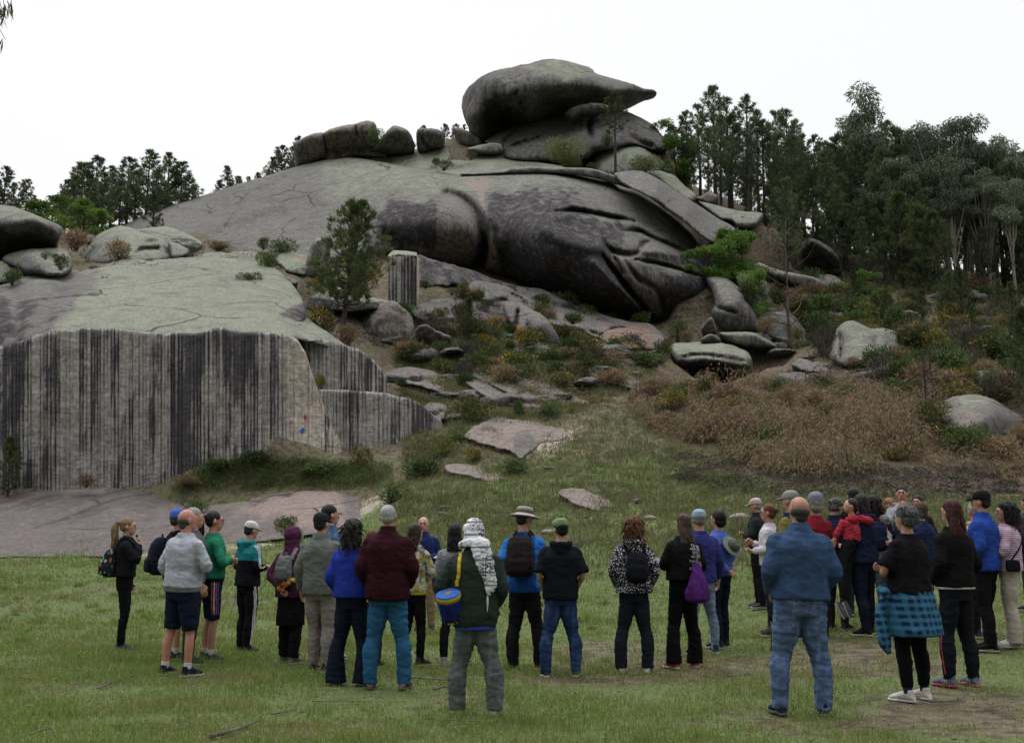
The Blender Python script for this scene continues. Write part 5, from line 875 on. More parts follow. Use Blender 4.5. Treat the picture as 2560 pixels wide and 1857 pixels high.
def person(key, label, u, vf, vh, face, d=None, w=1.0, sex='m', arms=('down', 'down'), top=None, bot=None, shoes=None, hair=None, hat=None, skc=(.40, .215, .15),
           yaw=0, pit=0, st=.10, lean=0.0, step=0.0, H=None, glasses=False, extras=(), bald=False, headtop=0.0, faced=False, belly=0.0, group='people listening in the clearing', zlift=0.0):
    if d is None:
        P0, okk = hit([u], [vf], 7); P0 = P0[0]; d = P0[1]
    else:
        P0 = unproj(u, 1300, d); P0[2] = TH(P0[0], P0[1])[0] + zlift
    ztop = unproj(u, vh, d)[2]; Hh = H or (ztop - P0[2] - headtop)
    s = Hh / 1.75; w = w * .965
    print('PERSON', key, 'd=%.1f H=%.2f' % (d, Hh), 'x=%.2f' % P0[0])
    sn = {'m': 1.0, 'f': .90}[sex]; hp = {'m': 1.0, 'f': 1.06}[sex]
    seed = int(u * 7) % 997
    root = empty('person', tuple(P0), -math.radians(face), label, 'person', group)
    sk = skin(skc); rl = random.Random(seed); root.rotation_euler[1] = math.radians(rl.uniform(-1.6, 1.6)); step = step or rl.uniform(-.05, .05)
    wb = w; ws = 1 + (w - 1) * .55
    def torso(off, z0, z1, loose=0, hem=0):
        prof = [(.80, .142 * hp, .105), (.90, .166 * hp, .122), (1.0, .158 * hp, .118), (1.10, .150, .112), (1.24, .162, .118), (1.33, .176, .120), (1.39, .160, .108), (1.435, .118, .090), (1.47, .080, .070), (1.50, .064, .060), (1.525, .058, .056)]
        zz = sorted(set([z0, z1] + [p[0] for p in prof if z0 < p[0] < z1] + [z0 + .03]))
        o = []
        for z in zz:
            hx = np.interp(z, [p[0] for p in prof], [p[1] for p in prof]); hy = np.interp(z, [p[0] for p in prof], [p[2] for p in prof])
            k = wb if z < 1.3 else (wb + (1 - (z - 1.3) / .2) * 0 + (1 - wb) * min(1, (z - 1.3) / .17) * .6)
            kx = k * (sn if z > 1.3 else 1 + (sn - 1) * max(0, (z - 1.1) / .2)); lo = loose * (1 if z < 1.3 else max(0, 1 - (z - 1.3) / .15))
            hmv = hem if z < z0 + .02 else 0
            bl = belly * math.exp(-((z - 1.08) / .14) ** 2)
            o.append((z, hx * kx + off + lo - hmv, hy * k + off + lo - hmv + bl * .5, bl * .5 + lean * max(0, z - .95)))
        return rings(o)
    shx = .168 * sn * ws; lx = lambda z: lean * max(0, z - .95)
    J = {}
    for sd, nm in ((-1, arms[0]), (1, arms[1])):
        e, wv, curl, pi_ = ARM[nm]; k = 1 + (wb - 1) * .45
        el = np.array((e[0] * sd * k * (sn * .3 + .7), e[1] * k + lx(e[2]), e[2])); wr_ = np.array((wv[0] * sd * (k if abs(wv[0]) > .1 else 1), wv[1] * (k if wv[1] < .2 else 1 + (k - 1) * 1.0) + lx(wv[2]) + belly * .6, wv[2] + (.02 if sd > 0 and nm == 'crossed' else 0)))
        J[sd] = (np.array((shx * sd, lx(1.38), 1.378)), el, wr_, curl, (pi_[0] * sd, pi_[1], pi_[2]) if pi_ else None)
    LG = {}
    for sd in (-1, 1):
        fy = step * sd; ax = st * sd
        LG[sd] = [np.array((.082 * sd * wb, 0, .90)), np.array((.092 * sd * wb, .012 + fy * .1, .70)), np.array(((.092 * .4 * wb + st * .6) * sd, .02 + fy * .5, .49)), np.array((ax * 1.02, -.005 + fy * .8, .34)), np.array((ax, -.015 + fy, .075))]
    neckp = np.array((0, .0 + lx(1.5), 1.50))
    MH = Matrix.Rotation(math.radians(-yaw), 3, 'Z') @ Matrix.Rotation(math.radians(-pit), 3, 'X'); MHn = np.array(MH)
    def xh(V): return (V - np.array((0, 0, 1.53))) @ MHn.T + np.array((0, .01 + lx(1.53), 1.53))
    parts = [torso(-.012, .82, 1.525), tube([neckp + (0, -.01, -.04), neckp + (0, .0, .02), neckp + (0, .012, .08)], [(.062 * ws, .06), (.055 * ws, .055), (.053, .055)], n=12)]
    for sd in (-1, 1):
        sh, el, wr_, curl, pi_ = J[sd]; k = .92 + (ws - 1) * .8
        parts.append(tube([sh - (.02 * sd, 0, 0), sh + (el - sh) * .25, (sh + el) / 2, el, (el * .6 + wr_ * .4), wr_], [.050 * k, .050 * k, .043 * k, .037 * k, .038 * k, .027], n=12))
        parts += hand_parts(wr_, el, sd, curl, pi_)
        parts.append(tube(LG[sd], [.076 * wb, .068 * wb, .050 * k, .052 * k, .035], n=12))
        parts.append(tube([LG[sd][-1] + (0, -.03, .0), LG[sd][-1] + (0, -.02, -.035), LG[sd][-1] + (0, .06, -.045), LG[sd][-1] + (.006 * sd, .14, -.052)], [(.028, .028), (.032, .034), (.036, .024), (.030, .014)], up=(0, 0, 1)))
    hd = [ell((0, -.012, 1.665), (.077, .095, .088)), ell((0, .012, 1.64), (.070, .085, .085)), ell((0, .03, 1.595), (.058, .062, .075)), ell((0, .055, 1.560), (.034, .034, .030)),
          tube([(0, .090, 1.668), (0, .098, 1.640), (0, .105, 1.615), (0, .095, 1.605)], [.009, .011, .0145, .008], n=8), ell((0, .088, 1.674), (.048, .014, .012)), ell((0, .088, 1.585), (.026, .012, .012))]
    hd += [ell((sd * .080, -.008, 1.632), (.009, .019, .031)) for sd in (-1, 1)]
    parts += [(xh(V), Fc) for V, Fc in hd]
    body = solid('body', parts, sk, .0088, 1, root, scale=s)
    if faced:
        hy = hairm((.035, .025, .02))
        for sd in (-1, 1):
            lump('eye', [ell((sd * .030, .0915, 1.650), (.011, .006, .0055), 8, 6)], _mats.setdefault('eye', plain('eye', (.03, .022, .02), .3, .5)), root, s, xh)
            lump('eyebrow', [tube([(sd * .013, .099, 1.671), (sd * .030, .099, 1.676), (sd * .046, .089, 1.668)], [.0035, .0045, .0025], n=6, sub=1)], hy, root, s, xh)
        lump('mouth', [ell((0, .0985, 1.586), (.021, .005, .0045), 8, 6)], _mats.setdefault('lips', plain('lips', (.26, .09, .08), .5, .3)), root, s, xh)
    if glasses:
        gm = _mats.setdefault('glasses', plain('glasses frame', (.02, .02, .02), .3, .5)); gp = []
        for sd in (-1, 1):
            ring = [(sd * .031 + .022 * math.cos(a), .106, 1.650 + .017 * math.sin(a)) for a in np.linspace(0, 2 * PI, 13)]
            gp += [tube(ring, [.0022] * 13, n=5, sub=1), tube([(sd * .053, .104, 1.655), (sd * .076, .05, 1.654), (sd * .082, -.005, 1.648)], [.002] * 3, n=5, sub=1)]
        lump('glasses', gp, gm, root, s, xh)
    tp = dict(kind='sweater', col=(.2, .2, .2), hem=.92, loose=.02, off=.014, sleeve=1.0, wr=.009); tp.update(top or {})
    mt = cloth(tp['col'], tp.get('pat', 'plain'), tp.get('col2'))
    def sleeves(fr, off):
        o = []
        for sd in (-1, 1):
            sh, el, wr_, *_ = J[sd]; k = .95 + (ws - 1) * .9
            L1 = [sh - (.05 * sd, 0, -.012), sh + (.012 * sd, 0, 0), sh + (el - sh) * .3, sh + (el - sh) * .65, el, el + (wr_ - el) * .45, el + (wr_ - el) * .93]
            R1 = [.050 * k + off * .6, .051 * k + off * .6, .052 * k + off * .7, .048 * k + off * .8, .045 * k + off * .8, .041 * k + off * .7, .031 + off * .5]
            if fr < 1: L1 = L1[:3] + [sh + (el - sh) * fr]; R1 = R1[:3] + [.058 * k + off]
            o.append(tube(L1, R1, n=12))
        return o
    loc = tp['loose'] * .6
    tparts = [torso(tp['off'], tp['hem'], tp.get('neck', 1.50), loc, tp.get('tuck', .0))]
    if tp['sleeve'] > 0: tparts += sleeves(tp['sleeve'], tp['off'] + (.006 if tp['sleeve'] >= 1 else .014))
    if tp.get('collar'): tparts.append(rings([(1.47, .085, .080, lx(1.47)), (1.50, .076, .074, lx(1.5) - .002), (1.50 + tp['collar'], .070, .070, lx(1.5))]))
    if tp.get('hood'): tparts += [ell((0, -.105 + lx(1.45), 1.452), (.115, .050, .055)), ell((0, -.115 + lx(1.4), 1.40), (.085, .035, .06)), tube([(-.085, .02, 1.50), (-.105, -.05, 1.485), (-.06, -.12, 1.475), (.06, -.12, 1.475), (.105, -.05, 1.485), (.085, .02, 1.50)], [.022, .030, .034, .034, .030, .022], n=8)]
    wr = tp['wr']
    T_ = solid(tp['kind'], tparts, mt, .0125, 2, root, [(wr * .5, 5, 5, 9, True), (wr * .45, 9, 9, 24, True), (.003, 20, 20, 30, False)], s, seed)
    if tp.get('upper'):      # differently coloured yoke
        zc, c2 = tp['upper']; me = T_.data; me.materials.append(cloth(c2))
        cz = np.array([p.center[2] for p in me.polygons]); cxx = np.array([abs(p.center[0]) for p in me.polygons])
        me.polygons.foreach_set('material_index', ((cz > zc * s) if tp.get('yoke') != 'sleeve' else (cxx > .15 * s)).astype(np.int32))
    if tp.get('hemband'):
        z0 = tp['hem']; lump_z = tp['hemband'][1]
        solid(tp['hemband'][2] if len(tp['hemband']) > 2 else 'undershirt', [torso(tp['off'] - .008, z0 - lump_z, z0 + .06, loc)], cloth(tp['hemband'][0]), .0125, 1, root, [(.005, 6, 6, 12, False)], s, seed)
    bt = dict(kind='trousers', col=(.03, .03, .035), flare=.0, fit=1.0, end=.055, waist=1.0, wr=.007); bt.update(bot or {})
    mb = cloth(bt['col'], bt.get('pat', 'plain'), bt.get('col2')); bp = [torso(bt.get('off', .004), .80, bt['waist'])]
    fit = bt['fit']
    for sd in (-1, 1):
        Lp = LG[sd]; zs = [p[2] for p in Lp]; rr = [.096 * wb, .088 * wb * (.5 + .5 * fit), (.062 + .012 * (fit - 1) * 3) * (1 + (wb - 1) * .6), .062 * fit * (1 + (wb - 1) * .5), (.046 + .02 * (fit - 1) * 2) + bt['flare']]
        if bt['end'] > .2:
            pe = [np.interp(bt['end'], zs[::-1], [p[i] for p in Lp][::-1]) for i in (0, 1)] + [bt['end']]
            keep = [i for i in range(5) if zs[i] > bt['end'] + .03]; re = np.interp(bt['end'], zs[::-1], rr[::-1])
            pts = [Lp[i] for i in keep] + [np.array(pe)]; ra = [rr[i] * (1 + bt.get('wide', 0) * (.9 - zs[i])) for i in keep] + [re * (1 + bt.get('wide', 0) * (.9 - bt['end'])) + bt['flare']]
        else:
            pts = Lp[:-1] + [Lp[-1] + (0, 0, bt['end'] - .075)]; ra = rr
        bp.append(tube(pts, ra, n=14))
    if bt.get('skirt'): bp = [torso(.006, .80, bt['waist']), rings([(bt['skirt'], .19 * wb, .16 * wb), (.70, .185 * wb, .15 * wb), (.85, .172 * wb, .13 * wb), (.92, .165 * wb, .12 * wb)])]
    wq = bt['wr']
    B_ = solid(bt['kind'], bp, mb, .0125, 2, root, [(wq * .7, 6, 6, 13, True), (wq * .5, 12, 12, 30, True), (.0025, 25, 25, 40, False)], s, seed + 3)
    so = dict(col=(.04, .04, .045), sole=(.35, .34, .32), sock=None, lace=None); so.update(shoes or {})
    for sd in (-1, 1):
        a = LG[sd][-1]; o = .10 * sd
        def fp(V): 
            R = np.array(Matrix.Rotation(-o * 1.6, 3, 'Z')); return (V @ R.T + np.array((a[0], a[1], 0)))
        sh_ = solid('shoe', [tube([(0, -.055, .06), (0, -.04, .055), (0, .02, .066), (0, .08, .052), (0, .145, .040), (0, .18, .030)], [(.034, .045), (.037, .050), (.040, .046), (.046, .036), (.042, .026), (.026, .016)], up=(0, 0, 1)), tube([(0, -.02, .05), (0, -.015, .115)], [.040, .040], n=10, sub=1)], cloth(so['col']), .010, 1, root, None, s, xf=fp)
        V, Fc = join([tube([(0, -.075, .0), (0, -.045, .0), (.0, .03, .0), (.004 * sd, .10, .0), (.002 * sd, .165, .0), (0, .198, .0)], [(.022, .015), (.040, .016), (.038, .016), (.049, .015), (.040, .014), (.014, .012)], up=(0, 0, 1), n=12)])
        V[:, 2] = V[:, 2] + .016; so_ = link('sole', mesh_np('sole', fp(V) * s, Fc, cloth(so['sole'])), sh_)
        if so['lace']: lump('stripe', [tube([(.044, .0 + k, .03), (.036, .012 + k, .072)], [.006, .005], n=5, sub=1) for k in (0, .022, .044)] + [tube([(-.044, .0 + k, .03), (-.036, .012 + k, .072)], [.006, .005], n=5, sub=1) for k in (0, .022, .044)], cloth(so['lace']), sh_, s, fp)
        if so['sock']: lump('sock', [tube([(a[0], a[1] - .004, .085), (a[0], a[1], .125), (a[0] * .99, a[1], .15)], [.041, .041, .042], n=12)], cloth(so['sock']), root, s)
    hr = dict(kind='short', col=(.02, .016, .014)); hr.update(hair or {})
    hk = hr['kind']; mh = hairm(hr['col'], hr.get('col2')); cap = ell((0, -.020, 1.682), (.084, .096, .088))
    ps, wrh, vx = [], [(.005, 30, 30, 10, False)], .009
    if hk == 'short': ps = [cap, ell((0, -.045, 1.630), (.074, .062, .062))]
    elif hk == 'bob': ps = [cap, ell((0, -.03, 1.66), (.092, .090, .10)), ell((0, -.05, 1.60), (.088, .060, .07))]; wrh = [(.007, 26, 26, 12, False)]
    elif hk == 'bald': ps = [ell((0, -.027, 1.628), (.0795, .0835, .056)), ell((0, -.052, 1.585), (.058, .038, .045))]; wrh = [(.0015, 60, 60, 60, False)]; vx = .007
    elif hk == 'cropped': ps = [ell((0, -.022, 1.672), (.0805, .092, .087)), ell((0, -.048, 1.625), (.070, .056, .055))]; wrh = [(.002, 60, 60, 60, False)]
    elif hk == 'curly': ps = [ell((0, -.03, 1.70), (.105, .105, .085)), ell((0, -.045, 1.62), (.115, .085, .10)), ell((0, -.055, 1.54), (.125, .070, .09)), ell((0, -.065, hr.get('len', 1.46) + .03), (.10, .05, .06))]; wrh = [(.022, 22, 22, 18, False), (.010, 55, 55, 45, False)]
    elif hk == 'shortcurly': ps = [ell((0, -.022, 1.69), (.096, .108, .085)), ell((0, -.045, 1.63), (.088, .075, .075))]; wrh = [(.018, 28, 28, 24, False), (.008, 60, 60, 50, False)]
    elif hk == 'long': 
        zl = hr.get('len', 1.36); ps = [cap, ell((0, -.03, 1.645), (.090, .088, .095)), rings([(zl, .075, .022, -.10 + lx(zl)), (zl + .06, .098, .034, -.10), (1.50, .098, .045, -.075), (1.58, .092, .060, -.05), (1.66, .085, .07, -.035)])]; wrh = [(.010, 34, 34, 5, False)]
    elif hk == 'pony': ps = [cap, ell((0, -.045, 1.63), (.070, .060, .06)), tube([(0, -.10, 1.70), (0, -.150, 1.69), (0, -.175, 1.60), (0, -.165, 1.50), (.0, -.15, hr.get('len', 1.38))], [.022, .034, .052, .050, .020], n=10)]; wrh = [(.012, 30, 30, 8, False)]
    elif hk == 'bun': ps = [cap, ell((0, -.045, 1.63), (.076, .065, .07)), ell((0, -.105, 1.68), (.045, .042, .042))]; wrh = [(.008, 30, 30, 20, False)]
    elif hk == 'fringe': ps = [ell((0, -.022, 1.66), (.060, .08, .06)), ell((0, -.045, 1.622), (.072, .055, .055))]
    if ps and hat != 'keffiyeh' : solid('hair', [(xh(V), Fc) for V, Fc in ps], mh, vx, 1, root, wrh, s, seed)
    if hk in ('curly', 'long', 'pony', 'shortcurly') and hat != 'keffiyeh':     # loose locks around the outline
        rs = np.random.RandomState(seed); lk = []
        zl = hr.get('len', 1.40); curly = hk in ('curly', 'shortcurly'); nlk = 70 if hk == 'curly' else 40
        for _ in range(nlk):
            a = rs.uniform(PI * 1.05, PI * 1.95) if hk != 'shortcurly' else rs.uniform(PI * .95, PI * 2.05)
            if curly:
                zt = rs.uniform(zl if hk == 'curly' else 1.60, 1.77); rr_ = (.118 if hk == 'curly' else .095) * (1 - max(0, (zt - 1.70)) * 5); L_ = rs.uniform(.05, .09) if hk == 'curly' else .02
                p0 = np.array((math.cos(a) * rr_ * .85, math.sin(a) * rr_ * .9 - .02, zt)); o = np.array((math.cos(a), math.sin(a), 0))
                ch = [p0 + o * .016 * k + np.array((0, 0, -L_ * k / 4)) + rs.uniform(-.012, .012, 3) for k in range(5)]; ra = [.008, .008, .007, .006, .002] if hk == 'curly' else [.006, .006, .005, .004, .002]
            else:
                cxh = (0, -.16) if hk == 'pony' else (0, -.075); rw = (.055, .03) if hk == 'pony' else (.10, .045)
                p0 = np.array((cxh[0] + math.cos(a) * rw[0] * .8, cxh[1] + math.sin(a) * rw[1], rs.uniform(1.48, 1.60))); ch = [p0 + np.array((math.cos(a) * .004 * k, math.sin(a) * .004 * k, -(p0[2] - zl + rs.uniform(-.04, .06)) * k / 4)) + rs.uniform(-.008, .008, 3) for k in range(5)]; ra = [.007, .007, .006, .004, .0015]
            lk.append(tube(ch, ra, n=5, sub=1))
        lump('hair_lock', lk, mh, root, s, xh)
    if hat:
        hk2, hc, *rest = hat if isinstance(hat, tuple) else (hat, None)
        if hk2 == 'cap':
            solid('cap', [(xh(V), Fc) for V, Fc in [rings([(1.670, .090, .103, -.008), (1.70, .090, .103, -.008), (1.74, .080, .092, -.012), (1.765, .055, .065, -.015), (1.778, .02, .025, -.015)], e=2.1)]], cloth(hc), .008, 1, root, [(.002, 10, 10, 10, False)], s, seed)
            V, Fc = rings([(1.678, .062, .075, .10), (1.684, .064, .077, .10), (1.688, .058, .070, .098)], e=2.2); V[:, 2] -= np.clip(V[:, 1] - .1, 0, 1) * .25 + np.abs(V[:, 0]) * .12
            lump('cap_brim', [(V, Fc)], cloth(rest[0] if rest else hc), root, s, xh)
        elif hk2 == 'flatcap':
            solid('flat_cap', [(xh(V), Fc) for V, Fc in [rings([(1.675, .086, .10, .0), (1.70, .096, .112, .006), (1.73, .092, .108, .006), (1.762, .070, .080, -.01), (1.775, .03, .04, -.015)], e=2.1), ell((0, .095, 1.69), (.062, .042, .014))]], cloth(hc), .008, 1, root, [(.003, 10, 10, 10, False)], s, seed)
        elif hk2 == 'beanie':
            solid('knit_hat', [(xh(V), Fc) for V, Fc in [rings([(1.655, .089, .102, -.012), (1.70, .094, .108, -.014), (1.75, .088, .10, -.02), (1.785, .060, .07, -.025), (1.80, .025, .03, -.025)], e=2.0)]], cloth(hc, 'knit', (.04, .04, .07)), .008, 1, root, None, s, seed)
        elif hk2 == 'bucket':
            solid('sun_hat', [(xh(V), Fc) for V, Fc in [rings([(1.69, .092, .105, -.008), (1.74, .088, .10, -.008), (1.775, .082, .094, -.008), (1.785, .06, .07, -.008)], e=2.1), rings([(1.668, .165, .178, -.005), (1.676, .165, .178, -.005), (1.70, .10, .112, -.008), (1.704, .07, .08, -.008)], e=2.0)]], cloth(hc), .008, 1, root, [(.003, 9, 9, 9, False)], s, seed)
            lump('hat_band', [(xh(V), Fc) for V, Fc in [rings([(1.715, .0945, .1075, -.008), (1.752, .0915, .104, -.008)], e=2.1)]], cloth((.14, .115, .10)), root, s)
        elif hk2 == 'hood':
            solid('hood', [(xh(V), Fc) for V, Fc in [ell((0, -.022, 1.665), (.105, .112, .115)), ell((0, -.035, 1.58), (.098, .085, .10)), rings([(1.46, .12, .10, -.01), (1.52, .10, .09, -.02), (1.6, .09, .08, -.03)])]], cloth(hc), .010, 2, root, [(.008, 14, 14, 14, True)], s, seed)
            solid('fur_trim', [(xh(V), Fc) for V, Fc in [tube([(.0, .07, 1.78), (.07, .075, 1.74), (.09, .07, 1.66), (.07, .065, 1.56)], [.020] * 4, n=8), tube([(.0, .07, 1.78), (-.07, .075, 1.74), (-.09, .07, 1.66), (-.07, .065, 1.56)], [.020] * 4, n=8)]], cloth((.35, .28, .27)), .008, 0, root, [(.008, 60, 60, 60, False)], s, seed)
        elif hk2 == 'keffiyeh':
            mk_ = cloth((.6, .6, .62), 'keffiyeh')
            solid('keffiyeh', [(xh(V), Fc) for V, Fc in [ell((0, -.02, 1.68), (.100, .110, .105)), ell((0, -.045, 1.59), (.100, .075, .10)), tube([(-.13, -.01, 1.52), (-.05, -.10, 1.52), (.08, -.10, 1.52), (.12, .0, 1.54)], [.03, .045, .045, .03], n=8)]] + [tube([(.055, -.115, 1.56), (.085, -.150, 1.44), (.125, -.165, 1.30), (.150, -.168, 1.17), (.125, -.166, 1.09)], [(.085, .030), (.088, .028), (.074, .024), (.058, .020), (.014, .012)], up=(0, 1, 0), n=12)], mk_, .009, 1, root, [(.010, 12, 12, 22, True)], s, seed)
            lump('tassel', [tube([(.125, -.166, 1.10), (.122, -.166, 1.04), (.122, -.166, 1.00), (.118, -.166, .93)], [.004, .011, .008, .003], n=6)], cloth((.62, .62, .62)), root, s)
    bm_ = BVHTree.FromPolygons([v.co for v in T_.data.vertices], [p.vertices for p in T_.data.polygons])
    bb_ = BVHTree.FromPolygons([v.co for v in B_.data.vertices], [p.vertices for p in B_.data.polygons])
    PEOPLE[key] = dict(root=root, s=s, J=J, LG=LG, top=T_, bot=B_, bt=bm_, bb=bb_, w=w, lean=lean, sn=sn, wb=wb, xh=xh)
    return root
def ribbon(name, q, pts, wid, mat, which='bt', off=.006, parent=None, axis=None):
    """strap or stripe lying on the cloth; pts in body metres"""
    s = q['s']; P = smooth_open(np.array(pts, float), 6) * s; V = []; Fc = []; on = []
    for p in P:
        h = q[which].find_nearest(Vector(p)); on.append((np.array(h[0]), np.array(h[1])) if h[0] is not None else (p, np.array((0, -1, 0))))
    n = len(on)
    for i in range(n):
        a, nr = on[i]; t = on[min(i + 1, n - 1)][0] - on[max(i - 1, 0)][0]; t /= np.linalg.norm(t) + 1e-9; sdv = np.cross(t, nr); sdv /= np.linalg.norm(sdv) + 1e-9
        for k in (-1, 1): V.append(a + sdv * k * wid / 2 * s + nr * off * .2)
        for k in (1, -1): V.append(a + sdv * k * wid / 2 * s + nr * off)
    for i in range(n - 1):
        for k in range(4): Fc.append((i * 4 + k, i * 4 + (k + 1) % 4, i * 4 + 4 + (k + 1) % 4, i * 4 + 4 + k))
    Fc += [(3, 2, 1, 0), tuple((n - 1) * 4 + k for k in range(4))]
    V = np.array(V); 
    return link(name, mesh_np(name, V, np.array(Fc), mat, smooth=False), parent or q['root'])
def attach(q, o): 
    o.location = q['root'].location; o.rotation_euler = q['root'].rotation_euler; return o
def backpack(key, label, col, pat='plain', z0=1.06, z1=1.44, hx=.135, hy=.075, pocket=True, col2=None, straps=True, x=0, strapcol=None, group='backpacks worn by the listeners', yo=0):
    q = PEOPLE[key]; s = q['s']; r = empty('backpack', label=label, cat='backpack', group=group); attach(q, r); m = cloth(col, pat); ms = cloth(strapcol or tuple(c * .7 for c in col))
    yb = -.125 * q['wb'] - .02 + q['lean'] * .3 - yo
    zc = [z0, z0 + .03, z0 + .12, (z0 + z1) / 2, z1 - .08, z1 - .02, z1]; kx = [.7, .95, 1.05, 1, .92, .75, .45]; ky = [.7, 1, 1.15, 1.05, .85, .6, .35]
    body = solid('pack_body', [rings([(z, hx * a, hy * b, yb - hy * b, x) for z, a, b in zip(zc, kx, ky)], e=2.8)], m, .010, 2, r, [(.006, 12, 12, 16, True)], s, 5)
    if pocket: solid('front_pocket', [rings([(z0 + .03, hx * .7, .03, yb - hy * 2.05, x), (z0 + .06, hx * .8, .035, yb - hy * 2.15, x), (z0 + .17, hx * .8, .032, yb - hy * 2.1, x), (z0 + .2, hx * .6, .02, yb - hy * 2.0, x)], e=3)], cloth(tuple(c * .8 for c in col), pat), .009, 2, r, None, s, 6)
    lump('handle', [tube([(x - .03, yb - .03, z1 - .005), (x - .02, yb - .035, z1 + .03), (x + .02, yb - .035, z1 + .03), (x + .03, yb - .03, z1 - .005)], [.006] * 4, n=6)], ms, r, s)
    if straps:
        for sd in (-1, 1): ribbon('strap', q, [(sd * .075 + x, yb + .02, z1 - .06), (sd * .09, -.06, 1.49), (sd * .095, .03, 1.50), (sd * .105, .14, 1.40), (sd * .12, .16, 1.25), (sd * .17, .05, 1.12)], .045, ms, 'bt', .016, r)
    return r
BLK = (.012, .012, .014)
NAVY = (.012, .018, .045)
person('p1', 'woman with long curly blonde ponytail in a black jacket, hand at her mouth, far left', 303, 1629, 1296, 78, w=.88, sex='f', arms=('down', 'mouth'), top=dict(kind='jacket', col=BLK, hem=.98, loose=.03, off=.02), bot=dict(kind='leggings', col=(.008, .008, .01), fit=.94, flare=.002, end=.10), shoes=dict(col=(.03, .05, .07), sock=(.02, .035, .045)), hair=dict(kind='pony', col=(.13, .085, .045), col2=(.34, .24, .13), len=1.34), faced=True, skc=(.42, .23, .16))
backpack('p1', 'black backpack with green and red tropical print on the ponytailed woman at far left', (.02, .03, .035), 'floral', z0=.98, z1=1.36, hx=.14, hy=.085)
person('p2', 'man in a bright blue cap with a dark backpack, behind the bald man in grey', 430, 1650, 1277, 62, w=1.0, arms=('down', 'hold'), top=dict(kind='jacket', col=(.012, .016, .028), loose=.02), bot=dict(kind='shorts', col=NAVY, end=.50, wide=.3), shoes=dict(sock=(.5, .5, .5)), hat=('cap', (.05, .12, .5)), hair=dict(kind='cropped', col=(.05, .045, .04)))
backpack('p2', 'dark navy backpack on the man with the bright blue cap', (.012, .015, .026), z0=1.0, z1=1.44, hx=.14, hy=.09)
person('p4', 'grey haired person almost hidden behind the bald man in grey', 486, 1660, 1271, 60, d=13.4, w=1.0, top=dict(kind='shirt', col=(.1, .1, .11)), hair=dict(kind='short', col=(.3, .3, .3)))
person('p3', 'bald man in a light grey sweatshirt and navy shorts, bare legs', 442, 1690, 1274, 33, w=1.14, arms=('frontpocket', 'crossed'), st=.13, lean=.02, belly=.03, top=dict(kind='sweatshirt', col=(.42, .43, .50), hem=.93, loose=.03, wr=.011, hemband=((.16, .16, .18), .05)), bot=dict(kind='shorts', col=(.010, .016, .035), end=.49, wide=.35, flare=.01), shoes=dict(col=(.012, .02, .045), sole=(.5, .5, .5), sock=(.62, .62, .62)), hair=dict(kind='bald', col=(.07, .065, .06)), skc=(.42, .20, .14), yaw=20, step=.04)
person('p5', 'woman in a green sweatshirt and striped navy cycling shorts, dark hair and glasses', 521, 1653, 1280, 66, w=1.05, sex='f', arms=('crossed', 'crossed'), top=dict(kind='sweatshirt', col=(.016, .20, .11), hem=.97, loose=.03, hemband=(BLK, .04)), bot=dict(kind='cycling_shorts', col=NAVY, end=.49), shoes=dict(col=(.07, .08, .075), sock=(.6, .6, .6)), hair=dict(kind='pony', col=(.018, .014, .013), len=1.40), glasses=True, faced=True)
q = PEOPLE['p5']
for k, c in enumerate([(.04, .08, .45), (.5, .08, .1), (.6, .6, .6), (.45, .1, .08)]): ribbon('stripe', q, [(.2, .02 - .03 * k + .045, .98), (.2, .02 - .03 * k + .045, .75), (.18, .03 - .03 * k + .045, .55)], .013, cloth(c), 'bb', .005)
person('p6', 'man in white cap, teal and black hooded top and track pants with white stripes', 611, 1631, 1306, 42, w=1.02, arms=('hold', 'hold'), top=dict(kind='hooded_top', col=(.012, .012, .016), hem=.90, loose=.028, hood=True, upper=(1.24, (.012, .22, .25))), bot=dict(kind='track_pants', col=(.010, .010, .014), fit=1.15, flare=.004), shoes=dict(col=(.06, .06, .065)), hat=('cap', (.60, .60, .58)), hair=dict(kind='cropped', col=(.03, .025, .02)), pit=8, H=None)
q = PEOPLE['p6']
for k in (-1, 0, 1): ribbon('stripe', q, [(.25, k * .022, .93), (.22, .01 + k * .022, .70), (.2, .015 + k * .022, .45), (.2, -.005 + k * .022, .12)], .010, cloth((.62, .62, .62)), 'bb', .005)
for k in (-1, 0, 1):
    sh, el, wr_ = q['J'][1][:3]; ribbon('stripe', q, [sh + (.0, k * .018 - .01, .06), sh * .6 + el * .4 + (.08, k * .018, .03), el + (.07, k * .018, 0), el * .4 + wr_ * .6 + (.08, k * .016, .03)], .009, cloth((.62, .62, .62)), 'bt', .005)
person('p7', 'person in a purple fur trimmed hood and long black skirt, hands behind the back', 722, 1659, 1321, 22, w=1.02, sex='f', arms=('back', 'down'), top=dict(kind='coat', col=(.065, .018, .048), hem=.86, loose=.04, off=.024), bot=dict(kind='skirt', col=(.008, .008, .009), skirt=.50), shoes=dict(col=(.13, .12, .11), sole=(.3, .3, .28)), hat=('hood', (.085, .022, .062)), hair=dict(kind='short', col=(.3, .25, .2)), yaw=15)
q = PEOPLE['p7']; solid('trousers', [tube([q['LG'][sd][1], q['LG'][sd][2], q['LG'][sd][3], q['LG'][sd][4] + (0, 0, .02)], [.095, .085, .078, .07]) for sd in (-1, 1)], cloth((.009, .009, .01)), .0125, 1, q['root'], [(.008, 7, 7, 17, True)], q['s'], 4)
backpack('p7', 'small grey rucksack on the person in the purple hood', (.14, .155, .15), z0=1.06, z1=1.40, hx=.115, hy=.06, strapcol=(.2, .19, .2), x=.0)
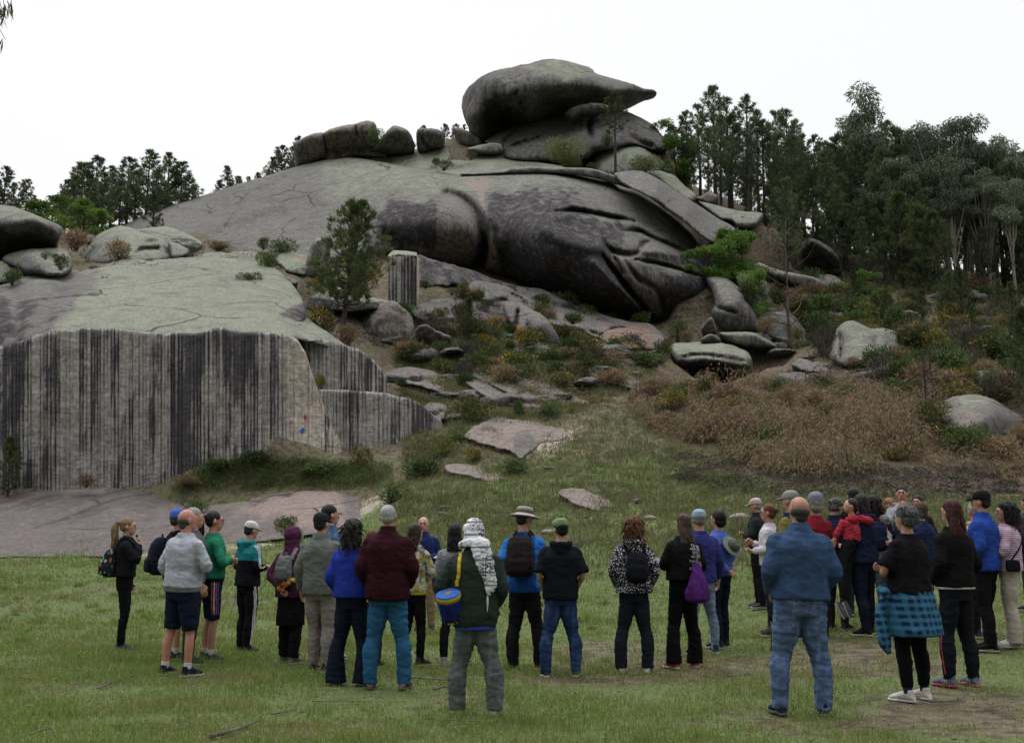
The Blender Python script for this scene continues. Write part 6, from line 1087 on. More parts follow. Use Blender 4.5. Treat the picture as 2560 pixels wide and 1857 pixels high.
person('p9', 'dark haired man in a denim shirt, half hidden behind the black capped man', 824, 1610, 1264, 25, d=14.0, w=1.0, top=dict(kind='denim_shirt', col=(.05, .11, .2), pat='denim', collar=.03), shoes=dict(col=(.3, .3, .3)), hair=dict(kind='short', col=(.012, .010, .010)), yaw=35)
person('p8', 'man in a black cap and olive grey jacket with beige trousers', 800, 1680, 1286, 12, w=1.04, arms=('down', 'hold'), top=dict(kind='jacket', col=(.135, .15, .13), hem=.86, loose=.035, off=.02, collar=.035, wr=.010), bot=dict(kind='trousers', col=(.23, .20, .185), fit=1.15), shoes=dict(col=(.02, .02, .025)), hat=('cap', (.02, .025, .03)), hair=dict(kind='cropped', col=(.02, .018, .018)), yaw=14, st=.09)
person('p11', 'reddish haired person almost hidden between the blue sweater and the burgundy fleece', 932, 1690, 1328, 10, d=13.2, w=.9, sex='f', top=dict(kind='jacket', col=BLK), hair=dict(kind='long', col=(.08, .03, .018), len=1.40))
person('p10', 'woman with thick dark curly hair in a bright blue sweater and wide navy trousers', 874, 1712, 1302, 6, w=0.98, sex='f', arms=('frontpocket', 'frontpocket'), top=dict(kind='sweater', col=(.014, .036, .33), hem=.93, loose=.04, off=.022, wr=.007), bot=dict(kind='wide_trousers', col=(.010, .014, .028), fit=1.35, flare=.055, end=.03), shoes=dict(col=(.2, .22, .26), sole=(.3, .3, .32)), hair=dict(kind='curly', col=(.014, .012, .012), col2=(.045, .04, .04), len=1.45), st=.15)
person('p12', 'grey haired man in a burgundy fleece and bright blue hiking trousers', 968, 1723, 1263, 4, w=1.06, arms=('frontpocket', 'frontpocket'), top=dict(kind='fleece', col=(.036, .008, .013), hem=.84, loose=.045, off=.024, collar=.045, wr=.010), bot=dict(kind='hiking_trousers', col=(.020, .105, .215), fit=1.2, flare=.006, wr=.010), shoes=dict(col=(.13, .10, .095), sole=(.1, .09, .09), lace=(.4, .03, .03)), hair=dict(kind='cropped', col=(.36, .36, .35)), st=.16, H=None)
person('p13', 'woman in a patterned white jacket with yellow hem, holding a sheet of paper', 1030, 1665, 1311, 35, w=.95, sex='f', arms=('hold', 'cup'), top=dict(kind='patterned_jacket', col=(.5, .5, .46), pat='patches', col2=(.12, .12, .13), hem=.92, loose=.03, hemband=((.5, .40, .03), .04, 'yellow_shirt')), bot=dict(kind='leggings', col=(.009, .009, .01), fit=.9), shoes=dict(col=(.05, .04, .045), sole=(.4, .4, .4)), hair=dict(kind='long', col=(.035, .022, .018), len=1.42))
person('p14', 'grey haired man facing the crowd in a navy jacket and beige trousers, the speaker', 1062, 1579, 1293, 183, w=1.0, arms=('hold', 'hold'), top=dict(kind='jacket', col=(.016, .03, .12), collar=.03), bot=dict(kind='trousers', col=(.28, .20, .13), fit=1.15), shoes=dict(col=(.03, .028, .026)), hair=dict(kind='cropped', col=(.38, .38, .38)), faced=True, skc=(.45, .22, .16))
person('p16', 'woman with straight dark hair and grey jumper, partly hidden by the chequered scarf', 1137, 1663, 1311, 5, w=1.0, sex='f', top=dict(kind='jumper', col=(.22, .23, .26), hem=.95, loose=.02), bot=dict(kind='leggings', col=BLK, fit=.95, end=.1), shoes=dict(col=(.25, .22, .26), sole=(.5, .25, .28)), hair=dict(kind='long', col=(.012, .010, .012), len=1.38), st=.13)
person('p15', 'person in dark green jacket, black and white chequered scarf over the head', 1190, 1788, 1341, 0, w=1.06, arms=('hip', 'frontpocket'), H=1.60, top=dict(kind='jacket', col=(.026, .038, .030), hem=.80, loose=.05, off=.026, collar=.03, wr=.011, hemband=((.03, .07, .4), .03, 'blue_shirt')), bot=dict(kind='jeans', col=(.10, .112, .112), pat='denim', col2=(.15, .165, .16), fit=1.3, flare=.010, wr=.012), shoes=dict(col=(.30, .31, .27), sole=(.25, .24, .2)), hat='keffiyeh', hair=dict(kind='short', col=(.02, .02, .02)), st=.17, pit=24)
person('p17', 'man in a beige sun hat and blue T-shirt with a black backpack', 1316, 1674, 1274, 12, w=1, arms=('frontpocket', 'hold'), top=dict(kind='t_shirt', col=(.008, .075, .30), hem=.84, loose=.035, sleeve=.80, wr=.012, upper=(1.2, (.012, .18, .62)), yoke='sleeve'), bot=dict(kind='hiking_trousers', col=(.014, .012, .014), fit=1.2, flare=.008), shoes=dict(col=(.02, .025, .03)), hat=('bucket', (.40, .38, .34)), hair=dict(kind='cropped', col=(.03, .025, .02)), yaw=38, pit=10, st=.14)
backpack('p17', 'black backpack on the man with the beige sun hat', (.022, .018, .019), z0=1.02, z1=1.46, hx=.15, hy=.10, yo=-.01)
person('p18', 'man in a green flat cap and black hooded T-shirt with blue jeans', 1402, 1692, 1300, -3, w=1.05, arms=('frontpocket', 'frontpocket'), top=dict(kind='hooded_t_shirt', col=(.010, .012, .018), hem=.86, loose=.04, sleeve=.95, hood=True), bot=dict(kind='jeans', col=(.018, .040, .115), pat='denim', col2=(.06, .11, .22), fit=1.15, wr=.010), shoes=dict(col=(.04, .035, .035), sole=(.55, .55, .55)), hat=('flatcap', (.20, .27, .13)), hair=dict(kind='cropped', col=(.012, .011, .011)), yaw=-22, st=.17, skc=(.40, .22, .15))
person('p19', 'woman with curly auburn hair in a black and white leaf print jacket', 1586, 1681, 1295, 4, w=0.98, sex='f', arms=('frontpocket', 'frontpocket'), top=dict(kind='print_jacket', col=(.015, .015, .03), pat='leaf', col2=(.48, .47, .50), hem=.90, loose=.04, off=.024, hood=True), bot=dict(kind='hiking_trousers', col=(.014, .019, .028), fit=1.2, flare=.012), shoes=dict(col=(.42, .41, .38), sole=(.45, .44, .42), lace=(.01, .01, .01)), hair=dict(kind='curly', col=(.06, .026, .014), col2=(.20, .09, .045), len=1.47), st=.15)
backpack('p19', 'small black backpack with mesh pockets on the woman in the leaf print jacket', (.012, .014, .018), z0=1.02, z1=1.36, hx=.125, hy=.06, x=.03)
person('p20', 'woman with long brown hair in a black sweatshirt with white lettering, looking at a phone', 1710, 1670, 1286, -20, w=.98, sex='f', arms=('phone', 'hold'), top=dict(kind='sweatshirt', col=(.009, .009, .010), hem=1.00, loose=.045, off=.024), bot=dict(kind='wide_trousers', col=(.007, .007, .008), fit=1.25, flare=.035, end=.06), shoes=dict(col=(.50, .05, .08), sole=(.5, .48, .5)), hair=dict(kind='long', col=(.035, .022, .018), col2=(.11, .07, .05), len=1.34), yaw=-8, st=.15)
person('p21', 'person in a pale blue cap, violet blue jacket and light jeans', 1762, 1636, 1277, -15, w=1.0, top=dict(kind='jacket', col=(.03, .035, .17), hem=.88, loose=.03), arms=('hold', 'down'), bot=dict(kind='jeans', col=(.15, .21, .29), pat='denim', col2=(.3, .38, .47)), shoes=dict(col=(.02, .04, .08), sole=(.5, .5, .5)), hat=('cap', (.25, .36, .46)), hair=dict(kind='cropped', col=(.2, .19, .18)), st=.15)
person('p22', 'woman with short black hair in a cornflower blue jacket, hand behind her back', 1803, 1620, 1277, -42, w=1.0, sex='f', arms=('back', 'hold'), top=dict(kind='jacket', col=(.07, .13, .45), hem=.92, loose=.03), bot=dict(kind='trousers', col=(.009, .013, .025), fit=1.05), shoes=dict(col=(.02, .03, .03)), hair=dict(kind='bob', col=(.008, .007, .008)), faced=True)
person('p23', 'man in a pale pink cap and dark jacket with folded arms', 1900, 1520, 1248, -68, w=1.05, arms=('crossed', 'crossed'), top=dict(kind='jacket', col=(.022, .028, .030), collar=.04, loose=.035), bot=dict(kind='trousers', col=(.012, .012, .014), fit=1.1), shoes=dict(col=(.08, .08, .08)), hat=('cap', (.50, .38, .37)), hair=dict(kind='cropped', col=(.3, .28, .27)), faced=True, pit=6, skc=(.45, .22, .17))
person('p24', 'woman with short auburn hair and glasses in a white shirt and dark jeans', 1932, 1590, 1262, -66, w=.98, sex='f', arms=('hold', 'cup'), top=dict(kind='shirt', col=(.55, .54, .57), loose=.025, hem=.94), bot=dict(kind='jeans', col=(.018, .026, .045), fit=1.0), shoes=dict(col=(.03, .03, .035), sole=(.5, .42, .42)), hair=dict(kind='bun', col=(.12, .05, .028)), glasses=True, faced=True)
person('p25', 'man in a grey cap, navy vest and mustard sleeves behind the big man in blue', 1974, 1560, 1230, -50, d=15.2, w=1.05, arms=('hold', 'hold'), top=dict(kind='vest', col=(.012, .018, .06), loose=.03, upper=(1.0, (.18, .15, .045)), yoke='sleeve'), bot=dict(kind='trousers', col=(.02, .025, .04)), hat=('cap', (.26, .26, .26), (.36, .37, .38)), hair=dict(kind='cropped', col=(.3, .3, .3)), faced=True)
person('p27', 'person in a striped knitted hat and dark red vest behind the big man in blue', 2032, 1560, 1238, -15, d=15.3, w=1.0, sex='f', top=dict(kind='quilted_vest', col=(.20, .012, .02), loose=.04), hat=('beanie', (.42, .42, .52)), hair=dict(kind='bob', col=(.25, .23, .2)))
person('p26', 'big bald man seen from behind in a blue pullover and light blue jeans', 2004, 1788, 1242, -4, w=1.24, arms=('frontpocket', 'frontpocket'), top=dict(kind='pullover', col=(.036, .072, .155), hem=.92, loose=.035, off=.022, collar=.035, wr=.009), bot=dict(kind='jeans', col=(.075, .125, .235), pat='denim', col2=(.16, .23, .37), fit=1.1, flare=.008, wr=.013, off=.008), shoes=dict(col=(.02, .022, .028), sole=(.12, .12, .12)), hair=dict(kind='bald', col=(.045, .042, .04), wide=1), skc=(.34, .185, .13), st=.17, yaw=-10, belly=.03)
person('p28', 'man with curly grey hair in a navy jacket, looking down to the right', 2086, 1580, 1247, 40, d=16.0, w=1.0, top=dict(kind='jacket', col=(.014, .02, .045), collar=.03), hair=dict(kind='shortcurly', col=(.06, .06, .06), col2=(.16, .16, .16)), pit=18, yaw=25, faced=True)
person('p29', 'dark haired person mostly hidden behind the child in red', 2135, 1540, 1221, 5, d=17.0, w=1.0, top=dict(kind='jacket', col=BLK), hair=dict(kind='short', col=(.02, .016, .016)))
person('p32', 'dark haired person in black with a magenta striped leg, behind the woman carrying the child', 2197, 1562, 1243, 12, w=1.0, sex='f', arms=('down', 'down'), top=dict(kind='jacket', col=(.03, .012, .03), loose=.03), bot=dict(kind='track_pants', col=(.012, .012, .014)), hair=dict(kind='curly', col=(.018, .014, .014), len=1.42), shoes=dict(col=(.02, .03, .04)))
person('p31', 'dark haired woman in a navy jacket carrying the child in red on her arm', 2168, 1588, 1237, -42, w=1.06, sex='f', arms=('carry', 'carry'), top=dict(kind='jacket', col=(.012, .018, .045), hem=.90, loose=.04, hood=True), bot=dict(kind='trousers', col=(.010, .014, .028), fit=1.15), shoes=dict(col=(.02, .02, .022), sole=(.5, .5, .48)), hair=dict(kind='long', col=(.018, .015, .015), len=1.42), st=.12, step=.05)
backpack('p32', 'navy rucksack with magenta trim behind the woman carrying the child', (.014, .02, .05), z0=1.0, z1=1.42, hx=.14, hy=.08, strapcol=(.25, .02, .1))
person('p34', 'smiling person with short curly ginger hair at the back', 2224, 1520, 1247, 175, d=17.8, w=.95, sex='f', top=dict(kind='jacket', col=(.5, .33, .36), loose=.02), hair=dict(kind='shortcurly', col=(.22, .10, .05), col2=(.4, .22, .12)), faced=True)
person('p33', 'bearded man in a grey hooded top with his hand over his mouth', 2258, 1520, 1216, 200, d=17.6, w=1.0, arms=('down', 'mouth'), top=dict(kind='hooded_top', col=(.3, .31, .35), hood=True), hair=dict(kind='short', col=(.015, .012, .012)), faced=True)
person('p36', 'dark haired woman at the back just right of the bearded man', 2296, 1520, 1239, 215, d=17.4, w=.95, sex='f', top=dict(kind='jacket', col=(.02, .02, .03)), hair=dict(kind='bob', col=(.022, .018, .018)), faced=True)
person('p35', 'woman with short chestnut hair and a black jacket, arms folded, facing left', 2262, 1560, 1258, -110, d=15.6, w=.98, sex='f', arms=('crossed', 'crossed'), top=dict(kind='jacket', col=(.012, .013, .022), collar=.03), hair=dict(kind='bob', col=(.14, .06, .038)), faced=True)
person('p37', 'brown haired person in navy right behind the woman with the plaid shirt', 2306, 1560, 1256, -30, d=15.0, w=1.0, top=dict(kind='jacket', col=(.016, .024, .07)), hair=dict(kind='bob', col=(.07, .038, .025)))
person('p44', 'short person in a white fleece and grey jeans holding a walking stick, mostly hidden', 2206, 1560, 1330, -20, d=15.8, w=1.0, sex='f', arms=('hold', 'hold'), H=1.5, top=dict(kind='fleece', col=(.45, .45, .50), hem=.86, loose=.04), bot=dict(kind='jeans', col=(.09, .10, .12), pat='denim', col2=(.18, .2, .22)), hair=dict(kind='short', col=(.2, .18, .17)))
person('p38', 'grey haired woman in a black T-shirt with a blue plaid shirt tied round her waist', 2288, 1752, 1267, -32, w=1.12, sex='f', arms=('crossed', 'crossed'), top=dict(kind='t_shirt', col=(.010, .010, .012), hem=.96, loose=.035, sleeve=.8), bot=dict(kind='trousers', col=(.007, .007, .008), fit=1.02, end=.13), shoes=dict(col=(.58, .57, .52), sole=(.55, .55, .52), sock=(.02, .03, .05)), hair=dict(kind='shortcurly', col=(.05, .055, .055), col2=(.13, .14, .14)), st=.13, skc=(.42, .23, .17))
person('p40', 'woman with a grey ponytail and a beige hooded top', 2440, 1620, 1258, -10, d=14.2, w=1.0, sex='f', top=dict(kind='hooded_top', col=(.42, .37, .27), hood=True), bot=dict(kind='trousers', col=BLK), shoes=dict(col=(.03, .04, .06)), hair=dict(kind='pony', col=(.22, .23, .23), col2=(.42, .43, .43), len=1.45))
person('p39', 'woman with long dark auburn hair in a black sweater and pink soled running shoes', 2402, 1716, 1251, -25, w=0.98, sex='f', arms=('frontpocket', 'frontpocket'), top=dict(kind='sweater', col=(.009, .009, .010), hem=.93, loose=.035, hemband=((.6, .52, .55), .022)), bot=dict(kind='track_pants', col=(.012, .013, .018), fit=1.2, flare=-.002, end=.08), shoes=dict(col=(.13, .14, .21), sole=(.55, .06, .14), lace=(.4, .4, .42)), hair=dict(kind='long', col=(.028, .010, .009), col2=(.07, .025, .02), len=1.36), st=.12)
person('p41', 'man in a black cap and royal blue pullover, facing left', 2474, 1628, 1231, -48, w=1.02, arms=('frontpocket', 'hold'), top=dict(kind='pullover', col=(.014, .055, .32), hem=.88, loose=.035, collar=.03), bot=dict(kind='trousers', col=(.009, .009, .010), fit=1.1), shoes=dict(col=(.015, .014, .014)), hat=('cap', (.013, .013, .016)), hair=dict(kind='cropped', col=(.02, .016, .015)), faced=True)
person('p42', 'woman with long black curly hair in pink striped shirt, at right edge', 2535, 1618, 1258, -70, w=1.08, sex='f', arms=('crossed', 'crossed'), top=dict(kind='striped_shirt', col=(.42, .25, .36), pat='stripes', col2=(.52, .42, .50), loose=.03), bot=dict(kind='wide_trousers', col=(.45, .38, .33), fit=1.3, flare=.03), shoes=dict(col=(.55, .55, .55), sole=(.5, .5, .5)), hair=dict(kind='curly', col=(.012, .010, .011), len=1.46), faced=True)
person('p43', 'dark haired person cut off by the right edge, behind the curly haired woman', 2572, 1560, 1240, -30, d=16.5, w=1.0, top=dict(kind='jacket', col=(.05, .04, .045)), hair=dict(kind='short', col=(.04, .03, .028)))

q = PEOPLE['p38']; s = q['s']
pl = cloth((.03, .07, .15), 'plaid')
solid('plaid_shirt', [rings([(.60, .262, .215, -.045), (.66, .256, .21, -.035), (.80, .248, .195, -.02), (.90, .236, .178, -.01), (.97, .218, .160, 0), (1.01, .20, .150, 0)], e=2.2), tube([(-.20, .08, .98), (-.26, .10, .85), (-.30, .08, .70), (-.33, .04, .55), (-.30, .02, .44)], [(.05, .05), (.06, .04), (.075, .03), (.075, .025), (.02, .015)]), tube([(-.12, .16, 1.0), (-.22, .12, .99), (-.27, .02, .96)], [.035, .045, .04])], pl, .0125, 2, q['root'], [(.016, 6, 6, 3, True), (.006, 15, 15, 15, False)], s, 8)

def child():
    q = PEOPLE['p31']; d = q['root'].location[1] - .16; P = unproj(2136, 1432, d); root = empty('person', tuple(P), 0, 'small child in a red hooded top carried on a navy jacketed arm', 'person', 'people listening in the clearing')
    px = d / F                                                        # metres per photo pixel here
    c = lambda u, v, y=0: np.array(((u - 2136) * px, y, (1432 - v) * px))
    hc = c(2133, 1268); sk = skin((.46, .26, .19))
    solid('body', [ell(hc, (.082, .080, .092)), ell(hc + (-.035, .0, -.035), (.052, .055, .055)), ell(hc + (-.088, .0, -.018), (.011, .010, .012)), ell(hc + (-.005, -.080, -.01), (.018, .010, .025)), tube([hc, c(2136, 1305)], [.045, .045], sub=1), tube([c(2136, 1300), c(2138, 1335)], [.07, .09], sub=1)] +
          [tube([c(2112, 1320), c(2096, 1340), c(2091, 1352, .01)], [.03, .028, .022])] + hand_parts(c(2091, 1350, .01), c(2100, 1325), -1, .5, (0, 1, 0))[:6] + [tube([c(2158, 1300), c(2178, 1312, -.02)], [.03, .022], sub=1)], sk, .007, 1, root)
    lump('eye', [ell(hc + (-.074, -.035, -.004), (.006, .008, .006), 8, 6)], _mats['eye'], root)
    solid('hair', [ell(hc + (.022, 0, .022), (.086, .092, .085)), ell(hc + (.045, 0, -.03), (.062, .075, .06))], hairm((.03, .016, .014)), .008, 1, root, [(.004, 40, 40, 20, False)])
    red = cloth((.46, .028, .055))
    solid('hooded_top', [tube([c(2130, 1296), c(2132, 1312), c(2134, 1336), c(2133, 1352)], [(.06, .06), (.105, .085), (.115, .09), (.112, .09)], n=14), tube([c(2116, 1306), c(2106, 1322), c(2098, 1334), c(2091, 1346, .01)], [.050, .046, .040, .032]), tube([c(2146, 1300), c(2162, 1300, -.03), c(2176, 1304, -.03), c(2186, 1305, 0)], [.048, .046, .044, .030]), ell(c(2134, 1300, -.075), (.085, .04, .05))], red, .010, 2, root, [(.010, 12, 12, 26, True), (.004, 30, 30, 30, False)], 1, 3)
    dk = cloth((.014, .016, .018))
    solid('trousers', [tube([c(2136, 1348), c(2128, 1362), c(2118, 1385)], [.095, .09, .07]), tube([c(2124, 1365), c(2112, 1405), c(2108, 1450), c(2104, 1492)], [.062, .056, .048, .040]), tube([c(2134, 1365, .05), c(2126, 1410, .05), c(2122, 1455, .05), c(2116, 1495, .04)], [.062, .056, .048, .040])], dk, .010, 2, root, [(.006, 12, 12, 20, True)], 1, 4)
    for k, (a, b) in enumerate([((2090, 1502), (2110, 1540)), ((2110, 1500), (2126, 1540))]):
        y = .04 * k
        sh = solid('shoe', [tube([c(a[0], a[1], y), c((a[0] + b[0]) / 2, (a[1] + b[1]) / 2, y), c(*b, y)], [(.030, .030), (.038, .034), (.026, .020)], up=(0, 1, 0))], cloth((.12, .12, .12)), .007, 1, root)
        lump('sole', [tube([c(a[0] - 4, a[1] + 3, y), c((a[0] + b[0]) / 2 - 5, (a[1] + b[1]) / 2 + 4, y), c(b[0] - 4, b[1] + 3, y)], [(.030, .012), (.036, .013), (.026, .010)], up=(1, 0, .4), n=10)], cloth((.5, .48, .46)), sh)
child()

def thing_at(key, name, label, cat, group=None):
    return attach(PEOPLE[key], empty(name, label=label, cat=cat, group=group))
q = PEOPLE['p20']; s = q['s']; r = thing_at('p20', 'drawstring_bag', 'purple drawstring bag hanging on the back of the woman with white lettering', 'bag'); pm = cloth((.085, .018, .16))
solid('bag_body', [rings([(.76, .07, .035, -.235, .05), (.79, .135, .065, -.24, .05), (.86, .150, .075, -.235, .05), (.98, .115, .06, -.225, .055), (1.12, .055, .03, -.205, .06), (1.19, .02, .014, -.20, .065)], e=2.2)], pm, .009, 2, r, [(.016, 16, 16, 3, True)], s, 3)
ribbon('cord', q, [(.065, -.20, 1.18), (.09, -.17, 1.36), (.10, -.05, 1.48), (.12, .10, 1.42)], .012, pm, 'bt', .008, r)
def lettering(key, rows, mat, x0, z0, dz, size, yaw=0):
    q = PEOPLE[key]; s = q['s']; dg = None
    for i, (txt, ox, k) in enumerate(rows):
        cu = bpy.data.curves.new('text', 'FONT'); cu.body = txt; cu.size = size * k; cu.align_x = 'CENTER'; cu.extrude = .0008
        o = bpy.data.objects.new('text', cu); COL.objects.link(o); me = bpy.data.meshes.new_from_object(o.evaluated_get(bpy.context.evaluated_depsgraph_get())); bpy.data.objects.remove(o)
        n = len(me.vertices); co = np.empty(n * 3, np.float32); me.vertices.foreach_get('co', co); co = co.reshape(-1, 3)
        o2 = co.copy()
        for j in range(n):
            x, zz = (x0 + ox + co[j, 0]), (z0 - i * dz + co[j, 1] + .25 * co[j, 0] * (i % 3 - 1) * .6)
            h = q['bt'].ray_cast(Vector((x * s, -1.0, zz * s)), Vector((0, 1, 0)))
            y = h[0][1] if h[0] is not None else -.15 * s
            o2[j] = (x * s, y - .003 - co[j, 2], zz * s)
        me.vertices.foreach_set('co', o2.ravel()); me.materials.clear(); me.materials.append(mat); me.update(); link('lettering', me, q['root'])
white = cloth((.6, .6, .6))
lettering('p20', [('GIJON', 0, 1.2), ('PARADA', -.01, 1.0), ('CABOS', .0, 1.0), ('LUGO', .01, 1.1), ('VIVEIRO', 0, 1.1), ('ZAS', 0, 1.0), ('CAMBADOS', 0, 1.0), ('MUXIA', .0, 1.0), ('A MERCED', .01, 1.2), ('', 0, 1), ('NAVIA', 0, .8), ('LOIBA', .01, .8)], white, .085, 1.375, .030, .036)
def card(name, label, cat, key, c, wdt, hgt, tilt, yaw, mat, thick=.004, group=None):
    q = PEOPLE[key]; s = q['s']; M = Matrix.Rotation(math.radians(yaw), 3, 'Z') @ Matrix.Rotation(math.radians(tilt), 3, 'X')
    me = bpy.data.meshes.new(name); bm = bmesh.new(); bmesh.ops.create_cube(bm, size=1)
    for v in bm.verts: v.co = (M @ Vector((v.co.x * wdt, v.co.y * hgt, v.co.z * thick)) + Vector(c)) * s
    bmesh.ops.bevel(bm, geom=bm.edges, offset=.0012, segments=1, affect='EDGES'); bm.to_mesh(me); bm.free(); me.materials.append(mat)
    o = link(name, me); attach(q, o); tag(o, label, cat, group); return o
card('phone', 'dark smartphone held by the woman with the purple drawstring bag', 'phone', 'p20', (-.115, .39, 1.20), .075, .15, 35, 10, _mats.setdefault('phone', plain('phone glass', (.03, .05, .07), .2, .6)), .009)
card('leaflet', 'folded leaflet in the hands of the man with the white cap', 'paper', 'p6', (.10, .33, 1.14), .10, .15, 20, -30, plain('printed paper', (.42, .33, .45), .7), .004)
card('paper_sheet', 'grey sheet of paper held up by the woman in the patterned jacket', 'paper', 'p13', (.14, .32, 1.36), .15, .12, 30, -20, plain('grey paper', (.32, .32, .30), .7), .003)
q = PEOPLE['p7']; o = solid('scarf', [tube([(-.07, -.215, .97), (.02, -.235, 1.02), (.10, -.23, 1.06), (.17, -.20, 1.09)], [(.03, .02), (.05, .03), (.045, .03), (.03, .02)], n=10), tube([(.0, -.235, 1.0), (.03, -.24, .96), (.05, -.24, .93)], [.02, .025, .01])], cloth((.22, .03, .025), 'patches', (.35, .10, .06)), .009, 1, None, [(.012, 18, 18, 18, True)], q['s'], 5)
attach(q, o); tag(o, 'crumpled red scarf held behind the back of the person in the purple hood', 'scarf')
q = PEOPLE['p15']; s = q['s']; r = thing_at('p15', 'shoulder_bag', 'blue cylindrical shoulder bag with yellow rim and a round emblem on its lid', 'bag')
yel = cloth((.50, .36, .015)); blu = cloth((.012, .025, .17)); bl2 = cloth((.035, .13, .50))
cx_, cy_ = -.235, -.175
Rm = Matrix.Rotation(math.radians(24), 3, 'X') @ Matrix.Rotation(math.radians(-8), 3, 'Y')
def bx(V): return (V @ np.array(Rm).T) + np.array((cx_, cy_, 1.10))
solid('bag_body', [(bx(V), Fc) for V, Fc in [rings([(-.27, .085, .075), (-.24, .098, .09), (-.12, .102, .095), (-.05, .105, .098)], e=2.0)]], blu, .009, 1, r, [(.010, 14, 14, 10, True)], s, 3)
lump('bag_rim', [(bx(V), Fc) for V, Fc in [rings([(-.055, .108, .101), (-.004, .116, .108)], n=28, e=2.0)]], yel, r, s)
lump('bag_lid', [(bx(V), Fc) for V, Fc in [rings([(-.006, .112, .105), (.006, .112, .105), (.010, .105, .098)], n=28, e=2.0)]], bl2, r, s)
em = [tube([(math.cos(a) * .030, math.sin(a) * .030, .013) for a in np.linspace(0, 2 * PI, 17)], [.0035] * 17, n=5, sub=1), ell((0, 0, .012), (.011, .011, .003), 10, 5)] + [tube([(math.cos(a) * .009, math.sin(a) * .009, .012), (math.cos(a) * .03, math.sin(a) * .03, .012)], [.006, .003], n=5, sub=1) for a in np.linspace(0, 2 * PI, 7)[:-1]]
lump('emblem', [(bx(V), Fc) for V, Fc in em], cloth((.42, .32, .16)), r, s)
lump('bottom_trim', [(bx(V), Fc) for V, Fc in [rings([(-.272, .088, .078), (-.255, .096, .088)], n=24, e=2.0)]], yel, r, s)
ribbon('strap', q, [(-.19, -.2, 1.17), (-.155, -.2, 1.27), (-.14, -.16, 1.38), (-.13, -.06, 1.47), (-.12, .06, 1.45)], .032, yel, 'bt', .010, r)
q = PEOPLE['p22']; s = q['s']; r = thing_at('p22', 'sun_hat', 'grey green sun hat hanging on the back of the woman in cornflower blue', 'hat')
Rh = Matrix.Rotation(math.radians(62), 3, 'X')
def hx_(V): return (V @ np.array(Rh).T) + np.array((.03, -.20, 1.30))
solid('hat_brim', [(hx_(V), Fc) for V, Fc in [rings([(-.012, .17, .15), (.0, .17, .15), (.008, .10, .09)], e=2.0)]], cloth((.20, .23, .20)), .008, 1, r, [(.012, 6, 6, 6, False)], s, 2)
solid('hat_crown', [(hx_(V), Fc) for V, Fc in [rings([(-.0, .098, .088), (.05, .09, .08), (.085, .06, .05)], e=2.0)]], cloth((.10, .125, .10)), .008, 1, r, None, s, 2)
def stick(label, u, v0, v1, d, du=0):
    a = unproj(u, v0, d); b = unproj(u + du, v1, d)
    r = empty('walking_stick', tuple(b), label=label, cat='walking stick'); V, Fc = join([tube([a - b, (0, 0, 0)], [.009, .007], n=8, sub=1)])
    link('shaft', mesh_np('shaft', V, Fc, _mats['glasses']), r); V, Fc = join([tube([a - b + (0, 0, .0), a - b + (0, 0, .10)], [.015, .017], n=8, sub=1), ell(a - b + (0, 0, .11), (.019, .019, .012))]); link('grip', mesh_np('grip', V, Fc, cloth(BLK)), r)
stick('thin black walking stick planted beside the big man in blue', 1928, 1550, 1636, 14.0)
stick('thin black walking stick in front of the person in the white fleece', 2222, 1425, 1500, 15.3, 1)
q = PEOPLE['p42']; r = thing_at('p42', 'handbag', 'small black crossbody bag worn over the pink striped shirt', 'bag')
solid('bag_body', [rings([(.92, .035, .07, -.03, -.24), (.95, .04, .085, -.03, -.245), (1.04, .035, .08, -.03, -.24), (1.06, .03, .07, -.03, -.24)], e=3)], cloth(BLK), .009, 1, r, None, q['s'], 2)
ribbon('strap', q, [(-.24, -.02, 1.06), (-.16, -.13, 1.2), (.02, -.16, 1.38), (.10, -.03, 1.49)], .018, cloth(BLK), 'bt', .008, r)
q = PEOPLE['p39']; ribbon('stripe', q, [(-.24, .03, .60), (-.2, .03, .40), (-.2, .0, .12)], .010, cloth((.45, .05, .12)), 'bb', .005)
q = PEOPLE['p32']
for k in (-1, 0, 1): ribbon('stripe', q, [(-.25, -.05 + k * .022, .90), (-.22, -.05 + k * .022, .70), (-.2, -.05 + k * .02, .52)], .011, cloth((.45, .03, .12)), 'bb', .005)
q = PEOPLE['p26']; 
for sd in (-1, 1): ribbon('seam', q, [(sd * .03, -.25, .905), (sd * .10, -.24, .90), (sd * .17, -.18, .912)], .006, cloth((.26, .33, .44)), 'bb', .003)
lump('watch', [tube([q['J'][-1][2] * .93 + q['J'][-1][1] * .07 + (0, 0, .004), q['J'][-1][2] * .98 + q['J'][-1][1] * .02], [.040, .038], n=12, sub=1)], plain('steel', (.5, .5, .5), .35, .6), q['root'], q['s'])
RS = np.random.RandomState(11)
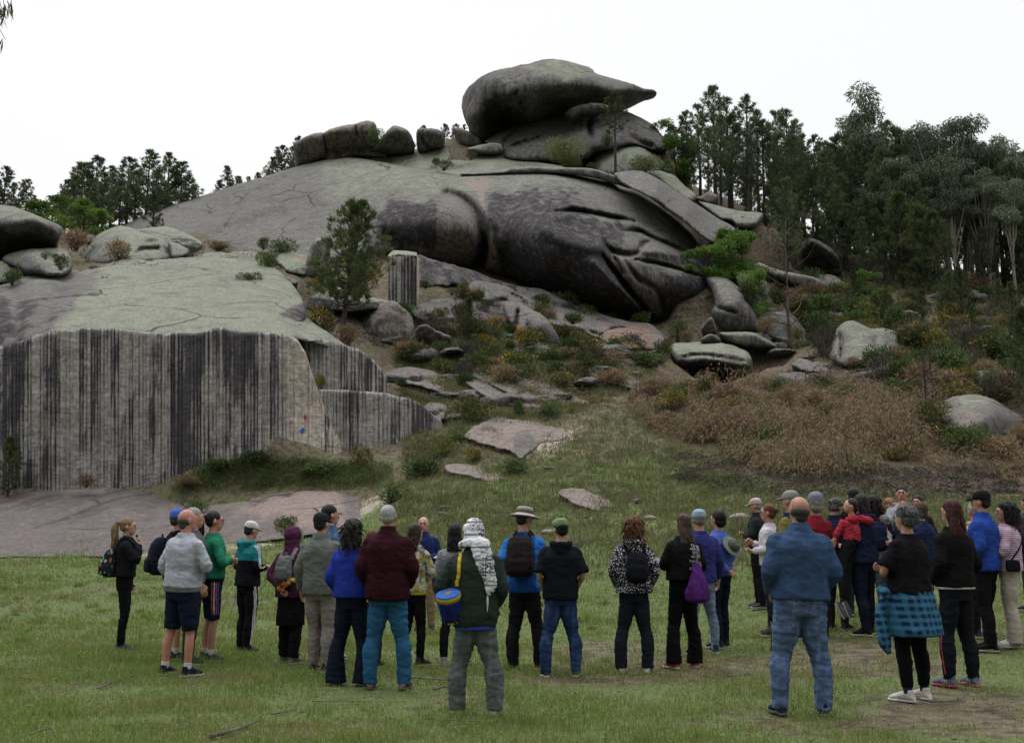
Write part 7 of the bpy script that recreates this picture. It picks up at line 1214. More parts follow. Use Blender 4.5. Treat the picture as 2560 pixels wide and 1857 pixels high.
def leafm(name, c1, c2, c3=None, trans=.25, dry=None):
    g = NG(name); t = g.attr('tone').outputs['Fac']; P = g.obj()
    oi = g.n('ShaderNodeObjectInfo').outputs['Random']
    c = g.mix(g.rng(t, 0, 1, smooth=False), c1, c2)
    if c3: c = g.mix(g.rng(g.noise(P, 1.1, 3), .42, .62, 0, .8), c, c3)
    if dry: c = g.mix(g.rng(t, .88, .93), c, dry)
    h = g.n('ShaderNodeHueSaturation'); g.put(c, h.inputs['Color']); g.put(g.rng(oi, 0, 1, .72, 1.25, False), h.inputs['Value']); c = h.outputs[0]
    g.put(c, g.b.inputs['Base Color']); g.b.inputs['Roughness'].default_value = .65; g.b.inputs['Specular IOR Level'].default_value = .2
    tr = g.n('ShaderNodeBsdfTranslucent'); g.put(c, tr.inputs[0]); ms = g.n('ShaderNodeMixShader'); ms.inputs[0].default_value = trans
    g.t.links.new(g.b.outputs[0], ms.inputs[1]); g.t.links.new(tr.outputs[0], ms.inputs[2]); g.t.links.new(ms.outputs[0], g.out.inputs[0])
    return g.m
def barkm(name, c1, c2):
    g = NG(name); P = g.obj(); n = g.noise(g.mapping(P, (9, 9, 2)), 1, 5, .6); return g.done(g.mix(g.rng(n, .3, .7), c1, c2), g.bump(n, .6, .03), .95)
M_PINE = leafm('pine needles', (.058, .086, .040), (.155, .20, .094), (.098, .113, .063), .2)
M_PINE_N = leafm('near pine needles', (.040, .066, .025), (.11, .15, .055), (.08, .088, .034), .25, (.15, .10, .04))
M_EUC = leafm('eucalyptus leaves', (.070, .098, .066), (.185, .23, .155), (.12, .14, .075), .2)
M_OAK = leafm('bright broad leaves', (.055, .11, .018), (.14, .235, .045), None, .35)
M_GORSE = leafm('gorse spines', (.034, .052, .016), (.090, .120, .036), (.10, .085, .040), .15)
M_GREEN = leafm('green scrub', (.040, .074, .022), (.110, .165, .050), (.075, .10, .03), .25)
M_WILLOW = leafm('yellow green scrub', (.085, .105, .030), (.21, .235, .09), None, .3)
M_BRACK = leafm('dead bracken', (.12, .078, .045), (.34, .24, .15), (.17, .155, .085), .25)
M_HEATH = leafm('heather', (.050, .038, .036), (.125, .095, .085), (.06, .065, .035), .15)
M_FLOWER = leafm('gorse flowers', (.42, .24, .012), (.68, .42, .03), None, .2)
M_GRASS = leafm('grass blades', (.074, .120, .024), (.23, .31, .072), (.20, .21, .07), .3, (.24, .20, .11))
M_DRY = leafm('dry slope grass', (.10, .105, .045), (.27, .26, .14), (.12, .155, .055), .3)
M_BARK = barkm('pine bark', (.030, .025, .022), (.085, .072, .065)); M_BARKE = barkm('eucalyptus bark', (.14, .12, .10), (.32, .29, .25)); M_TWIG = barkm('dead wood', (.06, .05, .042), (.16, .14, .12))
M_BURNT = barkm('burnt bark', (.020, .017, .016), (.060, .05, .046))

def unit(v): return v / (np.linalg.norm(v, axis=-1, keepdims=True) + 1e-9)
def leaves(B, D, L_, W, rs, droop=0.0, tone=None):
    n = len(B); side = unit(np.cross(D, rs.normal(size=(n, 3)))); L_ = np.broadcast_to(L_, n)[:, None]; W = np.broadcast_to(W, n)[:, None]
    mid = B + D * L_ * .5; tip = B + D * L_ - np.array([0, 0, 1.0]) * droop * L_
    V = np.stack([B, mid + side * W / 2, tip, mid - side * W / 2], 1).reshape(-1, 3)
    Fq = np.arange(n * 4).reshape(-1, 4); T = (rs.uniform(0, 1, n) if tone is None else tone); return V, Fq, np.repeat(T, 4)
def cat_l(ls):
    o = 0; Vs, Fs, Ts = [], [], []
    for V, Fq, T in ls: Vs.append(V); Fs.append(Fq + o); Ts.append(T); o += len(V)
    return np.vstack(Vs), np.vstack(Fs), np.concatenate(Ts)
def foliage(name, ls, mat, parent=None):
    V, Fq, T = cat_l(ls) if isinstance(ls, list) else ls
    return link(name, mesh_np(name, V, Fq, mat, {'tone': T}, smooth=False), parent)
def ball(n, rs): 
    v = unit(rs.normal(size=(n, 3))); return v
def pine_proto(seed, h, c0, r, nbr=54, tl=.34, nn=11, mat=None, lean=0.0, tw=.035, bare=.25, bark=None):
    rs = np.random.RandomState(seed); root = empty('pine_tree')
    m = 9; k = np.linspace(0, 1, m); wob = np.cumsum(rs.normal(0, .035, (m, 2)), 0) * h * .06
    tp = np.c_[wob[:, 0] + lean * h * k ** 1.4, wob[:, 1], k * h]; tp[0, :2] = 0
    ps = [tube(np.vstack([[(0, 0, -1.2)], tp]), [.020 * h] + list(.0165 * h * (1 - k) ** .8 + .012), n=7, sub=2)]; ls = []
    at = lambda t: np.array([np.interp(t, k, tp[:, i]) for i in range(3)])
    for i in range(nbr):
        t = c0 + (1 - c0) * (i + rs.uniform(0, 1)) / nbr; p = at(t); a = rs.uniform(0, 2 * PI); rel = (t - c0) / (1 - c0)
        L_ = r * (min(1, .45 + 2.2 * rel) * (1 - rel) ** .62 * rs.uniform(.55, 1.15) + .05)
        el = rs.uniform(.15, .45) + .55 * rel; d = np.array((math.cos(a) * math.cos(el), math.sin(a) * math.cos(el), math.sin(el)))
        q = [p, p + d * L_ * .5 - np.array((0, 0, .06 * L_)), p + d * L_ + np.array((0, 0, .12 * L_))]; ps.append(tube(q, [.010 * h * (1 - t) * .5 + .018, .014, .006], n=4, sub=1))
        if rs.uniform() < bare * (1 - rel): continue
        nt_ = max(3, int(L_ / .22)); 
        for j in range(nt_ + 2):
            f = rs.uniform(.35, 1.0) if j < nt_ else 1.0; c = q[0] * (1 - f) ** 2 + 2 * q[1] * f * (1 - f) + q[2] * f * f + rs.normal(0, .09 * L_, 3) * (1 if f < 1 else .2)
            ax = unit(d * .6 + np.array((0, 0, .8)) + rs.normal(0, .25, 3)); D = unit(ax + .75 * ball(nn, rs)); ls.append(leaves(c + ball(nn, rs) * .05, D, tl * rs.uniform(.6, 1.1, nn), tw, rs, tone=np.clip(rs.uniform(0, .75) + rs.uniform(-.2, .25, nn), 0, 1)))
    c = at(1.0)
    for j in range(5): D = unit(np.array((0, 0, 1.2)) + .6 * ball(nn, rs)); ls.append(leaves(np.tile(c - (0, 0, .12 * j), (nn, 1)), D, tl, tw, rs))
    V, Fc = join(ps); link('trunk', mesh_np('trunk', V, Fc, bark or M_BARK), root); foliage('crown', ls, mat or M_PINE, root); return root
def broad_proto(name, seed, h, c0, r, mat, bark, ncl=14, nl=260, ll=.2, lw=.06, droop=.5, clr=.95, flat=.7, fork=.45):
    rs = np.random.RandomState(seed); root = empty(name); m = 7; k = np.linspace(0, 1, m)
    tp = np.c_[np.cumsum(rs.normal(0, .03, m)) * h * .12, np.cumsum(rs.normal(0, .03, m)) * h * .1, k * h * fork]; tp[0, :2] = 0
    ps = [tube(np.vstack([[(0, 0, -1.0)], tp]), [.018 * h] + list(.0155 * h * (1 - .45 * k)), n=8, sub=2)]; ls = []; top = tp[-1]
    for i in range(ncl):
        a = rs.uniform(0, 2 * PI); z = h * rs.uniform(c0, .97); rr = r * rs.uniform(.1, 1.0) * math.sqrt(max(.05, 1 - ((z / h - (c0 + 1) / 2) / ((1.02 - c0) / 2)) ** 2))
        c = np.array((top[0] + math.cos(a) * rr, top[1] + math.sin(a) * rr, z)); f = rs.uniform(.35, 1); s0 = np.array([np.interp(f, k, tp[:, q]) for q in range(3)])
        md = s0 * .45 + c * .55 + np.array((0, 0, -.06 * h)) * (c[2] > s0[2]) * .5 + rs.normal(0, .1, 3); ps.append(tube([s0, md, c], [.0085 * h * (1.2 - f * .5), .0045 * h, .012], n=5, sub=3))
        cr = clr * rs.uniform(.65, 1.15); b = ball(nl, rs) * (rs.uniform(.25, 1, (nl, 1)) ** .6) * np.array((cr, cr, cr * flat)); D = unit(b * .8 + rs.normal(0, .5, (nl, 3)) + np.array((0, 0, -droop)))
        ls.append(leaves(c + b, D, ll * rs.uniform(.6, 1.2, nl), lw, rs, tone=np.clip(rs.uniform(0, .5) + rs.uniform(0, .5, nl), 0, 1)))
    V, Fc = join(ps); link('trunk', mesh_np('trunk', V, Fc, bark), root); foliage('crown', ls, mat, root); return root
def bush_proto(name, seed, mat, n=900, ll=.12, lw=.03, up=.6, flowers=0, flat=.75, lobes=7, part='foliage'):
    """unit bush, 1 m wide and about 0.75 m high"""
    rs = np.random.RandomState(seed); root = empty(name); ls = []; stems = []
    for i in range(lobes):
        a = rs.uniform(0, 2 * PI); rr = rs.uniform(0, .30) if i else 0; c = np.array((math.cos(a) * rr, math.sin(a) * rr, rs.uniform(.22, .42) * flat / .75)); R_ = rs.uniform(.16, .30)
        m = n // lobes; b = ball(m, rs) * rs.uniform(.4, 1, (m, 1)) ** .5 * np.array((R_, R_, R_ * .95)); b[:, 2] = np.where(c[2] + b[:, 2] < .02, -c[2] + rs.uniform(.02, .1, m), b[:, 2])
        D = unit(b / R_ * .7 + rs.normal(0, .45, (m, 3)) + np.array((0, 0, up))); ls.append(leaves(c + b, D, ll * rs.uniform(.5, 1.3, m), lw, rs, tone=np.clip(rs.uniform(0, .55) + rs.uniform(0, .45, m), 0, 1)))
        for _ in range(3): e = c + ball(1, rs)[0] * R_ * .8; stems.append(tube([(rs.uniform(-.05, .05), rs.uniform(-.05, .05), -.08), (e * .5 + (0, 0, -.03)), e], [.010, .007, .003], n=4, sub=1))
    V, Fc = join(stems); link('stems', mesh_np('stems', V, Fc, M_TWIG), root); foliage(part, ls, mat, root)
    if flowers:
        b = []
        for V_, _, _ in ls: b.append(V_[::4][rs.uniform(size=len(V_[::4])) < flowers])
        b = np.vstack(b); b = b[b[:, 2] > .18]; cl = vn(b, 6, seed) > .42; b = b[cl]; b = np.repeat(b, 3, 0) + rs.normal(0, .016, (len(b) * 3, 3)); o = unit(b - (0, 0, .3)); foliage('flowers', leaves(b + o * .03, unit(o + ball(len(b), rs) * .8), .035, .030, rs), M_FLOWER, root)['kind'] = 'stuff'
    return root
def bare_proto(seed, h, nb=22, mat=None, tw=0.0, r=.28, name='bare_tree', trunkr=.011):
    rs = np.random.RandomState(seed); root = empty(name); m = 8; k = np.linspace(0, 1, m); tp = np.c_[np.cumsum(rs.normal(0, .03, m)) * h * .10, np.cumsum(rs.normal(0, .03, m)) * h * .08, k * h]; tp[0, :2] = 0
    ps = [tube(np.vstack([[(0, 0, -.4)], tp]), [trunkr * h * 1.1] + list(trunkr * h * (1 - k * .85)), n=6, sub=2)]; br = []
    for i in range(nb):
        t = rs.uniform(.18, .97); p = np.array([np.interp(t, k, tp[:, q]) for q in range(3)]); a = rs.uniform(0, 2 * PI); L_ = h * r * (1.1 - t * .8) * rs.uniform(.4, 1.1); d = np.array((math.cos(a), math.sin(a), rs.uniform(.1, 1.0)))
        q = [p, p + d * L_ * .5 + rs.normal(0, .04 * L_, 3), p + d * L_ * .9 + np.array((0, 0, .25 * L_))]; br.append(tube(q, [.0045 * h * (1.1 - t), .0028 * h * (1.1 - t) + .002, .002], n=4, sub=2))
        for _ in range(2): e = q[1] + (q[2] - q[1]) * rs.uniform(0, 1); br.append(tube([e, e + unit(d + rs.normal(0, .7, 3)) * L_ * .35], [.006, .002], n=3, sub=1))
    V, Fc = join(ps); link('trunk', mesh_np('trunk', V, Fc, mat or M_TWIG), root); V, Fc = join(br); link('branches', mesh_np('branches', V, Fc, mat or M_TWIG), root); return root

_used = {}
def place(proto, x, y, z, sc, rz, label, cat, group=None, sxy=None):
    k = proto.name
    if k in _used: o = copy_tree(proto)
    else: o = proto; _used[k] = 1
    o.location = (x, y, z); o.rotation_euler = (0, 0, rz); o.scale = (sc * (sxy or 1), sc * (sxy or 1), sc)
    for kk in ('group',): 
        if kk in o: del o[kk]
    tag(o, label, cat, group); return o
def tree_at(proto, ph, pan, u, vt, d, label, group, cat='tree', rz=None, base_v=None, sxy=None):
    (us, vs) = pp(pan, [(u, vt)])[0][:2]; P = unproj(us, vs, d); 
    z0 = TH(P[0], d)[0] if base_v is None else unproj(us, pp(pan, [(u, base_v)])[0][1], d)[2]
    sc = (P[2] - z0) / ph
    if sc < .12: return None
    return place(proto, P[0], d, z0, sc, RS.uniform(0, 6.28) if rz is None else rz, label, cat, group, sxy)
pA = [pine_proto(s, 12, c, r, n, .52, 12, None, 0, .055, .08) for s, c, r, n in [(1, .10, 3.1, 90), (2, .18, 2.7, 80), (3, .05, 3.4, 98), (4, .28, 3.0, 72)]]
pB = [pine_proto(s, 12, c, r, n, .46, 12, None, 0, .045, .12) for s, c, r, n in [(5, .42, 2.4, 58), (6, .52, 2.1, 48), (7, .34, 2.6, 62), (8, .58, 2.3, 44)]]
eA = [broad_proto('eucalyptus_tree', s, 14, c, r, M_EUC, M_BARKE, n, 420, .34, .095, .8, 1.15) for s, c, r, n in [(11, .55, 2.3, 17), (12, .42, 2.8, 24), (13, .62, 2.0, 14)]]
FG = 'trees of the wood at right'
LP = ['dark pine in the wood at right, one of many alike', 'eucalyptus in the wood at right, one of many alike']
big = [('tallest pine with a pointed double top, at the left end of the right hand wood', 0, 'P4', 215, 100, 82), ('slim pine with upturned tips, second from the left of the wood', 1, 'P4', 430, 158, 84), ('twin topped pine where the wood dips, third peak from its left end', 2, 'P4', 700, 248, 84)]
for lab, i, p, u, v, d in big: tree_at(pB[i], 12.3, p, u, v, d, lab, FG, 'pine tree')
tree_at(eA[0], 13.9, 'P4', 1250, 100, 82, 'tallest eucalyptus, its rounded crown standing clear above the wood', FG, 'eucalyptus', rz=.4, sxy=.85)
tree_at(eA[1], 13.9, 'P4', 1720, 300, 80, 'broad eucalyptus with a wide spreading crown against the sky', FG, 'eucalyptus', rz=1.2, sxy=1.1)
for k, (u, v, d) in enumerate([(50, 270, 84), (120, 220, 86), (310, 175, 86), (330, 300, 82), (260, 320, 79), (500, 260, 90), (540, 335, 84), (620, 265, 88), (755, 330, 88), (800, 430, 86), (880, 430, 84), (960, 470, 88), (1050, 430, 82), (1120, 390, 86), (1350, 335, 86), (1410, 385, 84), (1440, 500, 82), (1500, 480, 88), (-40, 360, 86), (30, 420, 80), (180, 380, 78), (640, 420, 80), (720, 430, 78), (430, 400, 78), (980, 520, 78), (860, 560, 78), (1180, 480, 80), (1320, 520, 78), (1950, 560, 80), (2080, 520, 80), (2200, 560, 78)]):
    tree_at((pA if k % 3 == 0 else pB)[k % 4], 12.2, 'P4', u, v, d, LP[0], FG, 'pine tree')
for k, (u, v, d) in enumerate([(1080, 290, 86), (1560, 350, 84), (1640, 320, 86), (1830, 305, 82), (1930, 470, 80), (2030, 420, 84), (2190, 470, 82), (2270, 540, 78), (2110, 490, 88), (1480, 470, 84), (1380, 560, 78), (1600, 560, 78), (1780, 600, 76), (2000, 640, 76), (2160, 700, 74)]):
    tree_at(eA[k % 3], 13.9, 'P4', u, v, d, LP[1], FG, 'eucalyptus', sxy=.9)
for k in range(62):       # depth of the wood
    u = RS.uniform(60, 2400); v = 470 + 250 * RS.uniform() + 60 * math.sin(u / 160); d = RS.uniform(86, 108)
    e_ = RS.uniform() < .28 and u > 900; tree_at((eA if e_ else (pA if k % 2 else pB))[RS.randint(3)], 13.9 if e_ else 12.2, 'P4', u, v, d, LP[int(e_)], FG, 'eucalyptus' if e_ else 'pine tree')
for k in range(26):
    u = RS.uniform(500, 2350); v = RS.uniform(740, 1100) + max(0, (900 - u)) * .1; d = RS.uniform(72, 84)
    tree_at(pA[RS.randint(4)], 12.2, 'P4', u, v, d, 'young dark pine at the edge of the wood at right, one of many alike', 'young pines below the wood', 'pine tree')
LG_ = 'pines on the left skyline'
for k, (u, v, d, sx) in enumerate([(30, 840, 75, .9), (95, 950, 78, .8), (180, 925, 78, .9), (230, 1030, 74, .8), (320, 1030, 78, .9), (440, 930, 82, 1), (550, 815, 84, 1.1), (640, 775, 84, .9), (690, 880, 80, 1), (745, 840, 84, .9), (850, 785, 82, 1), (900, 870, 78, 1), (975, 735, 80, 1.0), (1120, 755, 82, 1.0), (1200, 810, 82, 1.2), (1250, 900, 80, 1.2), (-60, 850, 76, 1), (500, 900, 80, 1), (600, 930, 78, 1), (800, 930, 78, 1), (1060, 860, 78, 1), (1500, 838, 96, .9), (1570, 905, 96, .9), (1450, 930, 95, .8), (1640, 905, 96, .8), (1700, 880, 96, .9), (1860, 705, 95, .9), (1800, 780, 96, .8), (1925, 710, 96, .7), (1972, 645, 95, .7)]):
    tree_at(pA[k % 4], 12.2, 'P1', u, v, d, ('tallest pine of the left skyline group' if u == 975 else 'dark pine on the left skyline, one of many alike'), LG_, 'pine tree', sxy=sx * 1.35)
for k, (u, v, d) in enumerate([(950, 570, 86), (1085, 560, 86), (1160, 560, 86), (1215, 562, 86)]): tree_at(pA[k], 12.2, 'P2', u, v, d, 'small dark pine top behind the summit boulders', 'pine tops behind the summit', 'pine tree')
oA = [broad_proto('oak_tree', s, 5, .25, 1.9, M_OAK, M_BARK, 13, 260, .24, .13, .1, .75, .8, .3) for s in (31, 32)]
for lab, p, u, v, d, sx in [('bright green leafy tree left of the shoulder pines', 'P1', 290, 1075, 66, 1.6), ('lime green tree above the overhanging boulder', 'P1', 420, 1050, 68, 1.3), ('rounded mid green tree between the left boulders', 'P1', 560, 1050, 64, 1.3), ('low bright green tree behind the puckered boulder', 'P1', 640, 1130, 64, 1.2),
                            ('bright green leafy tree behind the right end of the summit slab', 'P3', 1345, 535, 84, .9), ('second bright green tree beneath the first at the wood edge', 'P3', 1440, 650, 80, 1.0), ('bright green shrubby tree below the rock flake', 'P3', 1720, 1255, 66, 1.2), ('vivid green low tree between the flake and the pale boulder', 'P3', 1850, 1290, 67, 1.1),
                            ('tiny lime green shrub on the stepped slab', 'P4', 405, 960, 73, 1.2), ('vivid green leafy shrub at the base of the eucalyptus', 'P4', 1210, 1330, 70, 1.4), ('bright green shrub in front of the pale rounded boulder', 'P4', 480, 1330, 62.5, .9), ('green scrubby tree under the rock flake', 'P3', 1630, 1370, 64.5, 1.5)]:
    tree_at(oA[len(lab) % 2], 4.9, p, u, v, d, lab, None, 'leafy tree', sxy=sx)
nA = pine_proto(41, 5.6, .38, 1.6, 120, .20, 19, M_PINE_N, .10, .026, .03); P = unproj(*pp('P6', [(395, 690)])[0], 44.6)
z_ = TH(P[0], 44.6)[0]; H_ = unproj(*pp('P2', [(545, 1068)])[0], 44.6)[2] - z_
place(nA, P[0], 44.6, z_, H_ / 5.75, 0.2, 'crooked pine growing on the quarry ledge in front of the granite dome', 'pine tree')
nB = pine_proto(42, 5.0, .45, 1.2, 44, .28, 11, M_PINE_N, .0, .03, .1); tree_at(nB, 5.2, 'P3', 1018, 342, 75.5, 'single slender pine in front of the whale shaped boulder', None, 'pine tree', rz=.5, base_v=845)
tree_at(pine_proto(43, 6, .1, 1.9, 90, .30, 10, M_PINE, 0, .04), 6.2, 'P4', 690, 715, 70, 'pine with pale candles in front of the wood', None, 'pine tree')
for k, (lab, p, u, v, d) in enumerate([('young pine with pale upright candles low at the right', 'P4', 1840, 1285, 60), ('young pine at the right edge above the round pinkish boulder', 'P8', 2250, 180, 40), ('small pine with pale candles near the right edge', 'P4', 2180, 1390, 57), ('dark bushy pine before the eucalyptus trunks', 'P4', 1440, 805, 74), ('shorter bushy pine right of the darker one', 'P4', 1560, 880, 72), ('brownish pine before the wood', 'P4', 1665, 930, 71), ('olive green young pine beside the round pinkish boulder', 'P8', 1770, 960, 32.5), ('small pine sapling among the slope bushes', 'P6', 1245, 375, 51), ('thin young pine at the foot of the drilled face, far left', 'P5', 75, 1090, 36.6), ('young pine on the left shoulder leaning over the dome edge', 'P1', 1020, 1000, 68), ('large young pine at the right edge', 'P8', 2330, 300, 38)]):
    if k == 0: yA = pine_proto(44, 3, .06, .85, 60, .20, 12, M_PINE_N, 0, .026, 0)
    tree_at(yA, 3.12, p, u, v, d, lab, 'young pines', 'pine tree')
bA = [bare_proto(s, 5, n, m, 0, r) for s, n, m, r in [(51, 34, M_TWIG, .32), (52, 22, M_BURNT, .18), (53, 26, M_BURNT, .22)]]
for lab, i, p, u, v, d, sx in [('bare grey tree with thin spreading branches, right of the dome', 0, 'P4', 690, 980, 61, 1.3), ('tall burnt twin trunk standing among the bushes at right', 1, 'P8', 1590, 230, 36, 1), ('burnt trunk beside the tall twin trunk', 2, 'P8', 1640, 300, 36.5, .8), ('bare sapling with raised arms near the right edge', 0, 'P8', 1840, 250, 50, .8), ('dead sapling in the bracken above the crowd', 2, 'P8', 1085, 930, 28.5, .8), ('thin dead sapling in front of the great oval boulder', 1, 'P8', 205, 640, 38, .9),
                               ('thin dead stem at the left edge of the bracken', 2, 'P7', 1155, 640, 43, .6), ('charred stump like stem at far right', 1, 'P8', 1780, 1250, 27, .5), ('leafless stem in front of the bracken', 1, 'P8', 510, 980, 33, .5)]:
    tree_at(bA[i], 5, p, u, v, d, lab, 'bare and burnt saplings', 'bare tree', sxy=sx)
for k, (u, v, d) in enumerate([(2130, 760, 50), (2180, 840, 44), (2230, 900, 40), (2040, 640, 60), (2100, 600, 64), (1960, 640, 62), (1890, 600, 66), (2250, 720, 52), (1990, 740, 52), (1820, 660, 62), (2210, 620, 64), (2150, 680, 56)]):
    tree_at(yA, 3.12, 'D', u, v, d, 'slender young pine among the bushes at right, one of many alike', 'young pines among the bushes at right', 'pine tree', sxy=RS.uniform(.7, 1.1))
for k, (u, v, d) in enumerate([(1760, 900, 40), (1930, 870, 42), (1850, 960, 36), (2080, 930, 36), (1640, 930, 38), (1560, 900, 42), (2000, 800, 48), (2200, 980, 33)]):
    tree_at(bA[k % 3], 5, 'D', u, v - 50, d, 'thin leafless sapling in the scrub at right, one of many alike', 'thin saplings in the scrub', 'bare tree', sxy=.7)
SH = {'gorse': [bush_proto('gorse_bush', 61 + i, M_GORSE, 1000, .11, .022, .5, .22) for i in range(2)], 'dull': [bush_proto('gorse_bush', 65 + i, M_GORSE, 1000, .12, .022, .6, .05) for i in range(2)],
      'green': [bush_proto('shrub', 71 + i, M_GREEN, 900, .11, .040, .4) for i in range(2)], 'willow': [bush_proto('willow_shrub', 75, M_WILLOW, 2200, .06, .018, .6)],
      'brown': [bush_proto('bracken_clump', 77 + i, M_BRACK, 700, .20, .030, .1) for i in range(2)], 'heath': [bush_proto('heather_clump', 79, M_HEATH, 900, .11, .016, .9)]}
def shrub(kind, pan, u, vb, wpx, hpx, label, d=None, group='shrubs on the slope'):
    us, vs = pp(pan, [(u, vb)])[0][:2]
    if d is None:
        P, okk = hit([us], [vs], 20); P = P[0]; d = P[1]
    else: P = unproj(us, vs, d)
    wm = wpx / PAN[pan][2] / F * d; hm = hpx / PAN[pan][2] / F * d
    pr = SH[kind][RS.randint(len(SH[kind]))]; o = place(pr, P[0], P[1], P[2] - .05, 1, RS.uniform(0, 6.28), label, 'shrub', group); o.scale = (wm, wm, hm / .72); return o
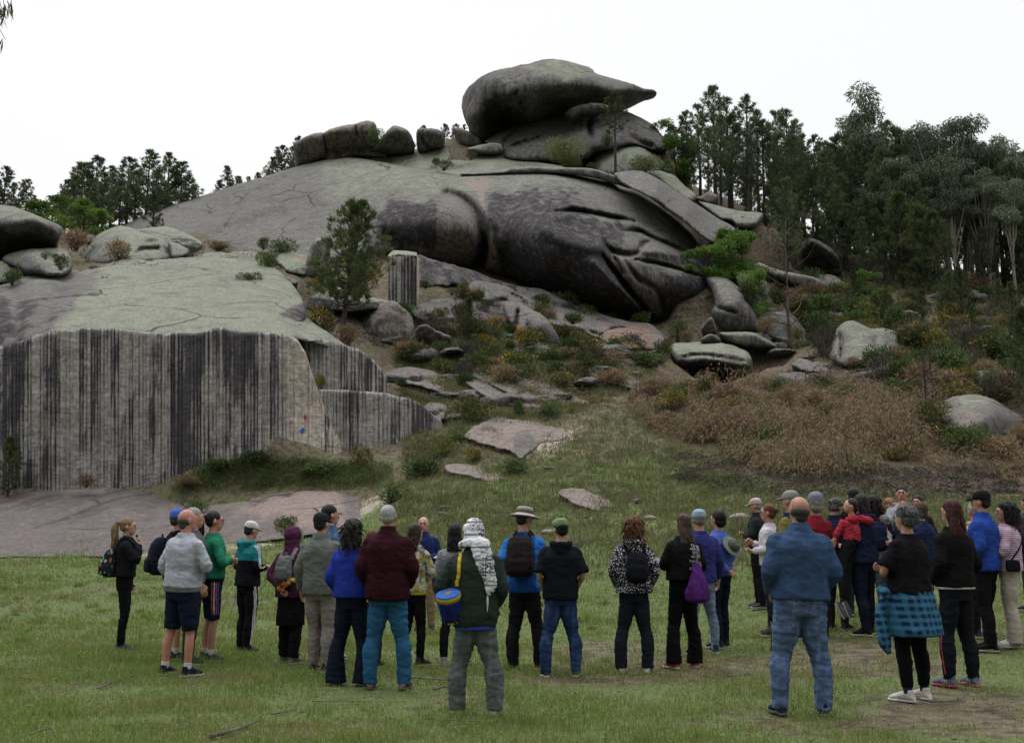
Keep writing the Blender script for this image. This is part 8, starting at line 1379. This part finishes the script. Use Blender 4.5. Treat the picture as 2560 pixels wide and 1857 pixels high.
for a in [('willow', 'P3', 705, 815, 390, 225, 'rounded yellow green shrub below the summit slab', 75.2), ('gorse', 'P3', 745, 845, 190, 95, 'gorse bush at the foot of the yellow green shrub', 74.6), ('willow', 'P3', 1210, 880, 300, 150, 'pale green shrub on the pale lichen covered boulder', 76.4), ('dull', 'P3', 880, 850, 90, 60, 'small dark bush right of the summit gorse', 75),
          ('green', 'P3', 970, 700, 100, 90, 'dark green shrub under the summit slab, behind the slender pine', 78), ('heath', 'P2', 1080, 850, 200, 70, 'reddish heather in the hollow above the dome', 75.5), ('green', 'P2', 1030, 815, 90, 50, 'small green tuft above the heather hollow', 77), ('heath', 'P2', 1260, 780, 130, 60, 'brown heather tuft on the pale green rock sheet', 78),
          ('green', 'P2', 620, 680, 150, 110, 'green shrub growing between two summit boulders', 78.5), ('green', 'P1', 1850, 1420, 230, 120, 'round green shrub behind the pale cut block', 56), ('green', 'P1', 1770, 1500, 160, 120, 'ivy green shrub left of the pale cut block', 53), ('green', 'P1', 1740, 1370, 110, 90, 'upper green shrub on the shelf', 57.5),
          ('dull', 'P1', 1640, 1600, 210, 95, 'low spiny bush on the green dome top', 49.5), ('dull', 'P1', 400, 1500, 160, 110, 'gorse bush in front of the elongated boulder', 46.5), ('gorse', 'P1', 300, 1440, 70, 50, 'small yellow gorse on the elongated boulder', 47.4), ('brown', 'P1', 500, 1370, 230, 150, 'brown leafless scrub left of the puckered boulder', 58), ('green', 'P1', 80, 1600, 160, 110, 'green fern clump at the left edge', 47),
          ('brown', 'P1', 780, 1440, 220, 140, 'reddish bare scrub in front of the puckered boulder', 54.5), ('brown', 'P1', 1440, 1385, 200, 70, 'reddish bare scrub on the shelf behind the dome top', 58.5), ('heath', 'P1', 1270, 1415, 110, 70, 'heather at the end of the shelf', 57),
          ('gorse', 'P6', 290, 640, 270, 230, 'large gorse bush left of the crooked pine trunk', 47.5), ('brown', 'P6', 450, 690, 170, 160, 'brown bracken at the foot of the crooked pine', 44), ('gorse', 'P6', 250, 320, 160, 100, 'gorse bush with yellow flowers above the long ledge block', 51), ('gorse', 'P6', 520, 340, 330, 250, 'gorse bushes behind the crooked pine', 49.8), ('dull', 'P6', 500, 380, 260, 110, 'dark scrub on the long ledge block', 49.6),
          ('green', 'P6', 960, 310, 110, 60, 'green patch beside the drilled pillar', 57.5), ('heath', 'P6', 1130, 355, 130, 45, 'mossy heather in the rock hollow', 56.6), ('green', 'P6', 1930, 540, 210, 75, 'dark green bush on the pale rock shelf', 56.5), ('gorse', 'P6', 270, 970, 100, 110, 'green tuft in the notch of the cut face', 38.8),
          ('gorse', 'P6', 1590, 890, 300, 180, 'gorse bush in full yellow flower in the middle of the slope', None), ('gorse', 'P6', 1410, 640, 220, 120, 'yellow flowering gorse above the full flowered one', None), ('gorse', 'P6', 1850, 970, 260, 120, 'gorse bush with yellow tips above the long whaleback', None), ('dull', 'P6', 1250, 620, 260, 170, 'dark scrub below the wide rock apron', None),
          ('dull', 'P6', 1050, 590, 220, 110, 'olive scrub right of the quarried block', None), ('green', 'P6', 1220, 960, 190, 110, 'green broom clump over the whaleback', None), ('green', 'P6', 850, 800, 170, 100, 'low green scrub beside the moss cushions', None), ('heath', 'P6', 1000, 780, 170, 80, 'dull heather beside the low green scrub', None), ('dull', 'P6', 1270, 1200, 330, 230, 'broad brownish gorse above the pale triangular slab', None),
          ('green', 'P6', 1570, 1160, 110, 130, 'dark green upright shrub, left of a pair beside the path', None), ('green', 'P6', 1770, 1160, 190, 110, 'rounded green shrub, right of a pair beside the path', None), ('gorse', 'P6', 1930, 1145, 80, 60, 'tiny dark bush on the path', None), ('gorse', 'P6', 1090, 1420, 150, 150, 'yellow gorse at the right end of the drilled wall', None), ('gorse', 'P6', 1285, 1460, 150, 110, 'bright yellow gorse below the pale triangular slab', None),
          ('green', 'P6', 1550, 1545, 230, 130, 'rounded green shrub by the sunken slab', None), ('green', 'P6', 960, 1560, 330, 150, 'broad green thicket at the right foot of the drilled wall', None), ('gorse', 'P6', 540, 1560, 170, 250, 'tall broom growing against the cut face', 36.4), ('green', 'P6', 1180, 1330, 150, 80, 'low green clump right of the drilled wall', None), ('green', 'P6', 800, 950, 110, 60, 'tuft of rushes on the pink rock shelf', 43.4), ('gorse', 'P6', 890, 1110, 110, 80, 'green creeper on the corner of the cut wall', 40.6),
          ('gorse', 'P7', 830, 790, 280, 170, 'gorse on the slope right of the dark ledge', None), ('brown', 'P7', 1000, 960, 280, 130, 'brown bracken clump above the pale rock hump', None), ('dull', 'P7', 1430, 650, 190, 150, 'flowering scrub against the foot of the dome', 59.5), ('brown', 'P7', 1500, 660, 110, 80, 'small brown clump against the foot of the dome', 58.8),
          ('green', 'P8', 450, 180, 220, 200, 'vivid green shrub beside the lichen spotted boulder', 61.5), ('gorse', 'P8', 780, 390, 110, 90, 'gorse at the end of the dark humped boulder', 61), ('green', 'P8', 900, 430, 260, 260, 'dark green thicket left of the upright brown boulder', None), ('green', 'P8', 960, 250, 330, 190, 'dark green thicket below the sloping dark boulder', None), ('brown', 'P8', 560, 340, 160, 110, 'brown scrub below the lichen spotted boulder', 59), ('brown', 'P8', 1140, 560, 110, 70, 'orange dead fern at the foot of the upright brown boulder', 48.6),
          ('green', 'P8', 1870, 1120, 300, 190, 'dark scrub in front of the round pinkish boulder', 32), ('brown', 'P8', 2100, 1160, 300, 160, 'straw brown clump in front of the round pinkish boulder', 31.5), ('dull', 'P8', 1650, 930, 300, 200, 'dark bush left of the round pinkish boulder', 35), ('brown', 'P8', 2250, 1080, 200, 160, 'bracken at the right edge', 32),
          ('green', 'P5', 1290, 1590, 170, 110, 'small bright bush on the sloping slab', 31.2), ('brown', 'P5', 570, 1400, 150, 85, 'reddish tuft at the foot of the drilled face', 36.2), ('green', 'P5', 1700, 1260, 330, 110, 'green bank growing against the drilled face', 36.9), ('green', 'P5', 1440, 1300, 260, 90, 'lower left part of the green bank', 36.6), ('green', 'P5', 2100, 1330, 330, 90, 'right part of the green bank by the painted stars', 36.3), ('brown', 'P5', 1230, 1390, 220, 70, 'grassy tuft at the left end of the green bank', 36.2),
          ('dull', 'D', 632, 1178, 70, 48, 'grey green bush between the slab and the grass', 28.5), ('green', 'D', 868, 1112, 75, 45, 'green clump on the grass right of the slab', None), ('green', 'D', 740, 1160, 60, 30, 'low tuft at the edge of the pale gravel', None)]:
    shrub(*a)
FOLK = ['gorse bush scattered on the upper right slope, one of many alike', 'green shrub scattered on the upper right slope, one of many alike', 'brown clump scattered on the upper right slope, one of many alike']
cnt = 0
regs = [([(1700, 640), (2268, 640), (2268, 900), (2050, 900), (2000, 860), (1850, 800), (1750, 780)], 155, ['dull', 'green', 'gorse', 'brown', 'heath', 'green', 'green']), ([(860, 700), (1100, 640), (1450, 730), (1480, 800), (1330, 860), (1000, 850), (880, 800)], 125, ['dull', 'green', 'heath', 'green', 'dull', 'brown', 'gorse']), ([(1600, 600), (1850, 640), (1950, 740), (1800, 760), (1700, 700)], 44, ['green', 'dull', 'brown', 'green'])]
for poly, n, kinds in regs:
    pq = np.array(poly, float); pts = []
    while len(pts) < n:
        c = RS.uniform(pq.min(0), pq.max(0), (n * 3, 2)); pts += list(c[inside(c, pq)])
    pts = np.array(pts[:n]) / 0.88594; Pw, okk = hit(pts[:, 0], pts[:, 1], 30)
    for (x, y, z), o_ in zip(Pw, okk):
        if not o_: continue
        kd = kinds[RS.randint(len(kinds))]; w_ = RS.uniform(.9, 2.2); lab = FOLK[0 if kd in ('gorse', 'dull') else 1 if kd == 'green' else 2]
        if poly is regs[1][0]: lab = lab.replace('upper right', 'middle'); w_ *= .8
        o = place(SH[kd][RS.randint(len(SH[kd]))], x, y, z - .05, 1, RS.uniform(0, 6.28), lab, 'shrub', 'shrubs scattered on the slope'); o.scale = (w_, w_, w_ * RS.uniform(.6, 1.1))
for k, (u, v) in enumerate([(1500, 900), (1480, 950), (1560, 880), (1640, 905), (1720, 880), (1800, 900), (1530, 870), (1580, 920), (1690, 940), (1740, 910), (1820, 870), (1900, 930), (1980, 880), (1610, 890), (1880, 970), (1490, 910), (1880, 880), (1960, 900), (2040, 880), (1600, 960), (1700, 985), (1780, 950), (1860, 1000), (1940, 960), (2020, 960), (1540, 930), (1660, 1020), (1990, 1020), (1760, 1040), (1450, 880), (1830, 940), (2060, 930)]):
    kd = ['green', 'brown', 'dull', 'gorse'][k % 4]; shrub(kd, 'D', u, v, RS.uniform(45, 90), RS.uniform(30, 62), {'green': 'green shrub', 'brown': 'tall brown frond clump', 'dull': 'olive gorse bush', 'gorse': 'gorse bush with yellow specks'}[kd] + ' standing in the brown bracken', None, 'shrubs standing in the bracken')
def scatter(poly, n, dmin=12, pan='D'):
    pq = np.array(poly, float); pts = np.zeros((0, 2))
    while len(pts) < n: c = RS.uniform(pq.min(0), pq.max(0), (n * 2, 2)); pts = np.vstack([pts, c[inside(c, pq)]])
    pts = pts[:n] / 0.88594; Pw, okk = hit(pts[:, 0], pts[:, 1], dmin); return Pw[okk]
def fronds(Pw, rs, nl, hgt, spread, ll, lw, droop=.3):
    n = len(Pw); k = rs.uniform(.4, 1.3, n) * (.75 + 1.1 * np.clip(fbm(Pw, .45, 77, 3) * 1.6, -.4, .8)); B = np.repeat(Pw, nl, 0); kk = np.repeat(k, nl)[:, None]
    a = rs.uniform(0, 2 * PI, n * nl); r = rs.uniform(0, 1, n * nl) ** .6; z = rs.uniform(0, 1, n * nl)
    o = np.c_[np.cos(a) * r * spread, np.sin(a) * r * spread, (1 - r * r * .8) * z * hgt]; D = unit(np.c_[np.cos(a) * .8, np.sin(a) * .8, rs.uniform(-.3, 1.0, n * nl)] + rs.normal(0, .35, (n * nl, 3)))
    return leaves(B + o * kk, D, ll * rs.uniform(.5, 1.3, n * nl), lw, rs, droop, np.clip(np.repeat(rs.uniform(0, .6, n), nl) + rs.uniform(-.1, .45, n * nl), 0, 1))
br_poly = [(1400, 860), (1480, 850), (1700, 850), (1900, 860), (2080, 880), (2090, 960), (2000, 1020), (1920, 1050), (1780, 1070), (1680, 1040), (1560, 990), (1450, 950), (1400, 910)]
bp_ = scatter(br_poly, 2000); bp_ = bp_[fbm(bp_, .7, 88, 3) > -.16]; st = [fronds(bp_, RS, 75, .9, .5, .19, .036, .7), fronds(scatter([(2050, 850), (2268, 880), (2268, 1080), (2150, 1060), (2000, 1010)], 160), RS, 45, .5, .4, .22, .03), fronds(scatter([(1100, 800), (1400, 850), (1400, 900), (1150, 900)], 90), RS, 45, .4, .35, .2, .03)]
tag(foliage('bracken', st, M_BRACK), 'dense dead brown bracken covering the slope right of the path', 'bracken', kind='stuff')
st = [fronds(scatter([(1500, 1000), (1800, 1050), (2268, 1030), (2268, 1110), (1700, 1110), (1480, 1060)], 420), RS, 45, .28, .35, .14, .018), fronds(scatter([(1850, 760), (2268, 780), (2268, 880), (1900, 870), (1700, 860)], 260), RS, 45, .5, .5, .2, .03)]
tag(foliage('heather', st, M_HEATH), 'purple grey heather covering the ground below the bracken', 'heather', kind='stuff')
def small_rock(i):
    V, Fc = ell((0, 0, 0), (.5, .42, .30), 20, 14); V = np.sign(V) * np.abs(V) ** .8 * .9; V = V * (1 + .75 * fbm(V, 2.6, 40 + i, 4) + .15 * fbm(V, 9, 50 + i, 2))[:, None]; V[:, 2] += .08; M = np.tile([.15 + .1 * (i % 2), .15, .35 if i % 2 else .1, 1.0], (len(V), 1)); me = mesh_np('boulder', V, Fc, M_ROCK, {'mask': M}); return link('boulder', me)
KR = [small_rock(i) for i in range(5)]
for poly, n, s0, s1, lab in [([(860, 760), (1000, 700), (1450, 740), (1440, 850), (1150, 900), (1000, 960), (900, 880)], 48, .3, 1.2, 'small half buried stone on the middle slope, one of many alike'), ([(1700, 640), (2200, 660), (2150, 860), (1750, 800)], 26, .5, 1.7, 'half buried boulder on the upper right slope, one of many alike'), ([(1600, 690), (1850, 690), (1900, 790), (1700, 800)], 14, .5, 1.5, 'boulder at the foot of the right flank, one of many alike'), ([(880, 1060), (1350, 1000), (1500, 1150), (950, 1160)], 26, .08, .28, 'little stone on the grassy slope, one of many alike')]:
    for x, y, z in scatter(poly, n, 24):
        w_ = RS.uniform(s0, s1); o = place(KR[RS.randint(5)], x, y, z - .06 * w_, w_, RS.uniform(0, 6.28), lab, 'boulder', 'stones scattered on the slopes'); o.scale = (w_ * RS.uniform(1, 1.9), w_, w_ * RS.uniform(.4, .8))
st = [fronds(scatter([(860, 690), (1450, 740), (1440, 860), (1300, 880), (1100, 860), (880, 790)], 420), RS, 40, .35, .4, .16, .022), fronds(scatter([(1380, 860), (2080, 870), (2060, 1000), (1700, 1050), (1440, 960)], 150), RS, 40, .8, .4, .2, .03), fronds(scatter([(1600, 560), (2268, 640), (2268, 860), (1900, 830), (1700, 760)], 520), RS, 40, .7, .7, .26, .045),
      fronds(scatter([(380, 1075), (480, 1020), (640, 1015), (860, 1040), (850, 1070), (700, 1075), (500, 1080)], 300), RS, 40, .22, .3, .12, .018), fronds(scatter([(880, 870), (1050, 850), (1150, 900), (1000, 960), (900, 1040)], 90), RS, 40, .3, .35, .14, .02)]
tag(foliage('undergrowth', st, M_GREEN), 'green undergrowth of broom and brambles between the rocks', 'undergrowth', kind='stuff')
def blades(Pw, rs, h, w, lean=.5, tone=None):
    n = len(Pw); a = rs.uniform(0, 2 * PI, n); side = np.c_[np.cos(a), np.sin(a), 0 * a]; b = rs.uniform(0, 2 * PI, n); ln = rs.uniform(0, lean, n)
    h = np.broadcast_to(h, n)[:, None]; w = np.broadcast_to(w, n)[:, None]; D = unit(np.c_[np.cos(b) * ln, np.sin(b) * ln, np.ones(n)]); m_ = Pw + D * h * .55; tip = Pw + D * h + np.c_[np.cos(b), np.sin(b), -.6 + 0 * b] * h * ln[:, None] * .55
    V = np.stack([Pw - side * w / 2 - (0, 0, .01), Pw + side * w / 2 - (0, 0, .01), m_ + side * w * .35, tip, m_ - side * w * .35], 1).reshape(-1, 3); i0 = np.arange(n)[:, None] * 5
    return V, np.concatenate([i0 + np.array([[0, 1, 2, 4]])], 0), i0 + np.array([[4, 2, 3]]), np.repeat(rs.uniform(0, 1, n) if tone is None else tone, 5)
Vs, Qs, Ts, To, o_ = [], [], [], [], 0
def add_bl(x, y, h, w, lean=.5, tone=None):
    global o_
    P_ = np.c_[x, y, TH(x, y)]; V, q, t, tn = blades(P_, RS, h, w, lean, tone); Vs.append(V); Qs.append(q + o_); Ts.append(t + o_); To.append(tn); o_ += len(V)
for y0, y1, den, hh, ww in [(7.4, 10, 2300, .060, .0055), (10, 13.5, 1500, .062, .007), (13.5, 18, 900, .065, .010), (18, 25, 460, .07, .015), (25, 36, 190, .08, .024)]:
    area = (y1 - y0) * (.96 * (y0 + y1) / 2 + 2); n = int(area * den); y = RS.uniform(y0, y1, n); x = RS.uniform(-1, 1, n) * (.48 * y + 1)
    g_ = gmask_at(x, y)[:, 0] - gmask_at(x, y)[:, 1] * .9; P3_ = np.c_[x, y, 0 * x]; pn = fbm(P3_, .8, 7, 4) * 1.0 + fbm(P3_, 3.2, 9, 3) * .7
    side = (x / (.48 * y)); lush = np.clip(.35 - .45 * side + pn, -.6, 1.2)      # lusher at left, thin and trodden at right
    keep = RS.uniform(0, 1, n) < np.clip(.35 + g_ * .5 + pn * .9 - .20 * side, .05, 1); x, y, lu = x[keep], y[keep], lush[keep]
    add_bl(x, y, 1.18 * hh * RS.uniform(.4, 1.45, len(x)) * (.65 + .55 * np.clip(lu, 0, 1.2)), ww, .9, np.clip(RS.uniform(0, 1, len(x)) * .75 + .12 + (RS.uniform(0, 1, len(x)) < np.clip(.14 - .2 * lu, .02, .4)) * .8, 0, 1))
n = 420; y = RS.uniform(7.6, 26, n) ** 1.0; x = RS.uniform(-1, 1, n) * (.48 * y + 1); kp = (fbm(np.c_[x, y, 0 * x], .5, 21, 3) - .35 * x / (.48 * y)) > .02; x, y = x[kp], y[kp]
m = 46; R_ = np.repeat(RS.uniform(.06, .17, len(x)), m); a = RS.uniform(0, 2 * PI, len(R_)); rr = R_ * np.sqrt(RS.uniform(0, 1, len(R_))); add_bl(np.repeat(x, m) + np.cos(a) * rr, np.repeat(y, m) + np.sin(a) * rr, R_ * 1.25 * RS.uniform(.5, 1.2, len(R_)), .006 * np.maximum(1, np.repeat(y, m) / 11), .8, RS.uniform(.0, .75, len(R_)))
V = np.vstack(Vs); me = mesh_np('grass', V, [np.vstack(Qs), np.vstack(Ts)], M_GRASS, {'tone': np.concatenate(To)}, smooth=False)
tag(link('grass', me), 'short green grass of the clearing, patchy where people stand', 'grass', kind='stuff')
st = [fronds(scatter([(1450, 700), (1620, 640), (1660, 760), (1480, 770)], 130), RS, 40, .35, .4, .16, .025), fronds(scatter([(80, 560), (700, 560), (700, 610), (200, 625)], 150), RS, 40, .3, .4, .16, .025), fronds(scatter([(650, 600), (870, 690), (860, 780), (700, 720)], 120), RS, 40, .3, .35, .14, .022)]
tag(foliage('low_scrub', st, M_HEATH), 'brown and olive low scrub on the soil shelves between rocks', 'scrub', kind='stuff')
x = RS.uniform(-1, 1, 5200); y = 7.5 + 18 * RS.uniform(0, 1, 5200) ** 1.3; x = x * (.48 * y + 1); P_ = np.c_[x, y, TH(x, y) + RS.uniform(.005, .05, len(x))]; D = unit(RS.normal(size=(len(x), 3)) * np.array([1, 1, .2])); V, Fq, T = leaves(P_, D, RS.uniform(.02, .075, len(x)), .014, RS)
tag(link('leaf_litter', mesh_np('leaf_litter', V, Fq, M_BRACK, {'tone': T}, smooth=False)), 'dry fallen leaves strewn through the grass of the clearing', 'leaf litter', kind='stuff')
Vs, Qs, Ts, To, o_ = [], [], [], [], 0
Pw = scatter([(860, 1180), (900, 1040), (1000, 960), (1100, 900), (1300, 880), (1420, 900), (1520, 1000), (1700, 1080), (2268, 1110), (2268, 1250), (1500, 1300), (820, 1300)], 11000); pv_ = project(Pw)[1] * .88594; Pw = Pw[RS.uniform(0, 1, len(Pw)) < np.clip((1290 - pv_) / 150, 0, 1)]; Pw = Pw[RS.uniform(0, 1, len(Pw)) < (.75 - gmask_at(Pw[:, 0], Pw[:, 1])[:, 1])]
m = 9; B = np.repeat(Pw, m, 0) + RS.normal(0, .10, (len(Pw) * m, 3)); add_bl(B[:, 0], B[:, 1], RS.uniform(.08, .24, len(B)), .022, 1.0, np.clip(np.repeat(RS.uniform(0, .7, len(Pw)), m) + RS.uniform(0, .3, len(B)), 0, 1))
Pw = scatter([(860, 700), (1450, 740), (1440, 860), (1300, 900), (1050, 980), (900, 1040), (880, 800)], 3500); m = 9; B = np.repeat(Pw, m, 0) + RS.normal(0, .13, (len(Pw) * m, 3)); add_bl(B[:, 0], B[:, 1], RS.uniform(.10, .28, len(B)), .03, 1.0)
Pw = scatter([(380, 1080), (480, 1015), (860, 1030), (880, 1080), (700, 1080), (520, 1085)], 1600); m = 8; B = np.repeat(Pw, m, 0) + RS.normal(0, .10, (len(Pw) * m, 3)); add_bl(B[:, 0], B[:, 1], RS.uniform(.06, .18, len(B)), .02, 1.0)
V = np.vstack(Vs); me = mesh_np('slope_grass', V, [np.vstack(Qs), np.vstack(Ts)], M_DRY, {'tone': np.concatenate(To)}, smooth=False)
tag(link('slope_grass', me), 'straw and green grass growing up the slope behind the crowd', 'grass', kind='stuff')
def lying(name, label, cat, pts, r, mat, group, n=6):
    W_ = [hit([u / 0.88594], [v / 0.88594], 6)[0][0] for u, v in pts]; W_ = np.array(W_); W_[:, 2] += r * .6 + .02; o = W_.mean(0); rad = [r * (1 - .55 * i / max(1, len(W_) - 1)) for i in range(len(W_))]
    V, Fc = tube(W_ - o, rad, up=(0, 0, 1), n=n, sub=4); tag(link(name, mesh_np(name, V, Fc, mat), None, tuple(o)), label, cat, group)
SG_ = 'sticks lying on the grass'
for lab, pts, r in [('long straight grey stick on the grass at lower left', [(215, 1530), (270, 1508), (330, 1492)], .010), ('thin stick lying left of the bald man in grey', [(40, 1500), (120, 1487), (225, 1492)], .006), ('thick pale broken branch at the bottom edge', [(465, 1640), (520, 1625), (572, 1604)], .020), ('curved thin branch at the bottom left', [(250, 1615), (310, 1608), (420, 1612)], .007), ('crossing twigs near the bottom left', [(380, 1625), (410, 1615), (430, 1600)], .008),
                    ('dark bent stick at the bottom left corner', [(40, 1640), (112, 1620), (125, 1640)], .009), ('dark branch on the grass beside the chequered scarf person', [(895, 1502), (940, 1508), (1010, 1512)], .014), ('forked dark branch behind the grey jeans', [(960, 1532), (990, 1526), (1060, 1520)], .012), ('thin twig between the two front figures', [(1270, 1510), (1320, 1508), (1380, 1512)], .006), ('thin stick at bottom centre', [(950, 1598), (1030, 1602), (1130, 1606)], .007),
                    ('pale stick at bottom centre right', [(1200, 1588), (1250, 1586), (1300, 1582)], .007), ('short stick left of the big man in blue', [(1610, 1502), (1640, 1500), (1668, 1494)], .008), ('curved stick at lower right', [(2060, 1560), (2120, 1556), (2146, 1534)], .008), ('thin stick at the lower right corner', [(2180, 1578), (2210, 1568), (2250, 1572)], .006), ('upright dry twig left of centre bottom', [(450, 1612), (456, 1598), (462, 1585)], .006), ('dark twigs in front of the navy trousers', [(600, 1588), (640, 1578), (660, 1560)], .008), ('long thin stick right of the dark twigs', [(690, 1558), (760, 1558), (900, 1560)], .006)]:
    lying('fallen_stick', lab, 'stick', pts, r, M_TWIG, SG_)
def stone(u, v, wpx, label, d=None, col=(.30, .27, .24)):
    P_ = hit([u / 0.88594], [v / 0.88594], 6)[0][0]; w_ = wpx / 0.88594 / F * P_[1]; rs = np.random.RandomState(int(u)); V, Fc = ell((0, 0, 0), (w_ / 2, w_ / 2.4, w_ / 5), 12, 8); V = V * (1 + .25 * fbm(V, 3 / w_, int(v), 3))[:, None]; V[:, 2] += w_ * .10
    tag(link('stone', mesh_np('stone', V, Fc, STM), None, tuple(P_)), label, 'stone', 'small stones in the grass')
STM = plain('pale stone', (.24, .21, .18), .95, .1, .35, 9)
for a in [(900, 1528, 14, 'small tan stone on the grass near the navy trousers'), (1215, 1182, 36, 'pale stone on the slope above the green flat cap'), (1440, 1150, 30, 'pale stone on the slope left of the leaf print jacket'), (1700, 1135, 40, 'pink stone slab end on the slope'), (1640, 1150, 46, 'pale pinkish stone on the slope above the black haired woman'), (1010, 1205, 26, 'pale stone right of the speaker')]: stone(*a)
rs = np.random.RandomState(5); r_ = empty('eucalyptus_branch', tuple(unproj(-40, -60, 9.0)), label='drooping eucalyptus twig with sickle leaves at the top left corner', cat='branch'); o3 = np.array(r_.location); tw = []; lf = []
for (u0, v0, u1, v1) in [(-40, -60, 10, 45), (-20, -80, 12, 30), (0, -60, 32, 30), (-60, 20, 14, 100), (-40, -40, 2, 50)]:
    a = unproj(u0, v0, 9.0) - o3; b = unproj(u1, v1, 9.0 + rs.uniform(-.3, .3)) - o3; tw.append(tube([a, (a + b) / 2 + (0.02, 0, .03), b], [.006, .004, .002], n=5)); m = 11
    B = b + (a - b) * rs.uniform(0, .35, (m, 1)) + rs.normal(0, .012, (m, 3)); D = unit(rs.normal(0, .28, (m, 3)) + (0.05, 0, -1)); lf.append(leaves(B, D, rs.uniform(.07, .15, m), .016, rs))
V, Fc = join(tw); link('twig', mesh_np('twig', V, Fc, M_BARK), r_); foliage('leaves', lf, M_PINE, r_)
